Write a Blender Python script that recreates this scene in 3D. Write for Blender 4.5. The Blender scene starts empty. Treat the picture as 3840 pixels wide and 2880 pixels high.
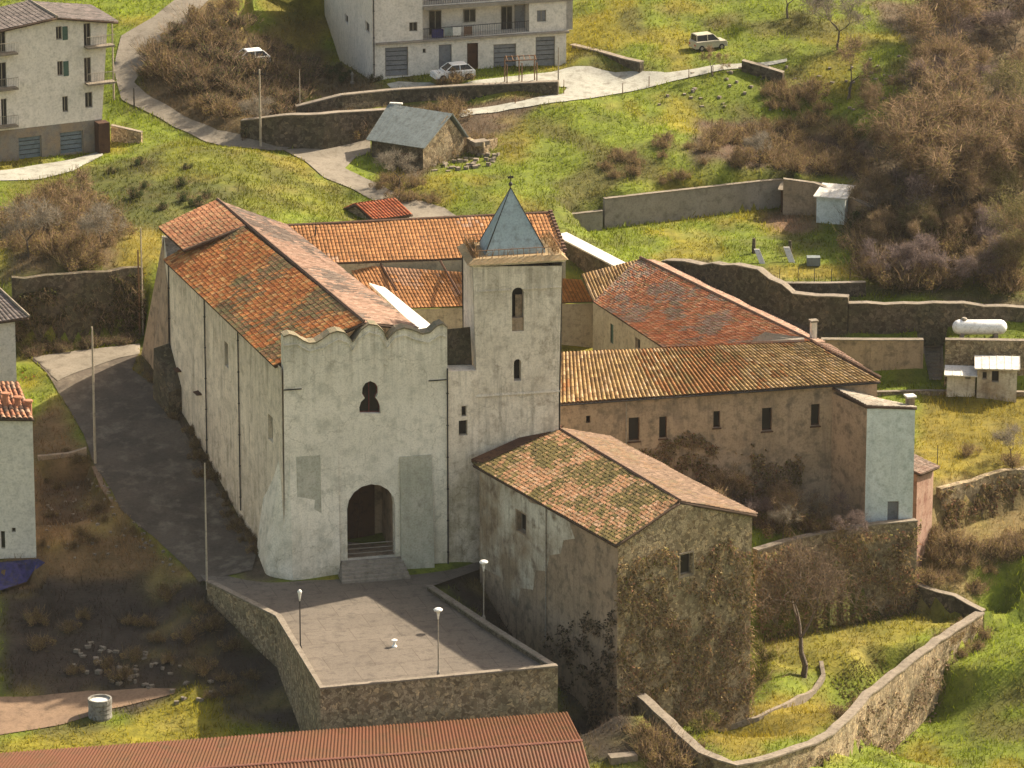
import bpy, math, random
import numpy as np
from mathutils import Vector
from mathutils.geometry import delaunay_2d_cdt
random.seed(7); RNG = np.random.default_rng(7)
S = bpy.context.scene
COL = S.collection

# ---------------------------------------------------------------- camera
CW, F, CX, CY, ZC = 2212.0, 11000.0, 1106.0, 829.5, 120.3
TH = math.radians(17.0); CT, ST = math.cos(TH), math.sin(TH)
cd = bpy.data.cameras.new('camera'); cam = bpy.data.objects.new('camera', cd); COL.objects.link(cam)
cd.sensor_width = 36.0; cd.lens = 36.0 * F / CW; cd.clip_start = 1.0; cd.clip_end = 4000.0
cam.location = (0, 0, ZC); cam.rotation_euler = (math.radians(90 - 17.0), 0, 0)
S.camera = cam
# ---------------------------------------------------------------- sky, sun, exposure
SUN_AZ = math.atan2(0.85, 0.53)          # from +Y towards +X
SUN_EL = math.radians(40.5)
w = bpy.data.worlds.new('World'); S.world = w; w.use_nodes = True
nt = w.node_tree; bg = nt.nodes['Background']
sky = nt.nodes.new('ShaderNodeTexSky'); sky.sky_type = 'NISHITA'; sky.sun_disc = False
sky.sun_elevation = SUN_EL; sky.sun_rotation = SUN_AZ; sky.dust_density = 3.0; sky.ozone_density = 0.6; sky.air_density = 1.0
wb = nt.nodes.new('ShaderNodeMix'); wb.data_type = 'RGBA'; wb.blend_type = 'MULTIPLY'; wb.inputs[0].default_value = 1.0; wb.inputs[7].default_value = (1.14, 1.0, .80, 1)   # warm white balance
nt.links.new(sky.outputs[0], wb.inputs[6]); nt.links.new(wb.outputs[2], bg.inputs[0]); bg.inputs[1].default_value = 0.115
sd = bpy.data.lights.new('sun', 'SUN'); sd.energy = 4.7; sd.angle = math.radians(0.6); sd.color = (1.0, 0.88, 0.70)
sun = bpy.data.objects.new('sun', sd); COL.objects.link(sun)
sv = Vector((math.sin(SUN_AZ) * math.cos(SUN_EL), math.cos(SUN_AZ) * math.cos(SUN_EL), math.sin(SUN_EL)))
sun.rotation_euler = sv.to_track_quat('Z', 'Y').to_euler(); sun.location = (60, 300, 150)
S.view_settings.view_transform = 'Standard'; S.view_settings.look = 'None'; S.view_settings.gamma = 1.0
S.view_settings.exposure = 1.25
S.view_settings.use_curve_mapping = False
S.cycles.max_bounces = 5

# ---------------------------------------------------------------- pixel <-> world
def ray(u, v):
    x = (u - CX) / F; dn = (v - CY) / F
    return np.array((x, CT - dn * ST, -ST - dn * CT))
def P(u, v, z):
    d = ray(u, v); t = (z - ZC) / d[2]
    return Vector((d[0] * t, d[1] * t, z))
def PY(u, v, y):
    d = ray(u, v); t = y / d[1]
    return Vector((d[0] * t, y, ZC + d[2] * t))
def zat(v, y):
    dn = (v - CY) / F
    return ZC - y * (ST + dn * CT) / (CT - dn * ST)
def proj(p):
    wz = p[2] - ZC; dep = p[1] * CT - wz * ST; up = p[1] * ST + wz * CT
    return CX + F * p[0] / dep, CY - F * up / dep

# ---------------------------------------------------------------- terrain heights
cps = []
def cp(u, v, z, zt=None):
    p = P(u, v, z); cps.append((p.x, p.y, z if zt is None else zt))
for a in [  # church surroundings and street
    (575,1262,0),(750,1250,0),(930,1240,0),(1040,1222,-.2),(445,1250,-.1),(400,1230,0),(500,1130,.9),(400,1120,1.3),(330,1000,3),(250,1000,3),
    (430,985,3.4),(300,880,4.9),(340,850,5.4),(205,1000,3),(150,880,4.9),(200,800,6),(250,770,6.4),(75,785,6.5),(300,745,6.6),(180,745,6.8),
    (60,800,6),(100,1000,3.1),(200,1150,1.2),(300,1150,.8),(90,1230,-.3),(0,1290,-1.5),(200,1250,-.6),(150,1330,-2.2),(330,1290,-1),(0,1400,-3),(200,1420,-3.4),
    (400,1420,-2.8),(300,1490,-4.2),(460,1330,-1.4),(520,1400,-2.6),(550,1480,-4),(640,1575,-5),(520,1580,-5.2),(400,1530,-4.9),(300,1545,-5),(100,1540,-5),
    (0,1600,-5.2),(200,1610,-5.6),(450,1659,-6),(900,1600,-6),(1200,1560,-6),(500,1620,-5.8),
    # ravine and front house
    (1060,1250,-1),(1110,1310,-2.8),(1150,1380,-3.8),(1220,1470,-5),(1260,1530,-5.5),(1300,1600,-6.5),(1380,1640,-8),(1340,1550,-4.5),(1000,1262,-.4),
    # garden
    (1400,1530,-4.2),(1480,1590,-5.2),(1510,1560,-5.6),(1590,1635,-6.3),(1600,1560,-6.2),(1700,1590,-6.6),(1800,1540,-6.9),(1700,1450,-6.7),(1850,1420,-7),(1950,1400,-7.1),
    (2000,1340,-7),(2050,1340,-7.1),(1750,1380,-6.9),(1900,1330,-7),(1660,1400,-6.6),(1980,1310,-7),
    # outside of the garden wall
    (2150,1360,-8.6),(2000,1500,-10.5),(1950,1560,-11.2),(1850,1640,-11.8),(1600,1700,-11),(2100,1600,-11.4),(2200,1500,-9.5),(2200,1300,-6.2),(2120,1240,-4.8),(2212,1200,-3.9),(2090,1285,-5.5),
    (2010,1220,-3.2),(2060,1180,-3.4),(2200,1150,-3.3),
    # right hand fields
    (2100,1020,-.3),(2050,1045,-.4),(2200,1000,-.2),(2100,950,.2),(2000,950,0),(2000,880,.9),(2100,860,1.1),(2200,850,1.2),(1900,850,1.2),(2010,825,1.4),
    (1800,830,1.3),(1850,726,4.4),(1980,727,4.5),(2110,729,4.8),(2200,722,4.9),(1990,740,4.2),
    (1880,640,6),(1950,650,6.1),(2100,645,6.4),(2212,640,6.6),(1750,592,7),(1850,590,7),(1680,575,7.3),(1650,600,6.8),(1500,555,7.8),
    (1300,505,8.2),(1420,540,7.9),(1500,480,8.2),(1600,520,8),(1640,462,8.3),(1700,480,8.1),(1800,495,7.9),(1880,540,7.6),
    (1850,440,9.7),(1700,378,11),(1660,380,11),(1500,400,10.9),(1350,420,10.9),(1220,452,10.7),(1760,400,10.3),(1950,450,9.6),(2100,450,9.8),(2200,500,9.2),
    (1100,350,12.4),(1250,400,11.2),(1000,440,11),(960,400,11.7),(1000,340,12.4),(1100,290,13.1),
    (1220,300,13),(1400,300,13.2),(1550,340,12.6),(1550,250,13.4),(1700,270,12.6),(1650,330,11.4),(1800,330,11.2),(1880,300,12.4),(2000,330,12),
    (1400,220,14.4),(1600,190,14.9),(1750,150,15.8),(1900,200,15),(2100,200,15),(1500,100,16.7),(1600,90,17),(1700,20,18.6),(2000,60,17.6),(2200,60,17.8),(1300,30,18.6),(1400,0,19.4),
    (1020,245,14.1),(1150,228,14.5),(1220,215,14.8),(1400,178,15.3),(1550,150,16),(1300,170,15.3),(1240,130,16.2),(1380,120,16.8),
    # apartment terrace
    (1000,180,15.4),(1100,172,15.4),(1200,165,15.4),(850,178,15.2),(1222,142,15.6),(940,170,15.3),(760,180,14.6),(700,150,14.2),(690,195,14.3),(900,190,15),(820,192,14.9),(1150,178,15.3),
    (760,214,14.3),(850,222,14.1),(1000,222,14.1),(1200,210,14.6),(640,240,14.2),(740,243,14.1),
    # bank and roads upper left
    (600,322,12.9),(700,320,12.9),(800,306,13),(640,345,12.8),(500,316,13),(700,390,12),(760,430,11.3),(850,440,10.9),(960,470,10.4),(850,400,11.6),(850,360,12.2),(912,362,12.2),(1000,332,12.5),
    (440,300,13.3),(380,270,13.8),(300,230,14.5),(260,170,15.7),(260,120,17),(330,60,18.5),(440,0,20),(330,150,16.4),(420,200,15.6),(500,250,14.8),(560,280,14),(450,120,17.4),(560,130,16.8),(600,50,18.6),(650,180,15.1),
    (530,200,15.4),
    (240,240,14),(230,300,13.3),(220,330,13.1),(120,345,13),(0,360,13),(0,390,12.9),(150,375,12.9),(0,430,12.4),(120,440,12.3),(240,400,12.9),
    (350,300,13.5),(450,315,13.9),(560,330,13.6),(400,360,13.8),(500,400,13.2),(620,400,12.6),(700,440,11.9),(740,475,11.3),(600,450,12.5),(300,450,12.8),(450,440,13),(350,520,12.2),(200,520,12.1),(100,500,12.2),(0,520,11.9),
    (320,565,11.9),(200,578,11.9),(80,590,11.7),(330,480,12.6),
    ]:
    cp(*a)
for a in [  # x, y, z under and round the buildings, and beyond the frame
    (-14,375,6.6),(-20,372,6),(-8,350,1),(0,360,1.5),(10,372,2),(5,380,3),(-5,380,6),(0,396,9.8),(5,400,9.6),(-12,398,11),(10,398,8.2),(16,380,3.2),(24,366,1.6),(22,392,4.6),(14,398,6.8),
    (6,355,0),(12,356.5,0),(18,358,0),(23,358,0),(20,354.3,-.1),(27,353.5,0),(30,356,-.3),(30,352,-1),(34,352,-3),(9,352.5,-.3),(14,351,-.6),(24,353,0),(18,351.8,-.4),(26,352.6,-.1),
    (18,348.5,-6.6),(22,349.4,-6.8),(26,350.6,-6.9),(8,338,-2),(12,343,-2),
    (-8,333,-2),(-6,341,-1.5),(-2,336,-3),(-12,340,-1.2),(0,330,-5),
    (-60,350,0),(60,350,-4),(-60,420,15),(60,420,10),(-60,320,-7),(60,320,-14),(0,305,-12),(-40,290,-12),(40,290,-18),
    (0,520,28),(-80,520,34),(80,520,26),(0,640,62),(-120,640,66),(120,640,60),(-140,430,22),(140,430,18),(-140,340,6),(140,340,-6),
    (0,200,-30),(-150,200,-24),(150,200,-30),(0,60,-20),(0,1000,190),(-700,1000,200),(700,1000,190),(0,1500,240),(-700,400,60),(700,400,60),(-700,0,10),(700,0,10),(0,-200,40)]:
    cps.append(a)
C = np.array(cps); 
D = np.hypot(C[:, None, 0] - C[None, :, 0], C[:, None, 1] - C[None, :, 1])
N = len(C); A = np.zeros((N + 3, N + 3)); A[:N, :N] = -D + 0.0 * np.eye(N) - np.eye(N) * 0.35
A[:N, N] = 1; A[:N, N + 1:] = C[:, :2] / 100; A[N, :N] = 1; A[N + 1:, :N] = C[:, :2].T / 100
W = np.linalg.solve(A, np.concatenate([C[:, 2], np.zeros(3)]))
gx = np.concatenate([np.arange(-900, -80, 20.), np.arange(-80, 80.01, .5), np.arange(100, 901, 20.)])
gy = np.concatenate([np.arange(-240, 290, 15.), np.arange(290, 520.01, .5), np.arange(535, 1500, 25.)])
GX, GY = np.meshgrid(gx, gy)
GZ = np.zeros(GX.shape) + W[N] + W[N + 1] * GX / 100 + W[N + 2] * GY / 100
for i in range(N):
    GZ -= W[i] * np.hypot(GX - C[i, 0], GY - C[i, 1])
K = GZ.copy()
for _ in range(2):
    K[1:-1, 1:-1] = (GZ[1:-1, 1:-1] * 2 + GZ[:-2, 1:-1] + GZ[2:, 1:-1] + GZ[1:-1, :-2] + GZ[1:-1, 2:]) / 6; GZ = K.copy()
def vnoise(x, y, s, seed=0):
    r = np.random.default_rng(seed).random((97, 97)); xx = np.asarray(x) / s + 500; yy = np.asarray(y) / s + 500
    i = np.floor(xx).astype(int); j = np.floor(yy).astype(int); a = xx - i; b = yy - j
    a = a * a * (3 - 2 * a); b = b * b * (3 - 2 * b)
    g = lambda p, q: r[p % 97, q % 97]
    return (g(i, j) * (1 - a) + g(i + 1, j) * a) * (1 - b) + (g(i, j + 1) * (1 - a) + g(i + 1, j + 1) * a) * b - .5
GZ = GZ + .22 * vnoise(GX, GY, 4, 1) + .10 * vnoise(GX, GY, 1.6, 2)
def level(pts, f, z=None, up=False):
    """cut (or fill) the ground inside a polygon given at the level's own height"""
    global GZ
    poly = [tuple(P(u, v, zz)[:2]) for u, v, zz in pts]; k = inpoly(GX, GY, poly); zz = f(GX, GY) + .06 * vnoise(GX, GY, 2.2, 9)
    GZ = np.where(k, np.maximum(GZ, zz) if up else np.minimum(GZ, zz), GZ)
def inpoly(x, y, poly):
    x = np.asarray(x); y = np.asarray(y); c = np.zeros(x.shape, bool); n = len(poly)
    for i in range(n):
        x1, y1 = poly[i][0], poly[i][1]; x2, y2 = poly[i - 1][0], poly[i - 1][1]
        if y1 == y2: continue
        c ^= ((y1 > y) != (y2 > y)) & (x < (x2 - x1) * (y - y1) / (y2 - y1) + x1)
    return c
level([(1212,500,8.2),(1306,490,8.2),(1640,450,8.2),(1700,444,8.2),(1760,452,8.2),(1845,470,8.0),(1850,520,8),(1640,545,8),(1500,560,8),(1380,580,8),(1222,510,8)], lambda x, y: 8.15 + 0 * x)
level([(1772,823,1.2),(1993,825,1.2),(2000,822,1.2),(2038,822,1.2),(2040,838,1.2),(2290,842,1.2),(2290,900,1),(1900,870,1),(1780,850,1)], lambda x, y: 1.15 + 0 * x)
level([(1776,735,4.25),(1993,735,4.25),(1993,722,4.4),(1838,722,4.4)], lambda x, y: 4.2 + 0 * x, up=True)
level([(2040,736,4.7),(2240,736,4.7),(2240,722,4.8),(2040,722,4.8)], lambda x, y: 4.72 + 0 * x, up=True)
level([(1330,1230,0),(1636,1196,0),(1700,1178,0),(1800,1157,0),(1900,1142,0),(1955,1150,-1.5),(1955,1255,-4.6),(1990,1268,-4.9),(2060,1290,-5.4),(2122,1322,-6.1),(2128,1328,-5.6),(2030,1386,-5.6),(1920,1470,-5.6),(1880,1502,-5.6),(1832,1556,-5.5),(1760,1606,-5.3),(1680,1634,-5.1),(1590,1655,-4.8),(1510,1625,-4.3),(1440,1560,-3.5),(1372,1500,-2.9)], lambda x, y: -6.9 + np.clip((336 - y) * .12, 0, 2) + np.clip((11 - x) * .3, 0, 2.4))
level([(20,800,-1.2)]*0 + [(-100,1275,-1.3),(60,1250,-1.3),(100,1262,-1.3),(60,1330,-1.6),(-100,1340,-1.6)], lambda x, y: -1.5 + 0 * x)
level([(2124,1326,-6.2),(2030,1386,-6.1),(1920,1470,-6.1),(1880,1502,-6.1),(1832,1556,-6),(1760,1606,-5.8),(1700,1680,-9),(1760,1760,-12),(2400,1700,-12),(2400,1400,-9),(2300,1345,-8)], lambda x, y: -9.5 + (x - 25) * .17)
level([(1985,1130,-.3),(1955,1255,-4.3),(2060,1290,-5.1),(2122,1322,-5.7),(2300,1332,-5.8),(2300,1190,-3.5),(2010,1175,-3.1)], lambda x, y: -5.15 + (y - 358.2) * .45)
level([(2034,1056,-.2),(2079,1044,-.2),(2131,1029,-.1),(2212,1010,0),(2320,980,0),(2320,1190,-4.2),(2110,1195,-4.2),(2020,1160,-3.2)], lambda x, y: -3.9 + (y - 365) * .12)
level([(812,172,15.2),(760,192,14.8),(640,195,14.5),(540,160,15),(500,60,17),(560,-60,20),(760,-60,20),(800,60,15)], lambda x, y: 15.05 - (y - 435) * .115 + np.clip((-18 - x) * .42, 0, 9) + np.clip((y - 450) * .5, 0, 9))
level([(84,1030,2.0),(150,1022,2.2),(188,1010,2.6),(215,1080,1.4),(240,1120,1),(150,1140,1),(84,1140,1)], lambda x, y: .9 + (y - 355) * .12)
level([(1990,821,1.2),(2043,821,1.2),(2043,716,4.4),(1990,716,4.4)], lambda x, y: .7 + (y - 390.4) * .8)
level([(20,753,6.7),(60,748,6.8),(150,742,6.7),(240,732,6.6),(312,722,6.5),(335,790,6.2),(180,830,6.2),(20,850,6.2)], lambda x, y: 6.5 + (y - 384) * .05)
level([(1640,614,7.0),(1875,611,7.0),(1875,578,7.1),(1650,578,7.1)], lambda x, y: 7.0 + 0 * x, up=True)
def H(x, y):
    x = np.asarray(x, float); y = np.asarray(y, float)
    i = np.clip(np.searchsorted(gx, x) - 1, 0, len(gx) - 2); j = np.clip(np.searchsorted(gy, y) - 1, 0, len(gy) - 2)
    a = (x - gx[i]) / (gx[i + 1] - gx[i]); b = (y - gy[j]) / (gy[j + 1] - gy[j])
    return (GZ[j, i] * (1 - a) + GZ[j, i + 1] * a) * (1 - b) + (GZ[j + 1, i] * (1 - a) + GZ[j + 1, i + 1] * a) * b
def G(u, v):
    d = ray(u, v); ys = np.arange(300, 560, .15); t = ys / d[1]
    dz = ZC + d[2] * t - H(d[0] * t, ys)
    k = np.where(dz < 0)[0]; k = k[0] if len(k) else len(ys) - 1
    return Vector((d[0] * t[k], ys[k], float(H(d[0] * t[k], ys[k]))))
def inpoly(x, y, poly):
    x = np.asarray(x); y = np.asarray(y); c = np.zeros(x.shape, bool); n = len(poly)
    for i in range(n):
        x1, y1 = poly[i][0], poly[i][1]; x2, y2 = poly[i - 1][0], poly[i - 1][1]
        if y1 == y2: continue
        c ^= ((y1 > y) != (y2 > y)) & (x < (x2 - x1) * (y - y1) / (y2 - y1) + x1)
    return c
def gp(pts): return [tuple(G(*p)[:2]) for p in pts]

# ---------------------------------------------------------------- materials
def mat(name, c1, c2=None, c3=None, s1=.35, s2=3.0, s3=14.0, rough=.9, bump=.3, mode='noise', streak=0.0, dark=None, stain=None, slab=0.0):
    """c1/c2 mix at a large scale, c3 specks at a fine scale; streak adds run-off marks; mode 'tone' multiplies the mesh's own colour"""
    m = bpy.data.materials.new(name); m.use_nodes = True; t = m.node_tree; n = t.nodes; L = t.links
    b = n['Principled BSDF']; b.inputs['Roughness'].default_value = rough
    if 'Specular IOR Level' in b.inputs: b.inputs['Specular IOR Level'].default_value = .25
    geo = n.new('ShaderNodeNewGeometry')
    def noise(scale, det=4, vec=None, ro=.6):
        q = n.new('ShaderNodeTexNoise'); q.inputs['Scale'].default_value = scale; q.inputs['Detail'].default_value = det; q.inputs['Roughness'].default_value = ro
        L.new(vec or geo.outputs['Position'], q.inputs['Vector']); return q.outputs[0]
    def ramp(x, a, bb):
        r = n.new('ShaderNodeMapRange'); r.inputs[1].default_value = a; r.inputs[2].default_value = bb; L.new(x, r.inputs[0]); return r.outputs[0]
    def mix(f, x, y, ty='MIX'):
        q = n.new('ShaderNodeMix'); q.data_type = 'RGBA'; q.blend_type = ty
        for i, val in ((0, f), (6, x), (7, y)):
            if hasattr(val, 'links') or isinstance(val, bpy.types.NodeSocket): L.new(val, q.inputs[i])
            elif i == 0: q.inputs[0].default_value = val
            else: q.inputs[i].default_value = (*val[:3], 1)
        return q.outputs[2]
    c2 = c2 or tuple(k * .75 for k in c1); c3 = c3 or tuple(k * .55 for k in c1)
    fine = noise(s3, 3)
    if mode == 'tone':
        at = n.new('ShaderNodeAttribute'); at.attribute_name = 'tone'
        col = mix(ramp(noise(s2), .35, .7), at.outputs['Color'], mix(1.0, at.outputs['Color'], c2, 'MULTIPLY'))
        col = mix(ramp(fine, .52, .75), col, mix(1.0, col, c3, 'MULTIPLY'))
    else:
        col = mix(ramp(noise(s1, 5), .38, .62), c1, c2)
        if mode == 'stone':
            nz = n.new('ShaderNodeTexNoise'); nz.inputs['Scale'].default_value = 2.3; nz.inputs['Detail'].default_value = 4; L.new(geo.outputs['Position'], nz.inputs['Vector'])
            va = n.new('ShaderNodeVectorMath'); va.operation = 'MULTIPLY_ADD'; va.inputs[1].default_value = (.7, .7, .7); L.new(nz.outputs['Color'], va.inputs[0]); L.new(geo.outputs['Position'], va.inputs[2])
            vo = n.new('ShaderNodeTexVoronoi'); vo.inputs['Scale'].default_value = s2; vo.inputs['Randomness'].default_value = 1; L.new(va.outputs[0], vo.inputs['Vector'])
            hs = n.new('ShaderNodeSeparateColor'); L.new(vo.outputs['Color'], hs.inputs[0])
            col = mix(ramp(hs.outputs[0], .2, 1.0), col, mix(1.0, col, (.38, .34, .30), 'MULTIPLY')); col = mix(ramp(hs.outputs[1], .75, 1.0), col, mix(1.0, col, (1.5, 1.4, 1.25), 'MULTIPLY'))
            v2 = n.new('ShaderNodeTexVoronoi'); v2.feature = 'DISTANCE_TO_EDGE'; v2.inputs['Scale'].default_value = s2; L.new(va.outputs[0], v2.inputs['Vector'])
            col = mix(ramp(v2.outputs[0], .06, .0), col, c3)
            col = mix(ramp(fine, .55, .75), col, c3)
        else:
            col = mix(ramp(noise(s2, 5), .5, .72), col, c3)
            col = mix(ramp(fine, .45, .9), col, mix(1.0, col, (.6, .58, .55), 'MULTIPLY'))
    if streak:
        mp = n.new('ShaderNodeMapping'); mp.inputs['Scale'].default_value = (1.6, 1.6, .16); L.new(geo.outputs['Position'], mp.inputs['Vector'])
        col = mix(ramp(noise(1.1, 6, mp.outputs[0], .75), .5, .74), col, mix(streak, col, dark or (.16, .14, .11)))
        col = mix(ramp(noise(.45, 6, None, .7), .56, .72), col, mix(streak * .55, col, dark or (.16, .14, .11)))
    if stain:     # old run-off marks under the top edge and rising damp at the foot; (z foot, z damp end, z run-off start, z top)
        sp = n.new('ShaderNodeSeparateXYZ'); L.new(geo.outputs['Position'], sp.inputs[0])
        mp = n.new('ShaderNodeMapping'); mp.inputs['Scale'].default_value = (2.6, 2.6, .10); L.new(geo.outputs['Position'], mp.inputs['Vector'])
        def mul(x, y):
            q = n.new('ShaderNodeMath'); q.operation = 'MULTIPLY'; L.new(x, q.inputs[0]); L.new(y, q.inputs[1]) if not isinstance(y, float) else setattr(q.inputs[1], 'default_value', y); return q.outputs[0]
        col = mix(mul(mul(ramp(sp.outputs[2], stain[2], stain[3]), ramp(noise(1.2, 5, mp.outputs[0], .7), .40, .66)), .62), col, mix(1.0, col, (.42, .39, .33), 'MULTIPLY'))
        col = mix(mul(mul(ramp(sp.outputs[2], stain[1], stain[0]), ramp(noise(.9, 5), .34, .60)), .60), col, mix(1.0, col, (.50, .46, .36), 'MULTIPLY'))
        v3 = n.new('ShaderNodeTexVoronoi'); v3.feature = 'DISTANCE_TO_EDGE'; v3.inputs['Scale'].default_value = .23; nz3 = n.new('ShaderNodeTexNoise'); nz3.inputs['Scale'].default_value = 1.6; nz3.inputs['Detail'].default_value = 6; L.new(geo.outputs['Position'], nz3.inputs['Vector'])
        va3 = n.new('ShaderNodeVectorMath'); va3.operation = 'MULTIPLY_ADD'; va3.inputs[1].default_value = (1.4, 1.4, 1.4); L.new(nz3.outputs['Color'], va3.inputs[0]); L.new(geo.outputs['Position'], va3.inputs[2]); L.new(va3.outputs[0], v3.inputs['Vector'])
        col = mix(mul(ramp(v3.outputs[0], .012, .0), .45), col, mix(1.0, col, (.45, .42, .36), 'MULTIPLY'))
    if slab:
        bt = n.new('ShaderNodeTexBrick'); bt.inputs['Scale'].default_value = 1.0; bt.inputs['Brick Width'].default_value = slab; bt.inputs['Row Height'].default_value = slab * .8; bt.inputs['Mortar Size'].default_value = .025; bt.inputs['Color1'].default_value = (1, 1, 1, 1); bt.inputs['Color2'].default_value = (.86, .86, .86, 1); bt.inputs['Mortar'].default_value = (.55, .52, .48, 1)
        mp2 = n.new('ShaderNodeMapping'); mp2.inputs['Rotation'].default_value = (0, 0, -.28); L.new(geo.outputs['Position'], mp2.inputs['Vector']); L.new(mp2.outputs[0], bt.inputs['Vector']); col = mix(.8, col, mix(1.0, col, bt.outputs[0], 'MULTIPLY'))
    L.new(col, b.inputs['Base Color'])
    if bump:
        bp = n.new('ShaderNodeBump'); bp.inputs['Strength'].default_value = bump; bp.inputs['Distance'].default_value = .08
        L.new(fine, bp.inputs['Height']); L.new(bp.outputs[0], b.inputs['Normal'])
    return m
M = {}
M['ground'] = mat('ground', (1, 1, 1), (.55, .6, .5), (.55, .5, .42), s2=1.1, s3=5, mode='tone', bump=.8)
def leafmat():
    m = bpy.data.materials.new('leaf'); m.use_nodes = True; n = m.node_tree.nodes; L = m.node_tree.links; n.remove(n['Principled BSDF'])
    at = n.new('ShaderNodeAttribute'); at.attribute_name = 'tone'; a = n.new('ShaderNodeBsdfDiffuse'); b = n.new('ShaderNodeBsdfTranslucent'); mx = n.new('ShaderNodeMixShader'); mx.inputs[0].default_value = .45
    L.new(at.outputs['Color'], a.inputs[0]); L.new(at.outputs['Color'], b.inputs[0]); L.new(a.outputs[0], mx.inputs[1]); L.new(b.outputs[0], mx.inputs[2]); L.new(mx.outputs[0], n['Material Output'].inputs[0]); return m
M['leaf'] = leafmat()
M['tile'] = mat('tile', (1, 1, 1), (.7, .72, .7), (.6, .55, .5), s2=1.3, s3=9, mode='tone', bump=.3)
M['facade'] = mat('facade_plaster', (0.826, 0.749, 0.616), (0.717, 0.655, 0.534), (0.540, 0.499, 0.400), s1=.25, s2=1.0, s3=9, streak=.28, dark=(.26, .26, .20), stain=(0, 5, 12.5, 18.5))
M['damp'] = mat('damp_plaster', (0.502, 0.470, 0.376), (0.412, 0.395, 0.304), (0.323, 0.302, 0.232), s1=.5, s2=1.4, s3=8, streak=.5, dark=(.22, .23, .17))
M['nave'] = mat('nave_plaster', (0.783, 0.663, 0.507), (0.665, 0.558, 0.425), (0.475, 0.396, 0.295), s1=.3, s2=1.2, s3=8, streak=.8, dark=(.26, .21, .15), stain=(1, 7, 11, 16.5))
M['tower'] = mat('tower_plaster', (0.792, 0.697, 0.570), (0.693, 0.603, 0.480), (0.462, 0.385, 0.300), s1=.4, s2=1.5, s3=8, streak=.85, dark=(.27, .23, .18), stain=(6, 11, 17, 22.5))
M['brown'] = mat('brown_plaster', (0.389, 0.281, 0.185), (0.292, 0.211, 0.136), (0.151, 0.117, 0.081), s1=.35, s2=1.4, s3=7, streak=.7, dark=(.13, .10, .075))
M['court'] = mat('courtyard_plaster', (.42, .36, .25), (.32, .27, .19), (.2, .17, .12), streak=.5)
M['patchy'] = mat('patchy_plaster', (.66, .60, .48), (.30, .22, .14), (.17, .12, .08), s1=.22, s2=1.0, s3=7, streak=.7, dark=(.1, .08, .06))
M['blue'] = mat('pale_blue_plaster', (.62, .66, .64), (.56, .60, .57), (.40, .45, .42), s1=.7, s2=1.6, s3=8, streak=.4, dark=(.28, .33, .32))
M['pink'] = mat('pink_plaster', (.30, .20, .15), (.25, .15, .11), (.16, .07, .05), s1=.8, s2=1.5, s3=6, streak=.3)
M['stone'] = mat('rubble_stone', (0.375, 0.292, 0.182), (0.255, 0.210, 0.126), (0.105, 0.083, 0.056), s1=.5, s2=4.2, s3=9, mode='stone', bump=.8)
M['stone_dark'] = mat('dark_rubble', (0.132, 0.104, 0.071), (0.093, 0.084, 0.049), (0.043, 0.034, 0.024), s1=.4, s2=3.6, s3=8, mode='stone', bump=.8)
M['coping'] = mat('coping', (.24, .20, .155), (.19, .16, .12), (.11, .09, .07), s1=1.2, s2=3, s3=9)
M['concrete'] = mat('grey_concrete', (.30, .26, .21), (.25, .215, .17), (.17, .145, .11), s1=.4, s2=1.5, s3=8, streak=.3)
M['paving'] = mat('paving', (0.158, 0.132, 0.105), (0.139, 0.116, 0.092), (0.091, 0.076, 0.061), s1=.35, s2=1.2, s3=7, bump=.15, slab=3.2)
M['asphalt'] = mat('asphalt', (0.103, 0.082, 0.061), (0.067, 0.054, 0.041), (0.162, 0.134, 0.098), s1=.35, s2=.8, s3=5, bump=.4)
M['road'] = mat('pale_road', (0.210, 0.181, 0.140), (0.174, 0.151, 0.116), (0.123, 0.104, 0.078), s1=.3, s2=1.1, s3=6)
M['forecourt'] = mat('pale_concrete', (0.351, 0.345, 0.290), (0.299, 0.290, 0.246), (0.195, 0.179, 0.145), s1=.4, s2=1.2, s3=6)
M['dirt'] = mat('dirt_path', (.22, .145, .09), (.19, .125, .08), (.12, .08, .05), s1=.5, s2=1.4, s3=6)
M['beige'] = mat('beige_render', (.70, .63, .54), (.63, .57, .49), (.52, .47, .40), s1=.5, s2=2, s3=6, streak=.15)
M['white'] = mat('white_paint', (.62, .59, .53), (.55, .52, .47), (.42, .40, .35), s1=.6, s2=2, s3=8)
M['spire'] = mat('spire_sheet', (0.327, 0.402, 0.426), (0.276, 0.336, 0.351), (0.191, 0.224, 0.224), s1=.8, s2=2, s3=7, rough=.6, bump=.2)
M['slate'] = mat('blue_grey_sheet', (.20, .225, .215), (.165, .185, .175), (.11, .12, .11), s1=.9, s2=2, s3=6, rough=.6)
M['metal'] = mat('metal_roof', (0.097, 0.037, 0.010), (0.108, 0.035, 0.013), (0.068, 0.032, 0.008), s1=.35, s2=.9, s3=5, rough=.65, bump=.1, streak=.35, dark=(.07, .035, .02))
M['hall_tint'] = M['metal']
M['pinkline'] = mat('ridge_cap', (.26, .11, .075), (.22, .09, .06), rough=.8)
M['dark'] = mat('dark_opening', (.018, .014, .011), (.012, .01, .009), (.02, .015, .012), rough=.5, bump=0)
M['glass'] = mat('window_glass', (.035, .035, .035), (.02, .02, .022), (.06, .055, .05), rough=.15, bump=0)
M['frame'] = mat('window_frame', (.30, .26, .2), rough=.7, bump=0)
M['wood'] = mat('brown_wood', (0.088, 0.043, 0.022), (0.061, 0.030, 0.018), (0.039, 0.020, 0.013))
M['redwood'] = mat('red_wood', (.14, .035, .03), (.1, .03, .025))
M['shutter'] = mat('green_shutter', (.07, .12, .09), (.05, .09, .07))
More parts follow.
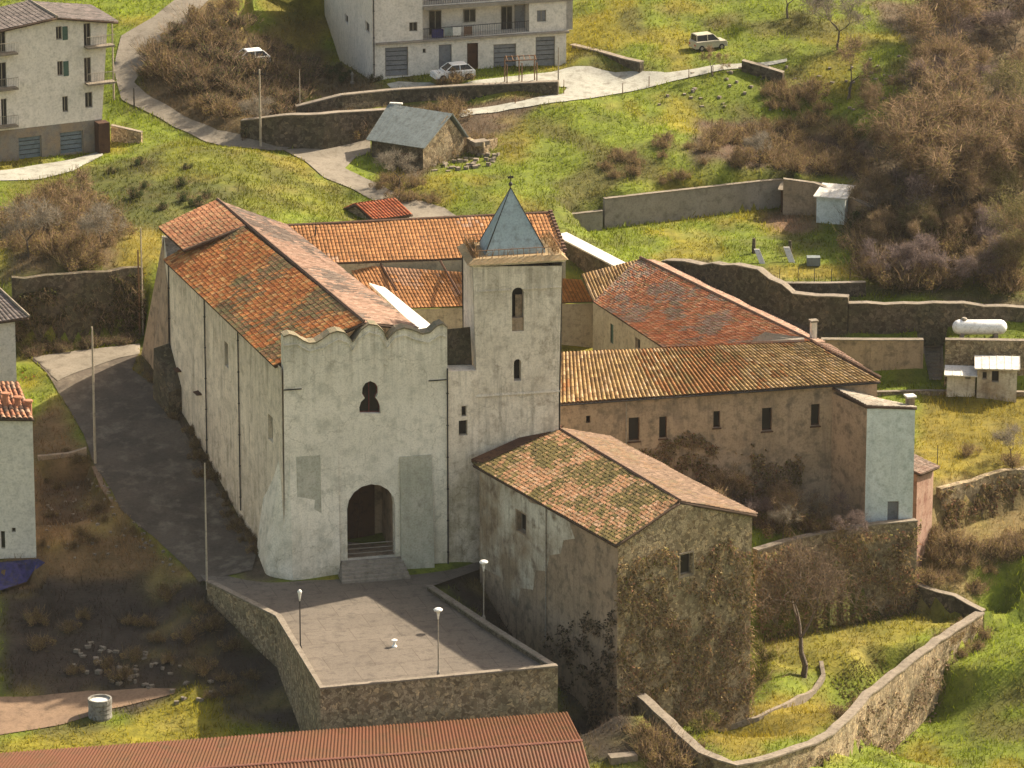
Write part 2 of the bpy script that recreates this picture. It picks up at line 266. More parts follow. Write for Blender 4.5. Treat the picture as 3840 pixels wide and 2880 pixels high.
M['garage'] = mat('garage_door', (.22, .22, .22), (.18, .18, .19), (.13, .13, .13))
M['garage2'] = mat('garage_door_blue', (.17, .2, .22), (.14, .17, .18), (.1, .12, .12))
M['ochre'] = mat('ochre_base', (.24, .18, .12), (.2, .18, .15), (.15, .13, .12), s1=.8, s2=2)
M['pole'] = mat('pole_concrete', (.42, .36, .27), (.34, .28, .2), rough=.8, bump=0)
M['pole_rust'] = mat('pole_wood', (.22, .12, .06), (.16, .09, .05), rough=.8, bump=0)
M['iron'] = mat('dark_iron', (.035, .032, .03), rough=.6, bump=0)
M['lamp'] = mat('lamp_white', (.85, .82, .76), (.8, .77, .7), rough=.4, bump=0)
M['bark'] = mat('bark', (0.136, 0.102, 0.076), (0.088, 0.071, 0.054), (0.048, 0.041, 0.032), s1=2, s2=5, bump=.4)
M['carpaint'] = mat('white_car_paint', (.8, .79, .75), (.78, .77, .73), (.7, .69, .65), rough=.3, bump=0)
M['carpaint2'] = mat('beige_car_paint', (0.420, 0.381, 0.285), (0.385, 0.354, 0.273), (0.280, 0.252, 0.186), rough=.4, bump=0)
M['tyre'] = mat('rubber', (.02, .02, .02), rough=.9, bump=0)
M['tank'] = mat('tank_white', (.82, .82, .8), (.74, .74, .72), (.5, .48, .45), rough=.4, bump=0)
M['rust'] = mat('weathered_barrel', (.28, .27, .24), (.18, .17, .15), (.1, .09, .07), s1=2, s2=5)
M['bluepaint'] = mat('blue_tarp', (0.054, 0.048, 0.156), (0.030, 0.030, 0.072), (0.072, 0.060, 0.072), s1=2)
M['red'] = mat('red_panel', (.45, .06, .05), (.35, .05, .04))

# ---------------------------------------------------------------- mesh helpers
OFF = {}
def tag(o, label=None, cat=None, group=None, kind=None):
    if label: o['label'] = label
    if cat: o['category'] = cat
    if group: o['group'] = group
    if kind: o['kind'] = kind
    return o
def empty(name, loc, label, cat, group=None):
    o = bpy.data.objects.new(name, None); COL.objects.link(o); o.location = loc; o.empty_display_size = .5
    OFF[o.name] = Vector(loc); return tag(o, label, cat, group)
def link(name, me, m, parent=None):
    if m: me.materials.append(m)
    o = bpy.data.objects.new(name, me); COL.objects.link(o)
    if parent is not None:
        o.parent = parent; OFF[o.name] = OFF.get(parent.name, Vector((0, 0, 0)))
    else: OFF[o.name] = Vector((0, 0, 0))
    return o
def npmesh(name, V, Fq, tone=None, smooth=False):
    """V (n,3) floats, Fq (m,k) ints, tone (m,3) face colours"""
    me = bpy.data.meshes.new(name); V = np.asarray(V, np.float32); Fq = np.asarray(Fq, np.int32); m, k = Fq.shape
    me.vertices.add(len(V)); me.vertices.foreach_set('co', V.ravel())
    me.loops.add(m * k); me.loops.foreach_set('vertex_index', Fq.ravel())
    me.polygons.add(m); me.polygons.foreach_set('loop_start', np.arange(0, m * k, k, dtype=np.int32))
    me.polygons.foreach_set('loop_total', np.full(m, k, np.int32))
    if smooth: me.polygons.foreach_set('use_smooth', np.ones(m, bool))
    me.update(calc_edges=True)
    if tone is not None:
        a = me.attributes.new('tone', 'FLOAT_COLOR', 'FACE'); c = np.ones((m, 4), np.float32); c[:, :3] = tone; a.data.foreach_set('color', c.ravel())
    return me
class MB:
    def __init__(s): s.v = []; s.f = []
    def add(s, vs, fs):
        b = len(s.v); s.v += [Vector(p) for p in vs]; s.f += [tuple(b + i for i in f) for f in fs]; return s
    def quad(s, a, b, c, d): return s.add([a, b, c, d], [(0, 1, 2, 3)])
    def hexa(s, lo, hi):   # two rings of equal length
        n = len(lo); s.add(list(lo) + list(hi), [tuple(range(n - 1, -1, -1)), tuple(range(n, 2 * n))] + [(i, (i + 1) % n, n + (i + 1) % n, n + i) for i in range(n)]); return s
    def box(s, c, sx, sy, sz, rot=0.0):   # centre of the base
        ca, sa = math.cos(rot), math.sin(rot); q = []
        for dx, dy in ((-1, -1), (1, -1), (1, 1), (-1, 1)):
            x, y = dx * sx / 2, dy * sy / 2; q.append((c[0] + x * ca - y * sa, c[1] + x * sa + y * ca))
        return s.hexa([(x, y, c[2]) for x, y in q], [(x, y, c[2] + sz) for x, y in q])
    def tube(s, p0, p1, r0, r1=None, n=8, cap=True):
        p0, p1 = Vector(p0), Vector(p1); r1 = r0 if r1 is None else r1; d = (p1 - p0).normalized()
        a = d.orthogonal().normalized(); b = d.cross(a)
        lo = [p0 + (a * math.cos(t) + b * math.sin(t)) * r0 for t in [2 * math.pi * i / n for i in range(n)]]
        hi = [p1 + (a * math.cos(t) + b * math.sin(t)) * r1 for t in [2 * math.pi * i / n for i in range(n)]]
        if cap: return s.hexa(lo, hi)
        return s.add(lo + hi, [(i, (i + 1) % n, n + (i + 1) % n, n + i) for i in range(n)])
    def lathe(s, c, prof, n=16):
        vs = []; fs = []
        for r, z in prof: vs += [(c[0] + r * math.cos(2 * math.pi * i / n), c[1] + r * math.sin(2 * math.pi * i / n), c[2] + z) for i in range(n)]
        for k in range(len(prof) - 1): fs += [(k * n + i, k * n + (i + 1) % n, (k + 1) * n + (i + 1) % n, (k + 1) * n + i) for i in range(n)]
        fs += [tuple(range(n - 1, -1, -1)), tuple((len(prof) - 1) * n + i for i in range(n))]
        return s.add(vs, fs)
    def build(s, name, m, parent=None, smooth=False):
        off = OFF.get(parent.name, Vector((0, 0, 0))) if parent is not None else Vector((0, 0, 0))
        me = bpy.data.meshes.new(name); me.from_pydata([tuple(p - off) for p in s.v], [], s.f)
        if smooth:
            for p in me.polygons: p.use_smooth = True
        me.update(); return link(name, me, m, parent)
def V3(p, z=0.0): return Vector((p[0], p[1], z))

class Pl:
    """vertical wall plane from A to B (A on the left as the camera sees it); s runs from A, off is outward"""
    def __init__(s, A, B):
        s.A = Vector((A[0], A[1])); s.B = Vector((B[0], B[1])); s.L = (s.B - s.A).length; s.d = (s.B - s.A) / s.L; s.n = Vector((s.d.y, -s.d.x))
    def px(s, u, v):
        r = ray(u, v); k = s.A.dot(s.n) / (r[0] * s.n.x + r[1] * s.n.y)
        return ((Vector((r[0] * k, r[1] * k)) - s.A).dot(s.d), ZC + r[2] * k)
    def pt(s, a, z, off=0.0):
        q = s.A + s.d * a + s.n * off; return Vector((q.x, q.y, z))
    def rect(s, u0, v0, u1, v1):
        a, zt = s.px(u0, (v0 + v1) / 2)[0], s.px((u0 + u1) / 2, v0)[1]; b, zb = s.px(u1, (v0 + v1) / 2)[0], s.px((u0 + u1) / 2, v1)[1]
        return [(a, zb), (b, zb), (b, zt), (a, zt)]
def arch(r, k=8, full=1.0):
    (a, zb), (b, _), (_, zt), _ = r; rad = (b - a) / 2; c = (a + b) / 2; sp = zt - rad * full
    return [(a, zb), (b, zb)] + [(c + rad * math.cos(t), sp + rad * full * math.sin(t)) for t in [math.pi * i / k for i in range(k + 1)]]
def face(mb, pl, outline, holes=(), depth=.25, off=0.0, back=None):
    pts = []; edges = []
    for ring in [outline] + list(holes):
        b = len(pts); pts += [Vector(p) for p in ring]; n = len(ring); edges += [(b + i, b + (i + 1) % n) for i in range(n)]
    vv, _, ff, *_ = delaunay_2d_cdt(pts, edges, [], 0, 1e-5)
    tri = []
    for f in ff:
        c = sum((vv[i] for i in f), Vector((0, 0))) / len(f)
        if inpoly(np.array([c.x]), np.array([c.y]), outline)[0] and not any(inpoly(np.array([c.x]), np.array([c.y]), h)[0] for h in holes): tri.append(tuple(f))
    mb.add([pl.pt(p.x, p.y, off) for p in vv], tri)
    if back is not None:
        mb.add([pl.pt(p.x, p.y, back) for p in vv], [t[::-1] for t in tri])
        n = len(outline)
        for i in range(n):
            p, q = outline[i], outline[(i + 1) % n]; mb.quad(pl.pt(*p, off), pl.pt(*q, off), pl.pt(*q, back), pl.pt(*p, back))
    for h in holes:
        n = len(h)
        for i in range(n):
            p, q = h[i], h[(i + 1) % n]; mb.quad(pl.pt(*p, off), pl.pt(*q, off), pl.pt(*q, off - depth), pl.pt(*p, off - depth))
def ring(mb, pl, poly, wd, off, th=.05):
    """frame bars along the inside of an opening"""
    n = len(poly); c = (sum(p[0] for p in poly) / n, sum(p[1] for p in poly) / n)
    def ins(p, k):
        dx, dy = c[0] - p[0], c[1] - p[1]; l = math.hypot(dx, dy) or 1; return (p[0] + dx / l * k, p[1] + dy / l * k)
    for i in range(n):
        p, q = poly[i], poly[(i + 1) % n]; p2, q2 = ins(p, wd * 1.3), ins(q, wd * 1.3)
        mb.hexa([pl.pt(*a, off - th) for a in (p, q, q2, p2)], [pl.pt(*a, off) for a in (p, q, q2, p2)])
def window(root, pl, poly, depth=.25, name='window', fm='frame', pm='glass', mull=True, off=0.0, sill=False, label=None):
    mb = MB(); ring(mb, pl, poly, .07, off - depth + .06)
    a = min(p[0] for p in poly); b = max(p[0] for p in poly); z0 = min(p[1] for p in poly); z1 = max(p[1] for p in poly)
    if mull:
        c = (a + b) / 2; mb.hexa([pl.pt(c - .035, z0, off - depth + .01), pl.pt(c + .035, z0, off - depth + .01), pl.pt(c + .035, z1 - .05, off - depth + .01), pl.pt(c - .035, z1 - .05, off - depth + .01)],
                                 [pl.pt(c - .035, z0, off - depth + .055), pl.pt(c + .035, z0, off - depth + .055), pl.pt(c + .035, z1 - .05, off - depth + .055), pl.pt(c - .035, z1 - .05, off - depth + .055)])
    if sill:
        mb.hexa([pl.pt(a - .08, z0 - .1, off - .0), pl.pt(b + .08, z0 - .1, off), pl.pt(b + .08, z0 - .1, off + .09), pl.pt(a - .08, z0 - .1, off + .09)],
                [pl.pt(a - .08, z0 - .01, off), pl.pt(b + .08, z0 - .01, off), pl.pt(b + .08, z0 - .01, off + .09), pl.pt(a - .08, z0 - .01, off + .09)])
    o = mb.build(name, M[fm], root)
    if label: o['label'] = label
    pb = MB(); n = len(poly); pb.add([pl.pt(*p, off - depth) for p in poly], [tuple(range(n))]); pb.build('pane', M[pm], o)
    return o
def tone_pick(n, pal, rng):
    wts = np.array([p[1] for p in pal], float); idx = rng.choice(len(pal), n, p=wts / wts.sum()); c = np.array([p[0] for p in pal])[idx]; av = (np.array([p[0] for p in pal]) * (wts / wts.sum())[:, None]).sum(0)
    return (c * .72 + av * .28) * (0.78 + .44 * rng.random((n, 1)))
def roof(name, root, a, b, c, d, pal, pitch=.30, row=.42, amp=.07, jit=.05, pal2=None, patch=3.0, seed=1, bottom=.16, m='tile', thr=0.0, label=None):
    """barrel tile slope: a-b ridge, d-c eave"""
    rng = np.random.default_rng(seed); a, b, c, d = [np.array(p, float) for p in (a, b, c, d)]
    off = np.array(OFF.get(root.name, (0, 0, 0))) if root is not None else np.zeros(3)
    nc = max(2, int(round((np.linalg.norm(b - a) + np.linalg.norm(c - d)) / 2 / pitch))); nr = max(2, int(round((np.linalg.norm(d - a) + np.linalg.norm(c - b)) / 2 / row)))
    nrm = np.cross(c - a, b - d); nrm /= np.linalg.norm(nrm)
    if nrm[2] < 0: nrm = -nrm
    prof = np.array([0, .8, 1.0, .8, 0]); xs = np.array([0.0, .2, .42, .64, .84])
    ci = np.arange(nc)[:, None, None, None]; ri = np.arange(nr)[None, :, None, None]; k = np.arange(2)[None, None, :, None]
    jc = rng.random((nc, 1, 1, 1)) * jit * 3 + rng.random((nc, nr, 1, 1)) * jit
    s = (ci + xs[None, None, None, :] + (rng.random((nc, nr, 1, 1)) - .5) * jit) / nc + 0 * (ri + k); s = np.clip(s, 0, 1)
    t = np.clip((ri + k * 1.04 + jc * .5) / nr, 0, 1) + 0 * s
    hgt = amp * prof[None, None, None, :] + .035 * k + .02 * rng.random((nc, nr, 1, 1)) + 0 * s
    sag = .10 * vnoise(s * nc * pitch, t * nr * row, 2.2, seed)
    top = a + (b - a) * s[..., None]; bot = d + (c - d) * s[..., None]
    Pp = top + (bot - top) * t[..., None] + nrm * (hgt + sag + .05)[..., None]
    V = Pp.reshape(-1, 3) - off
    base = (np.arange(nc * nr) * 10)[:, None]
    q = np.array([[i, i + 1, i + 6, i + 5] for i in range(4)]).reshape(1, 4, 4)
    Fq = (base[:, None, :] + q).reshape(-1, 4)
    tn = tone_pick(nc * nr, pal, rng)
    if pal2 is not None:
        ss = (np.arange(nc)[:, None] * pitch + 0 * np.arange(nr)[None]).ravel(); tt = (np.arange(nr)[None] * row + 0 * np.arange(nc)[:, None]).ravel()
        f = vnoise(ss, tt, patch, seed + 5) + .5 * vnoise(ss, tt, patch / 2.5, seed + 6) + .35 * (rng.random(nc * nr) - .5)
        t2 = tone_pick(nc * nr, pal2, rng); tn = np.where((f > thr)[:, None], t2, tn)
    o = link(name, npmesh(name, V, Fq, np.repeat(tn, 4, 0)), M[m], root)
    if label: o['label'] = label
    # boards under the tiles, following the same (slightly twisted) surface
    g = 9; t_ = np.linspace(0, 1, g); ss_, tt_ = np.meshgrid(t_, t_); tp__ = a + (b - a) * ss_[..., None]; bt__ = d + (c - d) * ss_[..., None]; G0 = tp__ + (bt__ - tp__) * tt_[..., None]
    up_ = (G0 + nrm * .03).reshape(-1, 3); dn_ = (G0 - nrm * bottom).reshape(-1, 3); ix = np.arange(g * g).reshape(g, g)
    qs = np.stack([ix[:-1, :-1], ix[1:, :-1], ix[1:, 1:], ix[:-1, 1:]], -1).reshape(-1, 4); K_ = g * g
    bd_ = np.concatenate([ix[0, :], ix[1:, -1], ix[-1, -2::-1], ix[-2::-1, 0]]); sk = np.stack([bd_[:-1], bd_[1:], bd_[1:] + K_, bd_[:-1] + K_], -1)
    link('roof_boards', npmesh('roof_boards', np.concatenate([up_, dn_]) - off, np.concatenate([qs, qs[:, ::-1] + K_, sk])), M['roofdeck'], o)
    return o
M['roofdeck'] = mat('roof_deck', (.10, .065, .045), (.075, .05, .035), rough=.95, bump=0)
def caps(name, root, pts, r=.13, pal=None, seg=.42, seed=3):
    """ridge tiles laid end to end"""
    rng = np.random.default_rng(seed); mb = MB()
    for p, q in zip(pts[:-1], pts[1:]):
        p, q = Vector(p), Vector(q); n = max(1, int((q - p).length / seg))
        for i in range(n):
            a, b = p.lerp(q, i / n), p.lerp(q, (i + 1.08) / n); mb.tube(a + Vector((0, 0, .03)), b + Vector((0, 0, .03)), r, r * .86, 6, True)
    return mb.build(name, M['captile'], root)
M['captile'] = mat('ridge_tile', (.16, .09, .06), (.12, .075, .05), (.07, .05, .035), s1=1.5, s2=4, s3=9)
def cards(name, Cn, Dr, L, Wd, tone, m, root=None, sub=None):
    """thin leaf / twig blades as one mesh"""
    n = len(Cn); Dr = Dr / (np.linalg.norm(Dr, axis=1, keepdims=True) + 1e-9); r = RNG.normal(size=(n, 3)); sd_ = np.cross(Dr, r); sd_ /= (np.linalg.norm(sd_, axis=1, keepdims=True) + 1e-9)
    L = np.broadcast_to(L, n)[:, None]; Wd = np.broadcast_to(Wd, n)[:, None]
    p0 = Cn - sd_ * Wd / 2; p1 = Cn + sd_ * Wd / 2; p2 = Cn + Dr * L + sd_ * Wd * .22; p3 = Cn + Dr * L - sd_ * Wd * .22
    V = np.stack([p0, p1, p2, p3], 1).reshape(-1, 3)
    if root is not None: V = V - np.array(OFF.get(root.name, (0, 0, 0)))
    return link(name, npmesh(name, V, np.arange(4 * n).reshape(-1, 4), tone), m, root)
def leafcards(name, Cn, size, tone, m, root=None):
    n = len(Cn); a = RNG.normal(size=(n, 3)); return cards(name, Cn, a, size, size * .8, tone, m, root)
# ================================================================ GROUND
GREEN = (.140, .172, .012); YEL = (.18, .14, .014); OLIVE = (.105, .10, .02); SCRUB = (.125, .085, .042); SOIL = (.09, .06, .036); DRY = (.19, .14, .06); DARKG = (.085, .092, .016)
zones = []   # world polygon, colour, softness
def zone(px, col, soft=1.0): zones.append((gp(px), col, soft))
zone([(0,620),(0,400),(250,350),(420,290),(760,440),(760,480),(480,470),(350,590)], (.14,.148,.013), 1.0)
zone([(0,620),(0,470),(150,400),(270,430),(250,560),(300,590)], SCRUB, 1.2)
zone([(180,360),(330,330),(330,400),(520,390),(500,470),(300,520),(180,460)], DARKG, 1.5)
zone([(250,600),(260,500),(340,500),(352,600)], YEL, 1)
zone([(310,100),(440,0),(700,0),(700,150),(840,190),(700,320),(440,300),(300,230)], SCRUB, .8)
zone([(430,70),(470,0),(700,0),(700,95),(500,85)], (.22,.16,.03), 1)
zone([(640,205),(840,200),(860,235),(640,240)], (.13,.14,.02), .5)
zone([(860,230),(1240,205),(1010,320),(900,400),(800,330)], SOIL, .6)
zone([(1500,260),(1740,245),(1880,300),(1900,390),(1700,385),(1500,370)], (.085,.052,.034), .8)
zone([(1430,400),(1310,420),(1220,455),(1200,400),(1280,330),(1130,270),(1180,250),(1400,350)], OLIVE, .8)
zone([(1870,0),(2250,0),(2250,700),(1860,640),(1830,480),(1880,300),(2000,160)], (.12,.085,.05), 1.5)
zone([(1830,480),(2250,500),(2250,660),(1860,640)], OLIVE, .8)
zone([(1640,460),(1770,455),(1770,500),(1700,510),(1640,480)], (.22,.13,.075), .4)
zone([(1650,575),(1870,575),(1870,612),(1640,612)], (.22,.175,.02), .4)
zone([(1980,850),(2250,850),(2250,1010),(2030,1060),(1975,1040)], YEL, .8)
zone([(1975,1120),(2030,1060),(2250,1000),(2250,1170),(2100,1260),(2120,1330),(1960,1290)], (.17,.125,.05), 1)
zone([(1500,1600),(1600,1560),(1780,1480),(1800,1560),(1600,1640)], YEL, .8)
zone([(1640,1330),(2000,1290),(2080,1340),(1850,1450),(1650,1450)], (.17,.15,.018), .8)
zone([(40,940),(120,850),(190,980),(245,1080),(330,1165),(410,1250),(420,1270),(200,1280),(0,1290)], (.18,.11,.05), .6)
zone([(84,1030),(190,1012),(240,1120),(84,1140)], (.09,.055,.03), .3)
zone([(0,1270),(240,1250),(430,1255),(620,1420),(680,1590),(0,1500)], (.05,.037,.028), .6)  # soil darkened to paint in the deep shade of the hollow
zone([(0,1600),(240,1580),(380,1490),(440,1485),(510,1580),(450,1700),(0,1700)], (.2,.17,.015), .4)
zone([(300,760),(330,780),(390,860),(470,1000),(600,1200),(600,1265),(520,1260),(420,1060),(300,830)], (.10,.07,.045), .3)
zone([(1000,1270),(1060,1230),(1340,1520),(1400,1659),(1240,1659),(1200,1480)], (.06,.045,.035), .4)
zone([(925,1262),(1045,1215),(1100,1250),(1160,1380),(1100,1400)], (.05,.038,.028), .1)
zone([(1440,560),(1640,585),(1720,640),(1850,650),(1850,730),(1600,720),(1400,640)], (.09,.065,.045), .4)
xs_, ys_ = GX, GY
TN = np.zeros(GX.shape + (3,)); TN[:] = GREEN
n1 = vnoise(GX, GY, 7, 11) + .6 * vnoise(GX, GY, 2.5, 12)
TN = np.where((n1 > .22)[..., None], np.array((.19, .165, .015)), TN)
TN = np.where(((vnoise(GX, GY, 5, 13) + .7 * vnoise(GX, GY, 1.8, 14)) > .32)[..., None], np.array(OLIVE), TN)
ZW = {}
nzx = 1.6 * vnoise(GX, GY, 3, 21) + .8 * vnoise(GX, GY, 1.2, 22); nzy = 1.6 * vnoise(GX, GY, 3, 23) + .8 * vnoise(GX, GY, 1.2, 24)
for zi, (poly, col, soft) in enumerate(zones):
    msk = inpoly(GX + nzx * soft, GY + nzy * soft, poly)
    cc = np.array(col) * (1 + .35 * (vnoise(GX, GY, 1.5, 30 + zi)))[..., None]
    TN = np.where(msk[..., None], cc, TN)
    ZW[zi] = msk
sp_ = vnoise(GX, GY, 1.5, 61) + .7 * vnoise(GX, GY, .7, 62); TN = np.where((sp_ > .34)[..., None], TN * .55 + np.array((.13, .09, .035)) * .25, TN)
TN = np.where((vnoise(GX, GY, 2.1, 63) + .6 * vnoise(GX, GY, .9, 64) > .36)[..., None], TN * .5 + np.array((.24, .19, .05)) * .5, TN)
ct_ = vnoise(GX * .16 + .25 * vnoise(GX, GY, 6, 65), GY, 1.0, 66) + .6 * vnoise(GX * .3, GY, .6, 67); TN = np.where((ct_ > .36)[..., None] & (GY > 395)[..., None], TN * .55 + np.array((.09, .065, .03)) * .3, TN)
TN *= (1 + .6 * vnoise(GX, GY, .8, 77))[..., None] * (1 + .3 * vnoise(GX, GY, 12, 78))[..., None]
ny, nx = GX.shape
idx = np.arange(ny * nx).reshape(ny, nx)
Fq = np.stack([idx[:-1, :-1], idx[:-1, 1:], idx[1:, 1:], idx[1:, :-1]], -1).reshape(-1, 4)
V = np.stack([GX, GY, GZ], -1).reshape(-1, 3)
for _ in range(2): TN[1:-1, 1:-1] = (TN[1:-1, 1:-1] * 2 + TN[:-2, 1:-1] + TN[2:, 1:-1] + TN[1:-1, :-2] + TN[1:-1, 2:]) / 6
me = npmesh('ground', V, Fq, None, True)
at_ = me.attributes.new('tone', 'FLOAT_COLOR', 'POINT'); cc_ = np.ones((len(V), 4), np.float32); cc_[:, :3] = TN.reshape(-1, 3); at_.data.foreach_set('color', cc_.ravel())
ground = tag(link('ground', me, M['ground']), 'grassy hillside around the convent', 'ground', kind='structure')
def groundcol(x, y):
    i = np.clip(np.searchsorted(gx, x) - 1, 0, nx - 2); j = np.clip(np.searchsorted(gy, y) - 1, 0, ny - 2); return TN[j, i]

nograss = []   # world polygons where nothing grows
def drape(name, pts, m, label=None, dz=.06, step=.6, world=False, cat=None, flat=None, avoid=True):
    poly = pts if world else gp(pts)
    if avoid: nograss.append(poly)
    b = []
    for i in range(len(poly)):
        p, q = Vector(poly[i]), Vector(poly[(i + 1) % len(poly)]); n = max(1, int((q - p).length / step)); b += [p.lerp(q, k / n) for k in range(n)]
    ed = [(i, (i + 1) % len(b)) for i in range(len(b))]
    xs = np.arange(min(p.x for p in b), max(p.x for p in b), step); ys = np.arange(min(p.y for p in b), max(p.y for p in b), step)
    mx, my = np.meshgrid(xs, ys); mx = mx.ravel(); my = my.ravel(); k = inpoly(mx, my, poly)
    pts2 = b + [Vector((x, y)) for x, y in zip(mx[k], my[k])]
    vv, _, ff, *_ = delaunay_2d_cdt(pts2, ed, [], 0, 1e-4)
    X = np.array([p.x for p in vv]); Y = np.array([p.y for p in vv]); Z = H(X, Y) + dz if flat is None else np.full(X.shape, flat)
    ff = [f for f in ff if len(f) == 3]; f = np.array(ff); cx = X[f].mean(1); cy = Y[f].mean(1); f = f[inpoly(cx, cy, poly)]
    o = link(name, npmesh(name, np.stack([X, Y, Z], 1), f, None, True), m)
    tag(o, label, cat, kind='structure'); return o
drape('street', [(300,765),(285,800),(372,860),(380,905),(440,1015),(560,1175),(545,1235),(430,1262),(400,1225),(330,1160),(262,1105),(240,1060),(205,1010),(180,940),(115,830),(66,776),(160,762),(303,744)], M['asphalt'], 'dark asphalt street beside the church', dz=.07)
drape('sunlit_stretch', [(70,774),(160,761),(303,745),(302,768),(260,775),(125,828),(110,815)], M['road'], 'sunlit top stretch of the street, brightness put in as paler paving', dz=.11)  # paler patch laid over the street paints in its sunlit stretch
drape('upper_road', [(395,-10),(470,-10),(395,60),(320,125),(290,180),(330,215),(400,255),(470,285),(560,303),(640,316),(612,327),(540,322),(445,308),(395,284),(330,250),(262,218),(245,150),(262,80),(330,40)], M['road'], 'pale road climbing the hill behind the left houses', dz=.08)
drape('lane', [(610,325),(700,322),(800,302),(800,330),(765,345),(745,365),(820,400),(870,425),(960,452),(1005,475),(960,490),(880,485),(850,455),(760,410),(700,385)], M['road'], 'grey lane curving behind the convent', dz=.08)
drape('lower_road', [(-20,372),(60,362),(160,345),(222,326),(222,338),(160,370),(90,388),(-20,394)], M['forecourt'], 'pale road below the left block of flats', dz=.08)
drape('forecourt', [(1000,186),(1060,172),(1220,150),(1240,147),(1275,145),(1330,160),(1440,160),(1600,140),(1700,128),(1700,136),(1600,150),(1450,178),(1330,205),(1220,222),(1100,238),(1000,255),(985,250),(1010,238),(1120,222),(1215,205),(1225,190),(1100,183)], M['forecourt'], 'white concrete forecourt and path of the block of flats', dz=.08)
drape('forecourt_strip', [(835,184),(860,178),(930,180),(945,186),(880,194),(845,194)], M['forecourt'], 'small white concrete patch under the flats', dz=.08)
drape('dirt_path', [(-20,1510),(190,1496),(250,1495),(380,1490),(376,1503),(240,1535),(140,1565),(0,1590),(-20,1595)], M['dirt'], 'orange dirt path in the lower left yard', dz=.07)
drape('pavement', [(-20,1226),(82,1217),(98,1224),(72,1248),(0,1284),(-20,1290)], M['bluepaint'], 'blue painted apron at the foot of the grey house on the left', dz=.3)

# paved terrace in front of the church: one raised block
tb = [P(430,1238,0), P(450,1266,0), P(597,1340,0), P(692,1493,0), P(1205,1444,0), P(930,1268,0), P(1043,1228,0), P(1040,1200,0), P(960,1205,0), P(760,1218,0), P(600,1225,0), P(552,1232,0)]
tbm = MB(); tp = [(p.x, p.y) for p in tb]; nograss.append(tp)
drape('church_terrace', tp, M['paving'], 'paved terrace in front of the church', world=True, flat=.03, step=1.5)
def wall(name, label, pts, m='stone', th=.5, cop='coping', cat='wall', cov=.06, coph=.1, jag=0.0, thc=None, group=None, base=None, m2=None):
    """free-standing wall; pts = (x, y, zbottom, ztop) on its viewer side"""
    root = empty(name, (pts[0][0], pts[0][1], pts[0][2]), label, cat, group)
    mb = MB(); cb = MB(); rr = random.Random(len(label))
    fine = []
    for a, b in zip(pts[:-1], pts[1:]):
        L = math.hypot(b[0] - a[0], b[1] - a[1]); n = max(1, int(L / 1.2)) if jag else 1
        for i in range(n): fine.append([a[k] + (b[k] - a[k]) * i / n for k in range(4)])
    fine.append(list(pts[-1]))
    if jag:
        for f in fine[1:-1]: f[3] += (rr.random() - .6) * jag
    nrm = []
    for i in range(len(fine)):
        p, q = fine[max(0, i - 1)], fine[min(len(fine) - 1, i + 1)]; d = Vector((q[0] - p[0], q[1] - p[1])).normalized(); nrm.append(Vector((-d.y, d.x)))
    lo = []; 
    for f, n in zip(fine, nrm):
        lo.append((Vector((f[0], f[1], f[2])), Vector((f[0] + n.x * th, f[1] + n.y * th, f[2])), Vector((f[0], f[1], f[3])), Vector((f[0] + n.x * th, f[1] + n.y * th, f[3]))))
    for a, b in zip(lo[:-1], lo[1:]):
        mb.quad(a[0], b[0], b[2], a[2]); mb.quad(b[1], a[1], a[3], b[3]); mb.quad(a[2], b[2], b[3], a[3])
    mb.quad(lo[0][1], lo[0][0], lo[0][2], lo[0][3]); mb.quad(lo[-1][0], lo[-1][1], lo[-1][3], lo[-1][2])
    mb.build('wall_body', M[m], root)
    if cop:
        cr = []
        for f, n in zip(fine, nrm):
            a = Vector((f[0] - n.x * cov, f[1] - n.y * cov, f[3] + .003)); b = Vector((f[0] + n.x * (th + cov), f[1] + n.y * (th + cov), f[3] + .003)); cr.append((a, b))
        for (a, b), (c, d) in zip(cr[:-1], cr[1:]):
            cb.hexa([a, c, d, b], [p + Vector((0, 0, coph)) for p in (a, c, d, b)])
        cb.build('coping', M[cop], root)
    return root
def pw(pts, zb=None):
    """(u, v_top, z_top[, z_bottom]) -> wall points located through their top edge"""
    r = []
    for q in pts:
        p = P(q[0], q[1], q[2]); r.append((p.x, p.y, q[3] if len(q) > 3 else zb, q[2]))
    return r
def bwp(pts, dig=1.0):
    """(u, v_base, z_base, v_top)"""
    r = []
    for u, vb, zb, vt in pts:
        p = P(u, vb, zb); r.append((p.x, p.y, zb - dig, zat(vt, p.y)))
    return r
# terrace walls
tw = [P(447,1258,.5), P(597,1333,.55), P(692,1489,.45), P(1205,1441,.35)]
wall('retaining_wall', 'stone retaining wall holding up the left and front edge of the church terrace', [(p.x, p.y, -8, p.z) for p in tw], 'stone', .35, 'coping', coph=.12)
tw = [P(1203,1440,.33), P(1060,1350,.4), P(932,1266,.3)]
wall('parapet_wall', 'low stone parapet along the ravine side of the church terrace', [(p.x, p.y, -7, p.z) for p in tw], 'stone_dark', .35, 'coping', coph=.1)
wall('retaining_wall', 'dark earthy retaining wall under the round green mound on the left', bwp([(30,752,6.7,600),(60,748,6.8,598),(150,742,6.7,590),(240,732,6.6,585),(312,722,6.5,578)]), 'stone_dark', .6, None, jag=.3)
wall('retaining_wall', 'lower dark stone wall above the lane junction beside the barn', bwp([(520,308,13.1,262),(600,320,12.9,252),(700,322,12.9,247),(800,304,13,240),(870,290,13.1,236)]), 'stone_dark', .6, 'coping', coph=.08, jag=.15)
wall('retaining_wall', 'upper stone wall edging the terrace of the large block of flats', bwp([(640,246,14.2,232),(740,243,14.1,207),(850,224,14.1,196),(1000,222,14.1,187),(1120,214,14.3,182),(1205,208,14.7,178)]), 'stone_dark', .5, 'coping', coph=.1)
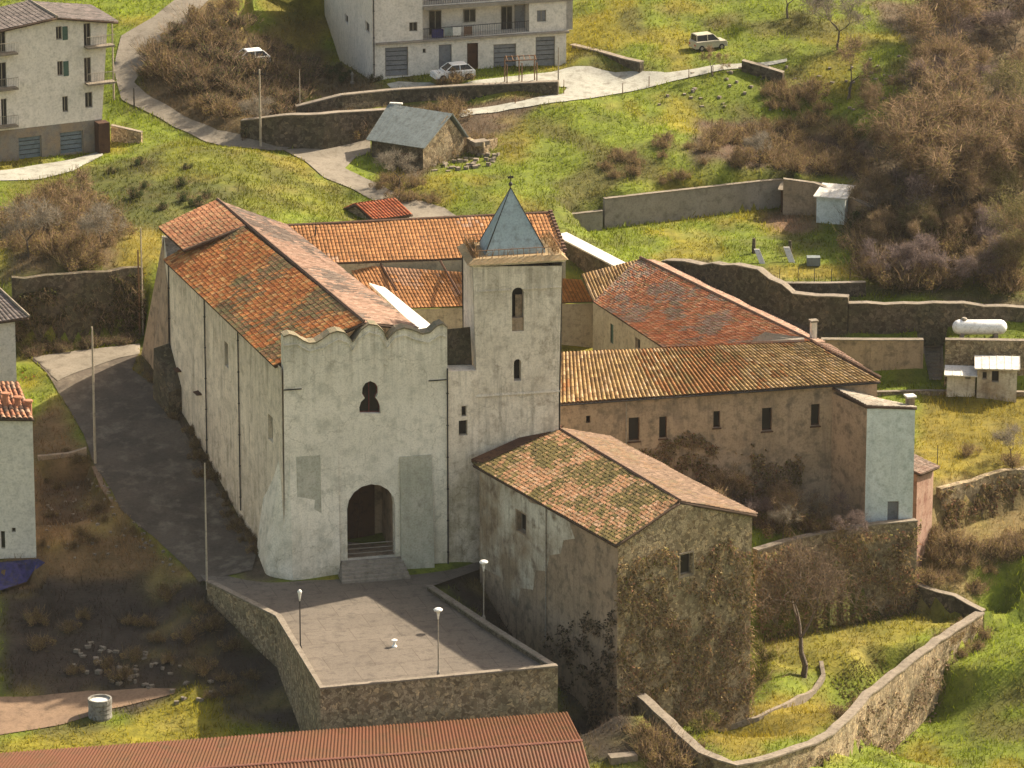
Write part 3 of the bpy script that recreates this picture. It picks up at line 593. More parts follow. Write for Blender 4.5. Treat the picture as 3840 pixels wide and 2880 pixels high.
wall('garden_wall', 'low end of the long grey concrete garden wall behind the bell tower', bwp([(1205,506,8.0,468),(1302,496,8.2,457)]), 'concrete', .35, 'coping', coph=.08)
wall('garden_wall', 'long grey concrete wall on the uphill side of the green garden', bwp([(1306,492,8.2,431),(1400,482,8.2,420),(1500,470,8.2,409),(1640,452,8.2,393),(1690,447,8.2,389)]), 'concrete', .35, 'coping', coph=.07)
wall('garden_wall', 'brown wall running down right from the corner sheds', pw([(1692,388,11.2,7.4),(1760,397,10.9,7.4),(1820,420,10.4,7.4),(1880,448,9.9,7.4)]), 'brown', .35, 'coping', coph=.07)
wall('garden_wall', 'dark wall with broad pale coping just behind the tower roof', pw([(1352,572,10.0,6),(1300,545,10.3,6),(1222,505,10.8,6)]), 'stone_dark', 1.1, 'white', coph=.12, cov=.1)  # white top paints in sun on the roof slope of a low building
wall('ruined_wall', 'dark crumbling wall with jagged pale top behind the red roofed wing', bwp([(1380,600,6,562),(1440,625,5.6,566),(1515,655,5,573),(1585,680,4.8,574),(1635,692,4.7,587),(1661,700,4.6,601),(1688,707,4.5,611),(1711,712,4.4,632),(1765,718,4.4,637),(1830,722,4.4,644)]), 'stone_dark', .7, 'coping', coph=.1, jag=.35)
wall('retaining_wall', 'weedy stone wall behind the white gas tank', bwp([(1832,722,4.4,657),(1950,722,4.5,655),(2080,720,4.6,658),(2170,718,4.7,662),(2290,716,4.7,664)]), 'stone_dark', .6, 'coping', coph=.06, jag=.25)
wall('retaining_wall', 'low wall below the small fenced yellow terrace', bwp([(1690,648,5.7,613),(1790,650,5.7,613),(1870,645,5.8,611)]), 'stone_dark', .4, 'coping', coph=.06)
wall('yard_wall', 'brown walled terrace front left of the narrow garden stairs', bwp([(1772,822,1.2,735),(1880,824,1.2,736),(1993,824,1.2,736)]), 'brown', .5, 'coping', coph=.08)
wall('field_wall', 'rough curved wall along the lower edge of the yellow field', pw([(2034,1056,-.2,-5),(2079,1044,-.2,-5),(2131,1029,-.1,-5),(2212,1010,0,-5),(2300,985,0,-5)]), 'stone', .6, None, jag=.3)
wall('kerb_wall', 'low kerb at the top of the yellow field', bwp([(1870,856,1.1,848),(2000,852,1.1,845),(2230,856,1.1,848)]), 'stone', .3, 'coping', coph=.05)
wall('retaining_wall', 'overgrown brown wall between the front house and the pale blue annex', [(*P(1636,1196,0)[:2], -9, .2), (*P(1700,1178,0)[:2], -9, .25), (*P(1800,1157,0)[:2], -9, .3), (*P(1900,1142,0)[:2], -9, .3), (*P(1982,1132,0)[:2], -9, .2)], 'stone', .5, 'coping', coph=.1)
wall('garden_wall', 'short dark wall closing the far right corner of the sunken garden', pw([(1955,1255,-4.6,-8.5),(1990,1268,-4.9,-8.5),(2060,1290,-5.4,-8.8),(2122,1322,-6.1,-9.5)]), 'stone_dark', .45, 'coping', coph=.08, jag=.2)
ow = pw([(1372,1500,-3.4,-10),(1440,1560,-4.0,-11),(1480,1602,-4.5,-12),(1510,1625,-4.8,-13),(1550,1643,-5.0,-13),(1590,1655,-5.3,-13.5),(1640,1647,-5.5,-13.5),(1680,1634,-5.6,-13.5),(1760,1606,-5.8,-13.5),(1800,1585,-5.9,-13.5),(1832,1556,-6,-13),(1880,1502,-6.1,-13),(1920,1470,-6.1,-12.5),(2030,1386,-6.1,-11),(2124,1326,-6.2,-10)])
wall('garden_wall', 'long curving stone wall with thick pale coping round the sunken garden', ow, 'stone', .5, 'coping', coph=.12, cov=.12, jag=.16)
gw = [G(1572,1580), G(1640,1560), G(1700,1530), G(1762,1500), G(1783,1470), G(1778,1440)]
wall('garden_edging', 'low stone edging winding through the sunken garden', [(p.x, p.y, p.z - .4, p.z + .35) for p in gw], 'coping', .3, None, jag=.15)
wall('boundary_wall', 'low stone wall stub above the forecourt path of the flats', bwp([(1232,112,16.2,98),(1290,130,16,112),(1345,150,15.8,128),(1382,158,15.8,136)]), 'stone_dark', .5, 'coping', coph=.1)
wall('boundary_wall', 'short wall with light top beside the end of the left flats', bwp([(240,300,13.5,272),(305,312,13.3,287)]), 'stone', .3, 'coping', coph=.08)
wall('boundary_wall', 'small broken stone wall alone on the upper meadow', bwp([(1602,152,15.9,132),(1640,160,15.7,140),(1690,172,15.4,158)]), 'stone_dark', .5, 'coping', coph=.06, jag=.2)
wall('yard_wall', 'low brown earth-retaining wall in the yard between the grey house and the street', bwp([(84,1030,1.9,986),(150,1022,2.0,978),(188,1010,2.4,968)]), 'brown', .4, None, jag=.2)
wall('kerb_wall', 'dirty brick kerb round the planting bed beside the street', [(*G(200,1010)[:2], 1.5, 2.9), (*G(222,1060)[:2], .8, 2.2), (*G(262,1108)[:2], .5, 1.4)], 'pole_rust', .3, 'dirt', coph=.08)

# ================================================================ CHURCH
T_ORANGE = [((0.521,0.185,0.056),4),((0.432,0.131,0.040),3),((0.624,0.284,0.095),3),((0.680,0.416,0.174),1.4),((0.273,0.099,0.040),1.5),((0.363,0.240,0.080),1)]
T_RED = [((.42,.14,.06),4),((.48,.20,.095),3),((.52,.31,.18),2),((.25,.095,.05),1.6),((.30,.2,.085),1.2)]
T_PINK = [((0.276,0.169,0.120),4),((0.317,0.209,0.153),3),((0.221,0.128,0.088),2)]
T_MOSS = [((0.145,0.116,0.033),3),((0.106,0.085,0.024),3),((0.184,0.134,0.049),2),((0.068,0.058,0.020),2)]
T_YG = [((0.425,0.280,0.121),3),((0.345,0.213,0.088),3),((0.506,0.347,0.198),2),((0.230,0.134,0.061),1.5)]
T_FLAT = [((0.351,0.157,0.058),3),((0.383,0.179,0.069),3),((0.321,0.136,0.048),1)]
fA, fB = P(608,1252,0), P(966,1224,0)
fp = Pl(fA, fB)
ch = empty('church', (fA.x, fA.y, 0), 'large pale plastered church with scalloped parapet and arched doorway', 'church')
eN = PY(605,795,fA.y + .1); eF = P(362,565,16); 
top = [(612,728),(625,723),(640,727),(655,737),(667,742),(682,741),(697,732),(712,721),(728,716),(745,720),(757,733),(761,739),(766,734),(780,713),(797,701),(815,704),(829,718),(836,735),(842,727),(856,714),(872,709),(890,713),(912,722),(928,719),(943,705),(956,700),(966,708),(966,722)]
out = [(0, -.3), (fp.L, -.3)] + [fp.px(u, v) for u, v in top[::-1]]
out[0] = (fp.px(612, 900)[0], -.3); out[1] = (fp.px(966, 900)[0], -.3)
door = arch(fp.rect(750,1046,854,1206))
key = fp.rect(778,824,822,894); ks = lambda u, v: fp.px(u, v)
keyhole = [ks(777,893), ks(822,893), ks(822,880), ks(818,868), ks(812,860), ks(817,850), ks(817,838), ks(811,828), ks(800,823), ks(789,828), ks(783,838), ks(782,850), ks(788,860), ks(780,868), ks(776,880)]
sq1 = fp.rect(640,1162,657,1187); sq2 = fp.rect(890,1138,903,1166)
mb = MB(); face(mb, fp, out, [door, keyhole, sq1, sq2], .45, 0, back=-.9); mb.build('facade_wall', M['facade'], ch)
# coping tiles riding on the scalloped edge
cb = MB(); tpp = [fp.px(u, v) for u, v in top]
for p, q in zip(tpp[:-1], tpp[1:]):
    if abs(p[0] - q[0]) > .05: cb.hexa([fp.pt(p[0], p[1], .12), fp.pt(q[0], q[1], .12), fp.pt(q[0], q[1], -1.0), fp.pt(p[0], p[1], -1.0)], [fp.pt(p[0], p[1] + .1, .12), fp.pt(q[0], q[1] + .1, .12), fp.pt(q[0], q[1] + .1, -1.0), fp.pt(p[0], p[1] + .1, -1.0)])
cb.build('parapet_coping', mat('mossy_coping', (.20,.17,.11), (.14,.13,.08), (.3,.2,.13), s1=2, s2=5, streak=0), ch)
mo = MB()
for sgn, pts in ((1, [(612,745),(640,741),(668,757),(700,748),(730,731),(752,739),(761,756)]), (1, [(761,756),(775,730),(797,716),(820,722),(836,750)]), (1, [(836,750),(852,729),(875,722),(900,733),(925,738),(950,722),(964,727)])):
    q = [fp.px(*p) for p in pts]
    for a, b in zip(q[:-1], q[1:]): mo.hexa([fp.pt(a[0], a[1] - .09, .002), fp.pt(b[0], b[1] - .09, .002), fp.pt(b[0], b[1], .002), fp.pt(a[0], a[1], .002)], [fp.pt(a[0], a[1] - .09, .1), fp.pt(b[0], b[1] - .09, .1), fp.pt(b[0], b[1], .1), fp.pt(a[0], a[1], .1)])
mo.build('scallop_moulding', M['facade'], ch)
# doorway niche
zb = door[0][1]; a0, a1 = door[0][0], door[1][0]; zt = max(p[1] for p in door)
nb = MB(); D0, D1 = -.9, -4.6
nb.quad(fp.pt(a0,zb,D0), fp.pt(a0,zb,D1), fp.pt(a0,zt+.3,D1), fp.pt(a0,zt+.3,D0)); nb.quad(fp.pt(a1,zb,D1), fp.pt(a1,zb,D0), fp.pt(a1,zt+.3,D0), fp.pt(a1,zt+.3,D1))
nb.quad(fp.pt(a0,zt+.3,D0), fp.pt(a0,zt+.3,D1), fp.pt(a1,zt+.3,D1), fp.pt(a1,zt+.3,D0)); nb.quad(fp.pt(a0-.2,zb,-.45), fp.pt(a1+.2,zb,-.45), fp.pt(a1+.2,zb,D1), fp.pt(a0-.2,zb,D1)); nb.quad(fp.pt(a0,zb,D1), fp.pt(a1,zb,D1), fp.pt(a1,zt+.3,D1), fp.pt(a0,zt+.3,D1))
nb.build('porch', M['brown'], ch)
db = MB(); c = (a0 + a1) / 2
for q in (0, 1):
    l = a0 + .55 + q * (a1 - a0 - 1.1) / 2; r = l + (a1 - a0 - 1.1) / 2 - .03
    db.hexa([fp.pt(l,zb,-4.55), fp.pt(r,zb,-4.55), fp.pt(r,zt-1.2,-4.55), fp.pt(l,zt-1.2,-4.55)], [fp.pt(l,zb,-4.45), fp.pt(r,zb,-4.45), fp.pt(r,zt-1.2,-4.45), fp.pt(l,zt-1.2,-4.45)])
db.build('door', M['wood'], ch)
gb = MB()
for z in (.25, .6, .95): gb.hexa([fp.pt(a0+.02,zb+z,-.6), fp.pt(a1-.02,zb+z,-.6), fp.pt(a1-.02,zb+z+.05,-.6), fp.pt(a0+.02,zb+z+.05,-.6)], [fp.pt(a0+.02,zb+z,-.55), fp.pt(a1-.02,zb+z,-.55), fp.pt(a1-.02,zb+z+.05,-.55), fp.pt(a0+.02,zb+z+.05,-.55)])
gb.build('gate_rails', M['concrete'], ch)
for i in range(6):
    z = .03 + (zb - .03) * (5 - i) / 6; z2 = .03 + (zb - .03) * (6 - i) / 6
    st = MB(); st.hexa([fp.pt(a0-.5-.06*i,0,.06), fp.pt(a1+.4+.05*i,0,.06), fp.pt(a1+.4+.05*i,0,.38+.33*i), fp.pt(a0-.5-.06*i,0,.38+.33*i)], [fp.pt(a0-.5-.06*i,z2,.06), fp.pt(a1+.4+.05*i,z2,.06), fp.pt(a1+.4+.05*i,z2,.38+.33*i), fp.pt(a0-.5-.06*i,z2,.38+.33*i)])
    st.build('step', M['concrete'], ch)
window(ch, fp, keyhole, .4, pm='dark', fm='redwood', label='keyhole-shaped window with red mullion')
kx = fp.px(799.5, 860)[0]; kz0 = fp.px(800, 893)[1]; kz1 = fp.px(800, 826)[1]
window(ch, fp, sq1, .3, pm='wood', fm='wood', mull=False); window(ch, fp, sq2, .3, pm='dark', fm='wood', mull=False)
# battered foot of the facade and right buttress
def batter(pl, s0, s1, z1, o0, o1, name, m, root, z0=-.5, s0b=None, s1b=None, holes=None):
    b = MB(); s0b = s0 if s0b is None else s0b; s1b = s1 if s1b is None else s1b
    b.hexa([pl.pt(s0b,z0,-.3), pl.pt(s1b,z0,-.3), pl.pt(s1b,z0,o0), pl.pt(s0b,z0,o0)], [pl.pt(s0,z1,-.3), pl.pt(s1,z1,-.3), pl.pt(s1,z1,o1), pl.pt(s0,z1,o1)])
    return b.build(name, M[m], root)
sR = fp.px(852,1100)[0]; sE = fp.px(932,1100)[0]; 
batter(fp, a1 + .35, sE, fp.px(880,985)[1], .55, .10, 'buttress', 'damp', ch, s1b=sE + .1)
sp0, sp1 = fp.px(640,1000)[0], fp.px(692,1000)[0]; b = MB(); b.hexa([fp.pt(sp0,2.2,-.1), fp.pt(sp1,2.2,-.1), fp.pt(sp1,2.2,.3), fp.pt(sp0,2.2,.3)], [fp.pt(sp0,fp.px(660,985)[1],-.1), fp.pt(sp1,fp.px(660,985)[1],-.1), fp.pt(sp1,fp.px(660,985)[1],.05), fp.pt(sp0,fp.px(660,985)[1],.05)]); b.build('pilaster', M['damp'], ch)
sL = fp.px(612,1100)[0]
# rounded corner foot at the left
lb = MB(); 
prof = [(-.5, 1.15), (.6, 1.2), (2.0, 1.0), (3.6, .74), (5.2, .48), (7, .24), (9, .06), (10.5, .0)]
rings = []
for z, o in prof:
    pts = [fp.pt(a0 - .62, z, .03 + o * .25), fp.pt(sL + 1.2, z, o * .45)]
    for k in range(7):
        t = math.pi / 2 * k / 6; pts.append(fp.pt(sL - math.sin(t) * o + .5 * (1 - math.sin(t)), z, -.5 + (.5 + o * .45) * math.cos(t) - .6 * math.sin(t)))
    pts.append(fp.pt(sL - o * .9, z, -5.0)); rings.append(pts)
for r0, r1 in zip(rings[:-1], rings[1:]):
    for i in range(len(r0) - 1): lb.quad(r0[i + 1], r0[i], r1[i], r1[i + 1])
lb.add(rings[-1] + [fp.pt(sL + .2, prof[-1][0], -5), fp.pt(a0 - .62, prof[-1][0], -.3)], [tuple(range(len(rings[-1]) + 2))])
lb.build('battered_foot', M['facade'], ch, smooth=True)
# nave left wall
W0 = fp.pt(sL + .02, 0, -.02); nF = Vector((eF.x, eF.y, 0)); npn = Pl((nF.x, nF.y), (W0.x, W0.y))
zl = zat(795, W0.y)
def nrect(u0, v0, u1, v1):
    return npn.rect(u0, v0, u1, v1)
slits = [nrect(580,900,590,952), nrect(500,690,504,700), nrect(618,950,619.5,953)]
nop = [nrect(579,898,589,952), nrect(388,680,396,705), nrect(427,700,434,722), nrect(485,740,493,792)]
mb = MB(); face(mb, npn, [(0, -1), (npn.L, -1), (npn.L, zl), (0, 16)], nop[:1] + nop[3:], .4); mb.build('nave_wall', M['nave'], ch)
for h in (nop[0], nop[3]): window(ch, npn, h, .35, pm='dark', mull=False, name='slit_window')
for (u, v) in ((388,800),(432,850)):
    s_, z_ = npn.px(u, v); b = MB(); b.hexa([npn.pt(s_-.5,z_,0), npn.pt(s_+.5,z_,0), npn.pt(s_+.5,z_,.4), npn.pt(s_-.5,z_,.4)], [npn.pt(s_-.5,z_+.12,0), npn.pt(s_+.5,z_+.12,0), npn.pt(s_+.5,z_+.05,.4), npn.pt(s_-.5,z_+.05,.4)]); b.build('stone_shelf', M['wood'], ch)
def pipe(root, pl, s, z0, z1, off=.09, r=.055, name='downpipe', m='iron'):
    b = MB(); b.tube(pl.pt(s, z0, off), pl.pt(s, z1, off), r, None, 6)
    for z in np.arange(z0 + 1, z1, 2.4): b.tube(pl.pt(s, z, off), pl.pt(s, z + .07, off), r * 1.7, None, 6)
    return b.build(name, M[m], root)
for u in (371.5, 447, 518):
    s_ = npn.px(u, 850)[0]; pipe(ch, npn, s_, 5.9 - 6.2 * s_ / npn.L, 16 + (zl - 16) * s_ / npn.L - .2, r=.05)
s_ = fp.px(964.5, 900)[0]; pipe(ch, fp, s_ + .06, .1, fp.px(966, 795)[1], r=.055)
for u, v in ((632, 842), (945, 822)):
    ab = MB(); s_, z_ = fp.px(u, v); ab.hexa([fp.pt(s_-.65,z_,.002), fp.pt(s_+.65,z_,.002), fp.pt(s_+.65,z_+.07,.002), fp.pt(s_-.65,z_+.07,.002)], [fp.pt(s_-.65,z_,.08), fp.pt(s_+.65,z_,.08), fp.pt(s_+.65,z_+.07,.08), fp.pt(s_-.65,z_+.07,.08)]); ab.build('tie_anchor', M['iron'], ch)
# nave roofs
yr0 = W0.y + 1.6; r0 = PY(783,696, yr0 + .2); rF = PY(503,472, eF.y + 1.3)
e0 = npn.pt(npn.L - .9, zl, .28); e0.z = zat(792, e0.y); eF2 = npn.pt(-.05, 16.05, .28)
rs = r0 + (r0 - rF).normalized() * .2
roof('roof_slope', ch, rF, rs, e0, eF2, T_ORANGE, .24, .34, pal2=[((0.245,0.204,0.088),3),((0.340,0.177,0.088),3),((0.163,0.102,0.048),1.5)], thr=.2, jit=.09, seed=2, amp=.09)
# far choir section, slightly higher
c1, c2 = PY(470,440, eF.y + 6.2), PY(508,478, eF.y + .9); c1.z += 0; c3, c4 = PY(397,549, eF.y - 2.2), PY(343,499, eF.y + 3.2)
c2 = PY(531,497, eF.y - 1.2)
roof('roof_slope', ch, c1 + Vector((0,0,.25)), c2 + Vector((0,0,.25)), c3 + Vector((0,0,.25)), c4 + Vector((0,0,.25)), [((.34,.14,.065),3),((.42,.21,.11),3),((.26,.11,.055),2),((.36,.24,.12),1.5)], .24, .34, jit=.09, seed=4, amp=.09)
g1 = Vector((c4.x + .35, c4.y - .05, 0)); g2 = npn.pt(-.02, 0, -.04); gpn = Pl((g1.x, g1.y), (g2.x, g2.y)); mb = MB(); face(mb, gpn, [(0, 3), (gpn.L, 3), (gpn.L, 15.9), (0, c4.z - .1)], (), 0); mb.build('choir_wall', M['white'], ch)
# right slope, wide strip seen from above, and the pale lean-to of the aisle
q1 = PY(617,487, eF.y + 4.5); q2 = PY(905,712, W0.y + 4.4)
roof('roof_slope', ch, c1 + Vector((0,0,.22)), rs + Vector((0,0,.0)), q2, q1, T_PINK, .29, .40, jit=.06, seed=6, amp=.05, pal2=[((0.109,0.075,0.058),2),((0.177,0.136,0.109),2)], thr=.25)
caps('ridge_tiles', ch, [c1 + Vector((0,0,.3)), rs + Vector((0,0,.12))], r=.16)
vb = MB(); vb.tube(c2 + Vector((0,0,.28)), c3 + Vector((0,0,.28)), .12, None, 5); vb.build('verge_tiles', M['roofdeck'], ch)
l1, l2, l3, l4 = PY(797,611, eF.y - 3), PY(832,621, eF.y - 3.4), PY(998,756, W0.y + 5.0), PY(952,757, W0.y + 4.4)
lm = MB(); lm.hexa([p - Vector((0,0,.2)) for p in (l1,l2,l3,l4)], [l1,l2,l3,l4]); lm.build('aisle_roof', M['white'], ch)
# right wall, back wall and choir block so the building is closed
R0 = fp.pt(fp.px(964,900)[0], 0, -.9); Rn = Vector((R0.x, R0.y)); dN = -npn.d; RF = Rn + dN * npn.L
mb = MB(); rz = zat(770, Rn.y)
mb.quad(V3(Rn,-1), V3(RF,-1), V3(RF,15.8), V3(Rn,15.4)); mb.quad(V3(RF,0), V3((nF.x,nF.y),0), Vector((nF.x,nF.y,15.9)), V3(RF,15.8))
mb.add([V3(RF,15.8), Vector((nF.x,nF.y,15.9)), rF - Vector((0,0,.3))], [(0,1,2)])
mb.build('back_wall', M['nave'], ch)
cb2 = MB(); k1 = Vector((g1.x, g1.y)); k2 = Vector((nF.x, nF.y)); k3 = RF; k4 = k3 + dN * 5; k5 = k1 + dN * .5
cb2.hexa([V3(k1,2), V3(k2,2), V3(k3,2), V3(k4,2), V3(k5,2)], [V3(k1,c4.z-.5), V3(k2,15.6), V3(k3,15.6), V3(k4,15.6), V3(k5,c4.z-.5)]); cb2.build('choir_block', M['nave'], ch)
# sloping buttress at the far left corner
bb = MB(); n0 = npn.pt(0,0,0)
bt = [P(300,765,6.2), P(322,792,5.9), P(372,852,5.4), P(330,735,6.4)]
tt = [PY(352,520,g1.y-.3), PY(356,560,g1.y-.6), PY(370,600,n0.y-.1), PY(360,515,g1.y+.6)]
bb.add([bt[0]-Vector((0,0,1)), bt[1]-Vector((0,0,1)), npn.pt(.02,3.5,.12), tt[0], tt[1], npn.pt(.02,14,.05), V3(k1,3), Vector((g1.x,g1.y,c4.z-.4))], [(0,1,4,3),(1,2,5,4),(6,0,3,7)])
bb.build('sloping_buttress', M['brown'], ch)
bb = MB(); bb.hexa([V3(npn.pt(.2,0,1.5)[:2],3), V3(npn.pt(3.2,0,1.2)[:2],3), V3(npn.pt(3.2,0,.0)[:2],3), V3(npn.pt(.2,0,0)[:2],3)], [npn.pt(.2,9.3,1.3), npn.pt(3.2,6.6,1.0), npn.pt(3.2,6.9,.0), npn.pt(.2,9.6,0)]); bb.build('low_buttress', M['stone_dark'], ch)

# ================================================================ BELL TOWER
TA, TB = P(1032,1215,0), P(1206,1203,0); tA = Vector(TA[:2]); tB = Vector(TB[:2])
bt_ = empty('bell_tower', (TA.x, TA.y, 0), 'square plastered bell tower with grey pyramid spire', 'bell tower')
zt_ = zat(575, TA.y); u0 = (1021 - 1032) / 31.3; u1 = (1214 - 1206) / 31.3
back = Vector((-.95, 4.6)); dd = (tB - tA).normalized()
lo = [tA, tB, tB + back + dd * .2, tA + back]
hi = [tA + dd * u0, tB + dd * u1, tB + dd * u1 + back * .98, tA + dd * u0 + Vector((-.72, 4.5))]
zb_ = 4.0; zmid = zat(856, tA.y)
# the tower leans outwards very slightly, so walls are lofted; openings are cut in the front plane
tp_ = Pl(lo[0], lo[1])
def tface():
    mb = MB(); o = [tp_.px(1032,1215), tp_.px(1206,1203), tp_.px(1207,860), tp_.px(1214,574), tp_.px(1021,576), tp_.px(1030.5,860)]
    o[0] = (o[0][0], -1); o[1] = (o[1][0], -1)
    op1 = arch(tp_.rect(1106,621,1132,716)); op2 = arch(tp_.rect(1110,776,1126,823))
    face(mb, tp_, o, [op1, op2], .7); return mb, op1, op2
mb, op1, op2 = tface()
tl = MB(); q = [V3(lo[3],-1), V3(lo[0],-1), V3(tA + dd * ((1030.5-1032)/31.3), zmid), V3(hi[0], zt_), V3(hi[3], zt_)]
mb.add(q, [tuple(range(5))])
mb.quad(V3(lo[1],-1), V3(lo[2],-1), V3(hi[2],zt_), V3(hi[1],zt_)); mb.quad(V3(lo[2],-1), V3(lo[3],-1), V3(hi[3],zt_), V3(hi[2],zt_))
mb.build('tower_wall', M['tower'], bt_)
b = MB(); b.add([tp_.pt(*p, -.7) for p in op1], [tuple(range(len(op1)))]); b.build('bell_opening', M['dark'], bt_)
b = MB(); b.add([tp_.pt(*p, -.7) for p in op2], [tuple(range(len(op2)))]); b.build('slit_opening', M['dark'], bt_)
# low infill wall at the foot of the bell opening, and a half-closed shutter board
b = MB(); r = tp_.rect(1106,688,1132,716); b.hexa([tp_.pt(p[0],p[1],-.6) for p in r], [tp_.pt(p[0],p[1],-.15) for p in r]); b.build('opening_sill', M['brown'], bt_)
b = MB(); r = tp_.rect(1116,640,1130,690); b.hexa([tp_.pt(p[0],p[1],-.55) for p in r], [tp_.pt(p[0],p[1],-.42) for p in r]); b.build('bell_board', M['brown'], bt_)
for v, nm in ((631.5, 'upper_band'), (857, 'lower_band')):
    za = zat(v, tA.y); b = MB(); sA = tp_.px(1022.5 if v < 700 else 1030.5, v)[0]; sB = tp_.px(1212.5 if v < 700 else 1207, v)[0]
    if v < 700:
        for x0, x1 in ((sA + .3, op1[0][0] - .05), (op1[1][0] + .05, sB)): b.hexa([tp_.pt(x0,za,.003), tp_.pt(x1,za,.003), tp_.pt(x1,za,.07), tp_.pt(x0,za,.07)], [tp_.pt(x0,za+.09,.003), tp_.pt(x1,za+.09,.003), tp_.pt(x1,za+.09,.07), tp_.pt(x0,za+.09,.07)])
    else: b.hexa([tp_.pt(sA-.08,za,.003), tp_.pt(sB+.05,za,.003), tp_.pt(sB+.05,za,.1), tp_.pt(sA-.08,za,.1)], [tp_.pt(sA-.08,za+.13,.003), tp_.pt(sB+.05,za+.13,.003), tp_.pt(sB+.05,za+.13,.06), tp_.pt(sA-.08,za+.13,.06)])
    b.build(nm, M['tower'], bt_)
cen = (hi[0] + hi[1] + hi[2] + hi[3]) / 4
def grow(k, z): return [V3(cen + (p - cen) * k, z) for p in hi]
b = MB(); b.hexa(grow(1.05, zt_), grow(1.09, zt_ + .16)); b.build('cornice', M['tower'], bt_)
b = MB(); b.hexa(grow(1.12, zt_ + .16), grow(.98, zt_ + .5)); b.build('cornice_tiles', mat('cornice_tile', (.30,.21,.11), (.24,.17,.09), (.34,.27,.17), s1=2, s2=5), bt_)
ax = PY(1103,405, cen.y); sc = (1172 - 1035) / 31.3 / (hi[1] - hi[0]).length
sb = grow(sc, zt_ + .45); sb2 = grow(sc * .985, zt_ + .75)
b = MB(); b.hexa(sb, sb2); b.add(sb2 + [ax], [(0,1,4),(1,2,4),(2,3,4),(3,0,4)]); b.build('spire', M['spire'], bt_)
b = MB()
for k in range(4): b.tube(sb2[k], ax, .05, .03, 5)
b.build('spire_hips', M['iron'], bt_)
b = MB(); b.tube(ax - Vector((0,0,.1)), ax + Vector((0,0,.95)), .035, .02, 6); b.lathe(ax + Vector((0,0,.1)), [(.04,0),(.13,.08),(.15,.18),(.09,.28),(.03,.32)], 8); b.box(ax + Vector((0,0,.68)), .42, .05, .16, .4); b.build('weather_vane', M['iron'], bt_)
# railing with dry weeds round the spire
b = MB()
rl = grow(.97, zt_ + .5)
for k in range(4):
    p, q = rl[k], rl[(k + 1) % 4]; n = 14
    for i in range(n):
        a = p.lerp(q, i / n); b.tube(a, a + Vector((0,0,.62)), .022, None, 4)
    b.tube(p + Vector((0,0,.6)), q + Vector((0,0,.6)), .03, None, 4)
b.build('railing', M['pole_rust'], bt_)
n = 700; k = RNG.integers(0, 4, n); t = RNG.random((n, 1)); pa = np.array([rl[i] for i in range(4)]); Cn = pa[k] * (1 - t) + pa[(k + 1) % 4] * t
w_ = np.where(k == 3, 1, np.where(k == 1, .8, .12)); keep = RNG.random(n) < w_; Cn = Cn[keep]; n = len(Cn); cn2 = np.array(cen); Cn[:, :2] = cn2 + (Cn[:, :2] - cn2) * (1 - .15 * RNG.random((n, 1)))
o = cards('dry_weeds', Cn, RNG.normal(size=(n,3)) * .3 + (0,0,1), .3 + .6 * RNG.random(n), .05, np.array([(.22,.14,.07)]) * (.5 + RNG.random((n,1))), M['leaf'], bt_); o['kind'] = 'stuff'
b = MB(); b.tube(V3(lo[3], 11) + Vector((-.04,-.08,0)), V3(hi[3], zt_) + Vector((-.04,-.08,0)), .05, None, 5); b.build('lightning_cable', M['iron'], bt_)
lp = Pl(lo[3], lo[0])
# connecting bay between facade and tower
cA = fp.pt(fp.px(966,900)[0] + .0, 0, -.06); cB = tA + dd * .05; cp_ = Pl((cA.x, cA.y), (cB.x, cB.y - .03)); zt2 = cp_.px(1000, 804)[1]
cw1 = cp_.rect(997,877,1008,900); cw2 = cp_.rect(991,908,1010,941)
mb = MB(); face(mb, cp_, [(0,-.6),(cp_.L,-.6),(cp_.L,zt2),(0,zt2+.2)], [cw1, cw2], .3)
mb.quad(cp_.pt(0,zt2+.2,0), cp_.pt(cp_.L,zt2,0), cp_.pt(cp_.L,zt2+.1,-1.2), cp_.pt(0,zt2+.3,-1.2))
mb.build('bay_wall', M['tower'], ch); 
for h in (cw1, cw2): window(ch, cp_, h, .25, pm='dark', mull=False)
b = MB(); zz = cp_.px(1000,757)[1]; b.quad(cp_.pt(-.3,zt2-.3,-1.2), cp_.pt(cp_.L,zt2-.3,-1.2), cp_.pt(cp_.L,zz+1.2,-1.6), cp_.pt(-.3,zz+1.2,-1.6)); b.build('bay_back_wall', M['stone_dark'], ch)

# ================================================================ FRONT HOUSE
hA, hN, hR = P(1036,1006,8), P(1335,1174,8), P(1625,1110,8)   # back-left, near corner, right eave
hz = -9.0; ridN = PY(1465,1084, (hN.y + hR.y) / 2); ridF = PY(1208,931, ridN.y + (hA.y - hN.y) + .3)
hB = Vector((hR.x + (hA.x - hN.x), hR.y + (hA.y - hN.y), 8)); 
fh = empty('front_house', (hN.x, hN.y, -4), 'old stone house with mossy tiled gable roof in front of the tower', 'house')
pl1 = Pl((hA.x, hA.y), (hN.x, hN.y)); pl2 = Pl((hN.x, hN.y), (hR.x, hR.y))
o1 = pl1.rect(1116,1108,1136,1150)
mb = MB(); face(mb, pl1, [(0,-4),(pl1.L,hz),(pl1.L,8),(0,8)], [o1], .5); mb.build('side_wall', M['brown'], fh)
L1 = pl1.L; rm_ = [(.15,.4),(.2,7.8),(L1*.30,7.85),(L1*.38,7.4),(L1*.5,7.75),(L1*.66,7.6),(L1*.70,6.6),(L1*.62,6.0),(L1*.60,4.9),(L1*.52,4.3),(L1*.50,3.0),(L1*.42,2.6),(L1*.40,1.0),(L1*.31,.6),(L1*.28,-1.0),(L1*.2,-.8),(L1*.15,.5)]
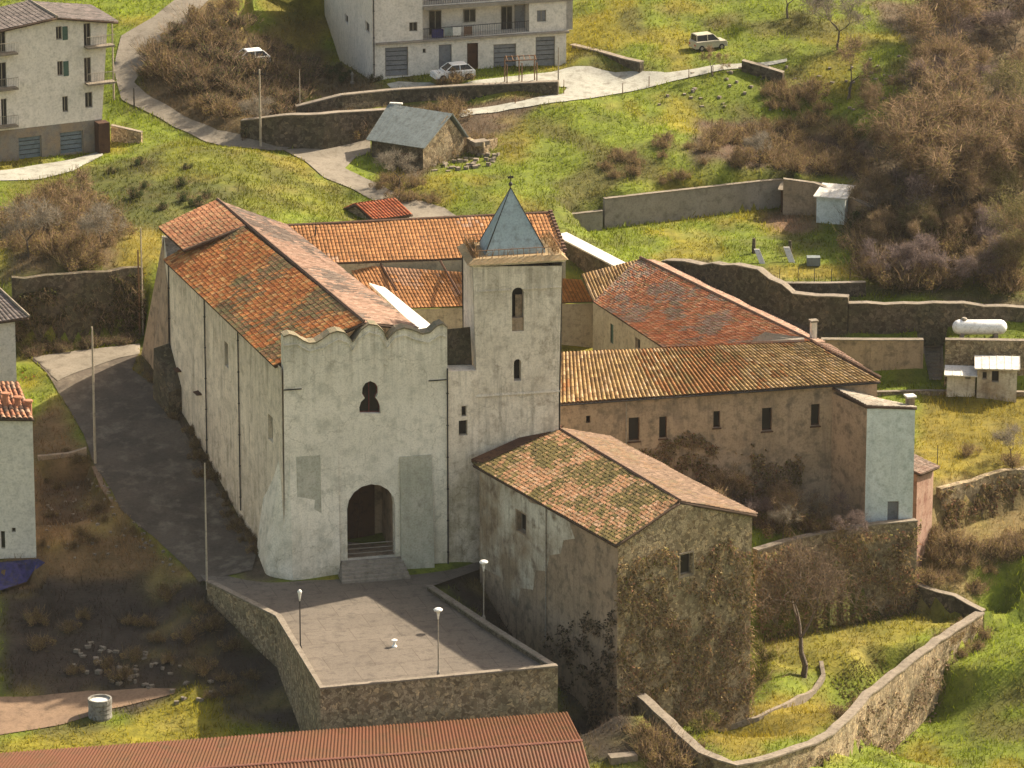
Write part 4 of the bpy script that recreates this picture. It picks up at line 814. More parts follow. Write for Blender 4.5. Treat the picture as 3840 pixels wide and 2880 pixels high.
mb = MB(); face(mb, pl1, rm_, [[(p_[0] + (-.12 if k in (0,3) else .12), p_[1] + (-.12 if k < 2 else .12)) for k, p_ in enumerate(o1)]], 0, .025); mb.build('plaster_remnant', M['patchy'], fh)
window(fh, pl1, o1, .45, pm='dark', mull=False)
g1_ = pl2.rect(1470,1197,1494,1241); rs_ = (Vector(ridN[:2]) - pl2.A).dot(pl2.d)
mb = MB(); face(mb, pl2, [(0,hz),(pl2.L,hz),(pl2.L,8),(rs_,ridN.z-.1),(0,8)], [g1_], .35); mb.build('gable_wall', M['stone'], fh)
window(fh, pl2, g1_, .3, pm='dark', fm='coping', mull=False); b = MB(); ring(b, pl2, [(g1_[0][0]-.16,g1_[0][1]-.16),(g1_[1][0]+.16,g1_[1][1]-.16),(g1_[2][0]+.16,g1_[2][1]+.16),(g1_[3][0]-.16,g1_[3][1]+.16)], .1, .06); b.build('window_surround', M['coping'], fh)
mb = MB(); mb.quad(V3(hR[:2],hz), V3(hB[:2],hz), V3(hB[:2],8), V3(hR[:2],8)); mb.quad(V3(hB[:2],hz), V3(hA[:2],hz), V3(hA[:2],8), V3(hB[:2],8)); mb.build('back_wall', M['brown'], fh)
gd = (ridN - ridF).normalized() * .25; o_ = lambda p, k: p + Vector((pl1.n.x, pl1.n.y, 0)) * k + gd
ex = (ridF - ridN).normalized() * .6
up = Vector((0,0,.05))
roof('roof_slope', fh, ridF + ex + up, ridN + gd + up, o_(hN,.3) + Vector((0,0,-.08)), hA + ex + Vector((pl1.n.x*.3, pl1.n.y*.3, -.08)), T_MOSS + [((.32,.19,.095),2)], .23, .32, jit=.12, amp=.1, seed=8, pal2=[((0.340,0.170,0.088),3),((0.394,0.258,0.163),2),((0.286,0.150,0.068),2),((0.204,0.150,0.068),1.5)], patch=2.2, thr=.1)
roof('roof_slope', fh, ridN + gd + up, ridF + ex + up, hB + ex + Vector((.2,.1,-.08)), hR + gd + Vector((.25,.1,-.08)), [((.19,.125,.085),4),((.24,.16,.11),3),((.14,.09,.06),2)], .27, .38, jit=.1, amp=.08, seed=9, pal2=[((.20,.12,.07),2),((.17,.13,.08),1)], thr=.25)
caps('ridge_tiles', fh, [ridF + ex + up * 3, ridN + gd + up * 3], r=.14)
b = MB(); p, q = hA + ex + Vector((-.35,0,.1)), ridF + ex + Vector((0,.1,.25)); b.hexa([p, p + Vector((.85,-.5,0)), q + Vector((.5,-.55,0)), q], [p + Vector((0,0,.25)), p + Vector((.85,-.5,.12)), q + Vector((.5,-.55,.12)), q + Vector((0,0,.3))]); b.build('abutment_flashing', M['wood'], fh)
pipe(fh, pl1, pl1.px(1182,1150)[0], -2.4, 7.7, .1, .05, m='concrete')

# ================================================================ CONVENT WINGS
# south wing, front range with striped roof
wA, wB = P(1208,868,10), P(1895,820,10); wp = Pl((wA.x, wA.y), (wB.x, wB.y))
sw = empty('convent_wing', (wA.x, wA.y, 0), 'long front convent wing with striped yellowish tiled roof right of the tower', 'convent wing')
rects = [(1266,898,1276,914,0),(1358,902,1382,953,1),(1424,900,1441,947,1),(1541,888,1556,924,1),(1646,881,1668,931,1),(1752,873,1771,920,1)]
holes = [wp.rect(*r[:4]) for r in rects]; sC = wp.px(1792,870)[0]
mb = MB(); face(mb, wp, [(-.4,-1.5),(sC,-1.5),(sC,9.95),(-.4,9.95)], holes, .4); mb.build('front_wall', M['brown'], sw)
for h, r in zip(holes, rects):
    window(sw, wp, h, .35, pm='dark', mull=False, fm='wood', sill=bool(r[4]))
b = MB(); pd = wp.px(1352, 900)[0]; b.build; pipe(sw, wp, pd, 3, 9.6, .08, .04, m='concrete')
w1, w2 = P(1206,763,12.5), P(1750,741,12.6)
n_ = Vector((wp.n.x, wp.n.y, 0)) * .4
roof('roof_slope', sw, w1, w2, wB + n_ + Vector((.15,0,-.05)), wA + n_ + Vector((-.2,0,-.05)), T_YG, .30, .42, jit=.03, amp=.13, seed=11, pal2=[((0.340,0.150,0.054),3),((0.299,0.136,0.048),2),((0.245,0.170,0.068),2)], patch=4, thr=.22)
bk = Vector((-wp.n.x, -wp.n.y, 0))
w3, w4 = w2 + bk * 4.3 + Vector((0,0,-2.5)), w1 + bk * 4.3 + Vector((0,0,-2.5))
roof('roof_slope', sw, w2, w1, w4, w3, T_ORANGE, .30, .42, seed=12)
mb = MB(); mb.quad(Vector((w3.x,w3.y,-1)), Vector((w4.x,w4.y,-1)), w4, w3); mb.quad(Vector((w4.x,w4.y,-1)), Vector((wA.x,wA.y,-1)), wA, w4); mb.build('back_wall', M['court'], sw)
# east wing, red roof
eE, eW = P(1383,560,12.6), P(1281,652,10)
ew = empty('convent_wing', (eW.x, eW.y, 2), 'slanting convent wing with mottled red roof behind the front range', 'convent wing')
e3 = P(1434,753,10); e4 = PY(1754,741, w2.y + .1)
roof('roof_slope', ew, eE, e4 + Vector((0,0,.05)), e3, eW, T_RED, .24, .34, jit=.12, amp=.08, seed=14, pal2=[((0.340,0.245,0.184),3),((0.245,0.190,0.109),2),((0.286,0.136,0.095),2)], patch=1.6, thr=.12)
yc = P(1256,592,11.9)
roof('roof_slope', ew, yc, eE, eE + Vector((.1,-.1,-.02)), eW, T_YG, .28, .4, jit=.03, amp=.08, seed=15)
er1, er2 = PY(1412,562, eE.y + 2.0), wB + Vector((.25,.15,.02))
roof('roof_slope', ew, e4 + Vector((0,0,.05)), eE, er1, PY(1782,741, e4.y + 1.2), T_PINK, .29, .40, seed=16, amp=.05, jit=.05)
roof('roof_slope', ew, PY(1790,745,e4.y+1.3), e4 + Vector((-.1,0,.08)), w2 + Vector((.0,-.1,.06)), er2, T_PINK, .29, .4, seed=17, amp=.05, jit=.05)
caps('ridge_tiles', ew, [eE + Vector((0,0,.12)), e4 + Vector((0,0,.15)), er2 + Vector((0,0,.1))], r=.13)
epl = Pl((eW.x, eW.y), (e3.x, e3.y)); h1 = epl.rect(1372,731,1383,756); h2 = epl.rect(1318,700,1325,742)
mb = MB(); face(mb, epl, [(0,0),(epl.L,0),(epl.L,9.95),(0,9.95)], [h1, h2], .3); mb.build('courtyard_wall', M['court'], ew)
window(ew, epl, h1, .25, pm='dark', mull=False); window(ew, epl, h2, .12, pm='shutter', fm='shutter', mull=False, label='green shuttered window')
mb = MB(); a_, b_ = Vector(er1[:2]), Vector(wB[:2]); c_ = Vector(P(1782,741,10.8)[:2])
mb.quad(V3(b_,-1.5), V3(a_,0), Vector((a_.x,a_.y,er1.z-.1)), V3(b_,9.9)); mb.quad(V3(a_,0), Vector((eW.x,eW.y,0)), Vector((eW.x,eW.y,9.9)), Vector((a_.x,a_.y,er1.z-.1)))
s2p = wp.pt(sC,0); mb.quad(Vector((s2p.x,s2p.y,-1.5)), V3(b_,-1.5), V3(b_,9.9), Vector((s2p.x,s2p.y,9.9))); mb.build('outer_wall', M['brown'], ew)
b = MB(); b.hexa([PY(1622,742,w2.y+.2), PY(1738,738,w2.y+.3), PY(1736,734,w2.y+.6), PY(1652,722,w2.y+.5)], [p + Vector((0,0,.18)) for p in (PY(1622,742,w2.y+.2), PY(1738,738,w2.y+.3), PY(1736,734,w2.y+.6), PY(1652,722,w2.y+.5))]); b.build('valley_flashing', M['concrete'], ew)
cm = MB(); cpt = PY(1757,728, e4.y + 1.6); cm.box(cpt - Vector((0,0,1.5)), .42, .42, 2.7, .3); cm.build('chimney', M['tower'], ew); cm = MB(); cm.box(cpt + Vector((0,0,1.2)), .62, .62, .14, .3); cm.build('chimney_cap', M['coping'], ew)
# north range: upper and lower orange roofs
nE1, nE2 = P(618,489,13.6), P(1188,461,13.6); nA, nB = P(745,568,11.5), P(1222,551,11.6); nA0 = nA + (nA - nB).normalized() * 4
nw = empty('convent_wing', (nA.x, nA.y, 4), 'rear convent wing with smooth orange roof stepped in two tiers behind the nave', 'convent wing')
roof('upper_roof', nw, nE1, nE2, nB, nA0, T_FLAT, .30, .42, jit=.02, amp=.035, seed=20, pal2=[((0.394,0.224,0.136),3)], thr=.3, patch=5)
bkn = Vector((nE2.x - nE1.x, nE2.y - nE1.y, 0)).normalized(); bkn = Vector((-bkn.y, bkn.x, 0))
roof('upper_roof', nw, nE2, nE1, nE1 + bkn * 3 + Vector((0,0,-1.4)), nE2 + bkn * 3 + Vector((0,0,-1.4)), T_FLAT, .30, .42, seed=21, amp=.035)
fA2, fB2 = P(752,572,11.1), yc + Vector((.05,.1,-.5)); fA3, fB3 = P(842,667,9), P(1281,652,9); fA3 = fA3 + (fA3 - fB3).normalized() * 1.5
roof('lower_roof', nw, fA2, fB2, fB3, fA3, T_FLAT, .30, .42, jit=.02, amp=.035, seed=22, pal2=[((0.374,0.204,0.116),3)], thr=.3, patch=5)
b = MB()
for p, q in (((822,572),(856,630)), ((951,566),(993,640)), ((1003,560),(1003,561))):
    d1 = (Vector(fB2) - Vector(fA2)); 
    def onroof(u, v):
        nr = (fB2 - fA2).cross(fA3 - fA2); dvec = Vector(ray(u, v)); oo = Vector((0,0,ZC)); t = (fA2 - oo).dot(nr) / dvec.dot(nr); return oo + dvec * t
    a, c = onroof(*p), onroof(*q)
    if (a - c).length > .5: b.tube(a + Vector((0,0,.1)), c + Vector((0,0,.1)), .09, None, 5)
b.build('seam_tiles', M['wood'], nw)
b = MB(); b.tube(nE1 + Vector((0,0,.1)), nE2 + Vector((0,0,.1)), .12, None, 6); b.build('ridge_tiles', M['captile'], nw)
b = MB()
for i in range(13):
    p = nE2.lerp(nB, i / 13); b.box(p + Vector((.05,0,.05)), .25, .32, .22, .4)
b.build('verge_tiles', M['captile'], nw)
mb = MB(); mb.quad(Vector((nA0.x,nA0.y,4)), Vector((nB.x,nB.y,4)), nB - Vector((0,0,.1)), nA0 - Vector((0,0,.1)))
q1_, q2_ = nE1 + bkn * 3, nE2 + bkn * 3; mb.quad(Vector((q2_.x,q2_.y,4)), Vector((q1_.x,q1_.y,4)), q1_ + Vector((0,0,-1.4)), q2_ + Vector((0,0,-1.4)))
mb.add([Vector((nB.x,nB.y,4)), Vector((q2_.x,q2_.y,4)), q2_ + Vector((0,0,-1.4)), nE2 - Vector((0,0,.1)), nB - Vector((0,0,.1))], [(0,1,2,3,4)])
mb.add([Vector((q1_.x,q1_.y,4)), Vector((nA0.x,nA0.y,4)), nA0 - Vector((0,0,.1)), nE1 - Vector((0,0,.1)), q1_ + Vector((0,0,-1.4))], [(0,1,2,3,4)])
mb.quad(Vector((fA3.x,fA3.y,0)), Vector((fB3.x,fB3.y,0)), fB3 - Vector((0,0,.1)), fA3 - Vector((0,0,.1))); mb.build('courtyard_wall', M['court'], nw)
pb = MB(); p = PY(682,530, nA.y + 2.5); pb.tube(p - Vector((0,0,.6)), p + Vector((0,0,1.6)), .05, None, 6); pb.build('vent_pipe', M['iron'], nw)

# ================================================================ PALE BLUE ANNEX
aL, aF, aR = P(1788,844,9.25), P(1873,883,8.9), P(1977,881,8.9)
ax_ = empty('annex', (aF.x, aF.y, 0), 'tall narrow annex with pale blue front at the right end of the convent', 'annex')
p1, p2 = Pl((aL.x,aL.y),(aF.x,aF.y)), Pl((aF.x,aF.y),(aR.x,aR.y)); aK = aR + (aL - aF)
mb = MB(); face(mb, p1, [(0,-1.5),(p1.L,-1.5),(p1.L,8.9),(0,9.25)], (), 0); mb.build('side_wall', M['brown'], ax_)
dr = p2.rect(1917,1083,1941,1133); mb = MB(); face(mb, p2, [(0,-1.5),(p2.L,-1.5),(p2.L,8.9),(0,8.9)], [dr], .3); mb.build('front_wall', M['blue'], ax_)
window(ax_, p2, dr, .25, name='door', pm='garage', fm='concrete', mull=False)
mb = MB(); aK2 = aK + Vector((0,0,-.85)); mb.quad(V3(aR[:2],-1.5), V3(aK[:2],-1.5), aK2, aR); mb.quad(V3(aK[:2],-1.5), V3(aL[:2],-1.5), aL, aK2); mb.build('back_wall', M['brown'], ax_)
t3 = aK + Vector((0,0,.3)); roof('roof_slope', ax_, aL + Vector((0,0,.45)), aF + Vector((-.02,-.12,.25)), aR + Vector((.15,-.05,.02)), aK + Vector((.1,0,-.75)), [((.40,.35,.28),4),((.33,.27,.21),2)], .3, .42, seed=25, amp=.05)  # tile tones raised to paint direct sun onto this slope
cm = MB(); cpt = PY(1966,868, aR.y + .9); cm.box(cpt - Vector((0,0,.6)), .5, .6, 1.0, .3); cm.build('chimney', M['brown'], ax_); cm = MB(); cm.box(cpt + Vector((0,0,.4)), .75, .8, .12, .3); cm.build('chimney_cap', M['white'], ax_)
# pink lean-to behind it
l0 = P(1978,1166,-2.3); l1_ = P(2012,1146,-2.6); lp_ = Pl((l0.x,l0.y),(l1_.x,l1_.y))
lt = empty('lean_to', (l0.x,l0.y,-3), 'small lean-to with flaking sunlit pink wall behind the pale blue annex', 'lean-to')
zt5 = zat(1010, l1_.y); hl = lp_.rect(1995,1078,2003,1094)
mb = MB(); face(mb, lp_, [(0,-5),(lp_.L,-5),(lp_.L+.15,zt5-.6),(lp_.L,zt5),(0,zt5+.5)], (), 0); 
iv = Vector((-1.8,.6,0)); mb.quad(V3(l1_[:2],-5), V3((l1_+iv)[:2],-5), V3((l1_+iv)[:2],zt5+.6), V3(l1_[:2],zt5)); mb.quad(V3((l0+iv)[:2],-5), V3(l0[:2],-5), V3(l0[:2],zt5+.5), V3((l0+iv)[:2],zt5+1)); mb.build('wall_body', M['pink'], lt)
r1, r2 = lp_.pt(-.2,zt5+.55,.35), lp_.pt(lp_.L+.3,zt5+.02,.45)
roof('roof_slope', lt, r1 + Vector((-2.2,.7,.9)), r2 + Vector((-2.2,.7,.9)), r2, r1, [((.22,.165,.13),3),((.19,.12,.09),2)], .28, .38, seed=26, amp=.06)
b = MB(); b.tube(r2 + Vector((-.2,.1,0)), r2 + Vector((-.2,.1,1.7)), .03, None, 5); b.build('aerial', M['iron'], lt)
# ================================================================ LARGE BLOCK OF FLATS (top centre)
def opening(root, pl, u0, v0, u1, v1, holes, name='window', pm='glass', fm='frame', depth=.2, mull=True, lab=None, later=[]):
    r = pl.rect(u0, v0, u1, v1); holes.append(r); return (root, pl, r, depth, name, fm, pm, mull, lab)
def do(lst):
    for (root, pl, r, depth, name, fm, pm, mull, lab) in lst: window(root, pl, r, depth, name=name, fm=fm, pm=pm, mull=mull, label=lab)
fL, fR = P(805,169,15.3), P(1223,142,15.5)
ap = empty('apartment_building', (fL.x, fL.y, 15), 'large beige block of flats with garages on the ground floor', 'block of flats')
fpl = Pl((fL.x,fL.y),(fR.x,fR.y)); sd = Vector((-fpl.d.y, fpl.d.x)); zT = 25.2
lb_ = Vector(fL[:2]) + sd * 11.5; ubk = (697 - 1106) / F
# choose depth so the far corner shows at u = 697
for k in np.arange(4, 30, .1):
    q = Vector(fL[:2]) + sd * k
    if proj((q.x, q.y, 20))[0] < 697.5: break
lb_ = q; rb_ = Vector(fR[:2]) + (lb_ - Vector(fL[:2])); spl = Pl(lb_, fL[:2])
z1 = zat(86, fL.y + 1); z2 = zat(14, fL.y + 1)
lst = []; hh = []
lst.append(opening(ap, fpl, 832,102,882,165, hh, 'garage_door', 'garage', mull=False)); lst.append(opening(ap, fpl, 948,96,976,156, hh, 'garage_door', 'garage', mull=False))
lst.append(opening(ap, fpl, 1009,93,1033,150, hh, 'door', 'wood', 'wood', mull=False)); lst.append(opening(ap, fpl, 1066,95,1115,150, hh, 'garage_door', 'garage', mull=False)); lst.append(opening(ap, fpl, 1157,79,1199,144, hh, 'garage_door', 'garage', mull=False))
lst.append(opening(ap, fpl, 913,105,920,115, hh, 'window', 'glass', mull=False))
lst.append(opening(ap, fpl, 884,48,902,68, hh, 'window', 'glass')); lst.append(opening(ap, fpl, 842,-24,858,-4, hh, 'window', 'glass')) 
lst.append(opening(ap, fpl, 1160,22,1180,47, hh, 'window', 'garage')); lst.append(opening(ap, fpl, 1205,-50,1222,-28, hh, 'window', 'glass'))
sM0 = fpl.px(913,60)[0]; sM1 = fpl.px(1143,60)[0]; sEnd = fpl.px(1237,60)[0]
loggia = [(sM0, z1), (sM1, z1 + .25), (sM1, z2 - .15), (sM0, z2 - .3)]; log2 = [(sM0, z2 + .1), (sM1, z2 + .3), (sM1, z2 + 2.9), (sM0, z2 + 2.8)]
mb = MB(); face(mb, fpl, [(0,13),(fpl.L,13.5),(fpl.L,z1+.2),(sEnd,z1+.25),(sEnd,zT),(0,zT)], hh + [loggia, log2], .25); 
for lg in (loggia, log2):
    a, b_, c, d = lg; D_ = -1.6
    mb.quad(fpl.pt(*a,0), fpl.pt(*b_,0), fpl.pt(*b_,D_), fpl.pt(*a,D_)); mb.quad(fpl.pt(*d,D_), fpl.pt(*c,D_), fpl.pt(*c,0), fpl.pt(*d,0)); mb.quad(fpl.pt(*a,0), fpl.pt(*a,D_), fpl.pt(*d,D_), fpl.pt(*d,0)); mb.quad(fpl.pt(*b_,D_), fpl.pt(*b_,0), fpl.pt(*c,0), fpl.pt(*c,D_))
    mb.quad(fpl.pt(*a,D_), fpl.pt(*b_,D_), fpl.pt(*c,D_), fpl.pt(*d,D_))
mb.build('front_wall', M['beige'], ap); do(lst)
for (lg, wins) in ((loggia, ((.9,.05,1.1,2.2),(7.4,.1,1.0,2.2),(8.6,.1,1.9,2.3),(4.0,1.0,1.1,1.2))), (log2, ((.9,.05,1.1,2.2),(7.4,.1,1.0,2.2),(4.0,1.0,1.1,1.2)))):
    for s_, z_, w_, h_ in wins:
        a, zz = lg[0][0] + s_, lg[0][1] + z_; r = [(a,zz),(a+w_,zz),(a+w_,zz+h_),(a,zz+h_)]
        window(ap, fpl, r, .0, off=-1.55, name='balcony_door' if h_ > 1.5 else 'window', pm='glass' if w_ != 1.9 else 'garage')
    b = MB(); n = 46
    for i in range(n + 1):
        s_ = lg[0][0] + (lg[1][0] - lg[0][0]) * i / n; b.tube(fpl.pt(s_, lg[0][1] + .02 + .25 * i / n, -.06), fpl.pt(s_, lg[0][1] + .95 + .25 * i / n, -.06), .018, None, 4)
    b.tube(fpl.pt(lg[0][0], lg[0][1] + .95, -.06), fpl.pt(lg[1][0], lg[1][1] + .95, -.06), .035, None, 5); b.build('railing', M['iron'], ap)
b = MB(); b.hexa([fpl.pt(.3,z1-.22,-.02), fpl.pt(fpl.L+.2,z1+.02,-.02), fpl.pt(fpl.L+.2,z1+.02,.35), fpl.pt(.3,z1-.22,.35)], [fpl.pt(.3,z1-.05,-.02), fpl.pt(fpl.L+.2,z1+.2,-.02), fpl.pt(fpl.L+.2,z1+.2,.35), fpl.pt(.3,z1-.05,.35)]); b.build('floor_band', M['concrete'], ap)
b = MB(); b.hexa([fpl.pt(sM0,z2-.3,-.02), fpl.pt(sEnd,z2-.1,-.02), fpl.pt(sEnd,z2-.1,.25), fpl.pt(sM0,z2-.3,.25)], [fpl.pt(sM0,z2+.02,-.02), fpl.pt(sEnd,z2+.2,-.02), fpl.pt(sEnd,z2+.2,.25), fpl.pt(sM0,z2+.02,.25)]); b.build('floor_band', M['concrete'], ap)
b = MB(); s_ = fpl.px(932,66)[0]; b.hexa([fpl.pt(s_+.1,z1+.1,-.5), fpl.pt(s_+1.1,z1+.1,-.5), fpl.pt(s_+1.1,z1+.1,-.1), fpl.pt(s_+.1,z1+.1,-.1)], [fpl.pt(s_+.1,z1+.8,-.5), fpl.pt(s_+1.1,z1+.8,-.5), fpl.pt(s_+1.1,z1+.8,-.1), fpl.pt(s_+.1,z1+.8,-.1)]); b.build('balcony_box', M['bluepaint'], ap)
hs = []; l2_ = []
l2_.append(opening(ap, spl, 789,48,798,70, hs)); l2_.append(opening(ap, spl, 745,32,752,50, hs)); l2_.append(opening(ap, spl, 789,-26,798,-6, hs))
mb = MB(); face(mb, spl, [(0,11),(spl.L,12),(spl.L,zT),(0,zT)], hs, .25); mb.build('side_wall', M['beige'], ap); do(l2_)
mb = MB(); e_ = Vector(fR[:2]); e2_ = e_ + (rb_ - e_); pe = fpl.pt(sEnd,0); 
mb.quad(V3(e_,13), V3(e2_,13), V3(e2_,zT), V3(e_,zT)); mb.quad(Vector((pe.x,pe.y,z1)), V3(e_,z1), V3(e_,z1+.01), Vector((pe.x,pe.y,z1+.01))); mb.quad(V3(e2_,13), V3(lb_,11), V3(lb_,zT), V3(e2_,zT))
pk = Vector(pe[:2]) + (rb_ - e_); mb.hexa([V3(e_,z1+.3), Vector((pe.x,pe.y,z1+.3)), V3(pk,z1+.3), V3(rb_,z1+.3)], [V3(e_,zT-.2), Vector((pe.x,pe.y,zT-.2)), V3(pk,zT-.2), V3(rb_,zT-.2)])
mb.build('rear_walls', M['beige'], ap)
mb = MB(); rr_ = [fpl.pt(-.6,zT,.6), fpl.pt(sEnd+.5,zT,.6), V3(pk,zT) + Vector((.5,.6,0)), V3(lb_,zT) + Vector((-.5,.6,0))]; cc = sum(rr_, Vector()) / 4
m1, m2 = (rr_[0] + rr_[3]) / 2 * .75 + cc * .25 + Vector((0,0,2.2)), (rr_[1] + rr_[2]) / 2 * .75 + cc * .25 + Vector((0,0,2.2)); mb.add(rr_ + [m1, m2], [(0,1,5,4),(1,2,5),(2,3,4,5),(3,0,4),(3,2,1,0)]); mb.build('roof', M['captile'], ap)
pipe(ap, fpl, .12, 15.5, 27, .08, .05)

# ================================================================ LEFT BLOCK OF FLATS
gL, gR = P(-75,362,13), P(222,322,13.2); gpl = Pl((gL.x,gL.y),(gR.x,gR.y))
la = empty('apartment_building', (gR.x, gR.y, 13), 'left hillside block of flats with dark gable roof and small windows', 'block of flats')
prof_ = [gpl.px(232,48), gpl.px(118,41), gpl.px(-70,82)]
hh = []; lst = []
for r in ((121,57,134,86),(124,132,136,164)):
    lst.append(opening(la, gpl, *r, hh)); 
lst.append(opening(la, gpl, 135,208,147,242, hh)); lst.append(opening(la, gpl, 181,50,196,101, hh, 'balcony_door')); lst.append(opening(la, gpl, 182,124,197,179, hh, 'balcony_door')); lst.append(opening(la, gpl, 184,199,200,233, hh))
for r in ((-4,60,12,114),(-4,135,14,190),(3,213,15,272)): lst.append(opening(la, gpl, *r, hh, 'balcony_door'))
for r in ((-50,66,-38,96),(-50,145,-38,176),(-50,222,-38,252)): lst.append(opening(la, gpl, *r, hh))
zb2 = gpl.px(110,270)[1]
mb = MB(); face(mb, gpl, [(0,zb2),(gpl.L,zb2),prof_[0],prof_[1],prof_[2]], hh, .25); mb.build('front_wall', M['beige'], la); do(lst)
hb = []; lst = [opening(la, gpl, 40,295,90,345, hb, 'garage_door', 'garage2', mull=False), opening(la, gpl, 130,284,180,332, hb, 'garage_door', 'garage2', mull=False)]
mb = MB(); face(mb, gpl, [(0,11.5),(gpl.L,11.5),(gpl.L,zb2),(0,zb2)], hb, .2, off=.0); mb.build('ground_floor_wall', M['ochre'], la); do(lst)
for u0_, u1_, v in ((181,241,103),(183,243,182),(-10,32,118),(-10,33,194),(-10,33,275)):
    a, z_ = gpl.px(u0_, v); b_, _ = gpl.px(u1_, v); mb = MB(); mb.hexa([gpl.pt(a,z_,-.02 if u1_ < 200 else -.02), gpl.pt(b_,z_,-.02), gpl.pt(b_,z_,.85), gpl.pt(a,z_,.85)], [gpl.pt(a,z_+.15,-.02), gpl.pt(b_,z_+.15,-.02), gpl.pt(b_,z_+.15,.85), gpl.pt(a,z_+.15,.85)])
    o = mb.build('balcony', M['coping'], la); mb = MB(); n = max(6, int((b_ - a) / .14))
    for i in range(n + 1): mb.tube(gpl.pt(a + (b_ - a) * i / n, z_ + .15, .8), gpl.pt(a + (b_ - a) * i / n, z_ + 1.05, .8), .014, None, 4)
    mb.tube(gpl.pt(a, z_ + 1.05, .8), gpl.pt(b_, z_ + 1.05, .8), .025, None, 5); mb.build('railing', M['frame'], o)
for r in ((135,57,146,86),(137,132,148,164)):
    q = gpl.rect(*r); b = MB(); b.hexa([gpl.pt(p[0],p[1],.01) for p in q], [gpl.pt(p[0],p[1],.06) for p in q]); b.build('shutter', M['shutter'], la)
gb_ = Vector((-gpl.d.y, gpl.d.x)); bl, br = Vector(gL[:2]) + gb_ * 5.6, Vector(gR[:2]) + gb_ * 5.6
pr = gpl.pt(prof_[0][0], 0); mb = MB(); mb.quad(V3(gR[:2],11), V3(br,12), V3(br,prof_[0][1]), Vector((gR.x,gR.y,prof_[0][1]))); mb.quad(V3(bl,12), V3(gL[:2],11), V3(gL[:2],prof_[2][1]), V3(bl,prof_[2][1])); mb.quad(V3(br,12), V3(bl,12), V3(bl,prof_[2][1]), V3(br,prof_[0][1])); mb.build('rear_walls', M['beige'], la)
bk_ = V3(gb_) * 6.4 + Vector((0,0,.1)); e1_, e2__, e3_ = gpl.pt(prof_[0][0]+.8, prof_[0][1]+.02, .5), gpl.pt(prof_[1][0], prof_[1][1]+.2, .5), gpl.pt(prof_[2][0]-.5, prof_[2][1]+.02, .5)
dk = [((.13,.11,.10),3),((.16,.13,.12),2),((.10,.085,.08),2)]
roof('roof_slope', la, e2__, e2__ + bk_, e1_ + bk_, e1_, dk, .3, .42, seed=30, amp=.05, jit=.04); roof('roof_slope', la, e2__ + bk_, e2__, e3_, e3_ + bk_, dk, .3, .42, seed=31, amp=.05, jit=.04)
mb = MB(); mb.tube(e2__ + Vector((0,0,.1)), e2__ + bk_ + Vector((0,0,.1)), .14, None, 6); mb.build('ridge_tiles', M['coping'], la)
mb = MB(); a, z_ = gpl.px(205,318); mb.hexa([gpl.pt(a,11.5,-.1), gpl.pt(a+1,11.5,-.1), gpl.pt(a+1,11.5,1.0), gpl.pt(a,11.5,1.0)], [gpl.pt(a,zb2-.1,-.1), gpl.pt(a+1,zb2-.1,-.1), gpl.pt(a+1,zb2-.1,1.0), gpl.pt(a,zb2-.1,1.0)]); mb.build('entrance_porch', M['wood'], la)
# house with red panels behind
b0 = P(150,30,17.5); rh = empty('background_house', (b0.x, b0.y + 4, 17), 'pale house with red shutters peeking over the dark roof in the corner', 'house')
hp0, hp1 = P(120,45,17.2), P(207,38,17.4); hp = Pl((hp0.x,hp0.y),(hp1.x,hp1.y)); hh = []; lst = [opening(rh, hp, 150,2,158,28, hh, pm='red', fm='red', mull=False), opening(rh, hp, 186,0,194,27, hh, pm='red', fm='red', mull=False), opening(rh, hp, 128,0,136,14, hh)]
mb = MB(); face(mb, hp, [(0,15),(hp.L,15),(hp.L,22),(0,22)], hh, .15); q_ = Vector((-hp.d.y*6, hp.d.x*6, 0)); mb.quad(hp.pt(hp.L,15), hp.pt(hp.L,15)+q_, hp.pt(hp.L,22)+q_, hp.pt(hp.L,22)); mb.quad(hp.pt(0,15)+q_, hp.pt(0,15), hp.pt(0,22), hp.pt(0,22)+q_); mb.quad(hp.pt(hp.L,15)+q_, hp.pt(0,15)+q_, hp.pt(0,22)+q_, hp.pt(hp.L,22)+q_); mb.build('wall_body', M['white'], rh); do(lst)
roof('roof_slope', rh, hp.pt(-.3,23.2,-3), hp.pt(hp.L+.3,23.2,-3), hp.pt(hp.L+.3,22,.4), hp.pt(-.3,22,.4), T_FLAT, .3, .42, seed=33)
roof('roof_slope', rh, hp.pt(hp.L+.3,23.2,-3), hp.pt(-.3,23.2,-3), hp.pt(-.3,22,-6.4), hp.pt(hp.L+.3,22,-6.4), T_FLAT, .3, .42, seed=34)
# ================================================================ BARN
bA, bN, bR = P(803,332,12.8), P(914,364,12.2), P(1002,336,12.4); zE = zat(314, bN.y); bp = Pl((bA.x,bA.y),(bN.x,bN.y)); bq = Pl((bN.x,bN.y),(bR.x,bR.y))
bn = empty('barn', (bN.x, bN.y, 12), 'old stone barn with blue-grey sheet roof beside the lane', 'barn')
rN_, rF_ = PY(971,244, bN.y + 2.6), PY(848,226, bN.y + 2.6 + (bA.y - bN.y) * 1.0)
hB1 = bp.rect(862,330,884,362)
mb = MB(); face(mb, bp, [(0,10.5),(bp.L,10.5),(bp.L,zE),(0,zE)], [hB1], .3); mb.build('front_wall', M['stone_dark'], bn); window(bn, bp, hB1, .25, name='door', pm='wood', fm='wood', mull=False)
rsb = min(bq.L * .6, (Vector(rN_[:2]) - bq.A).dot(bq.d)); mb = MB(); face(mb, bq, [(0,10.5),(bq.L,10.5),(bq.L,zE-.2),(rsb,rN_.z-.1),(0,zE)], (), 0); mb.build('gable_wall', M['stone'], bn)
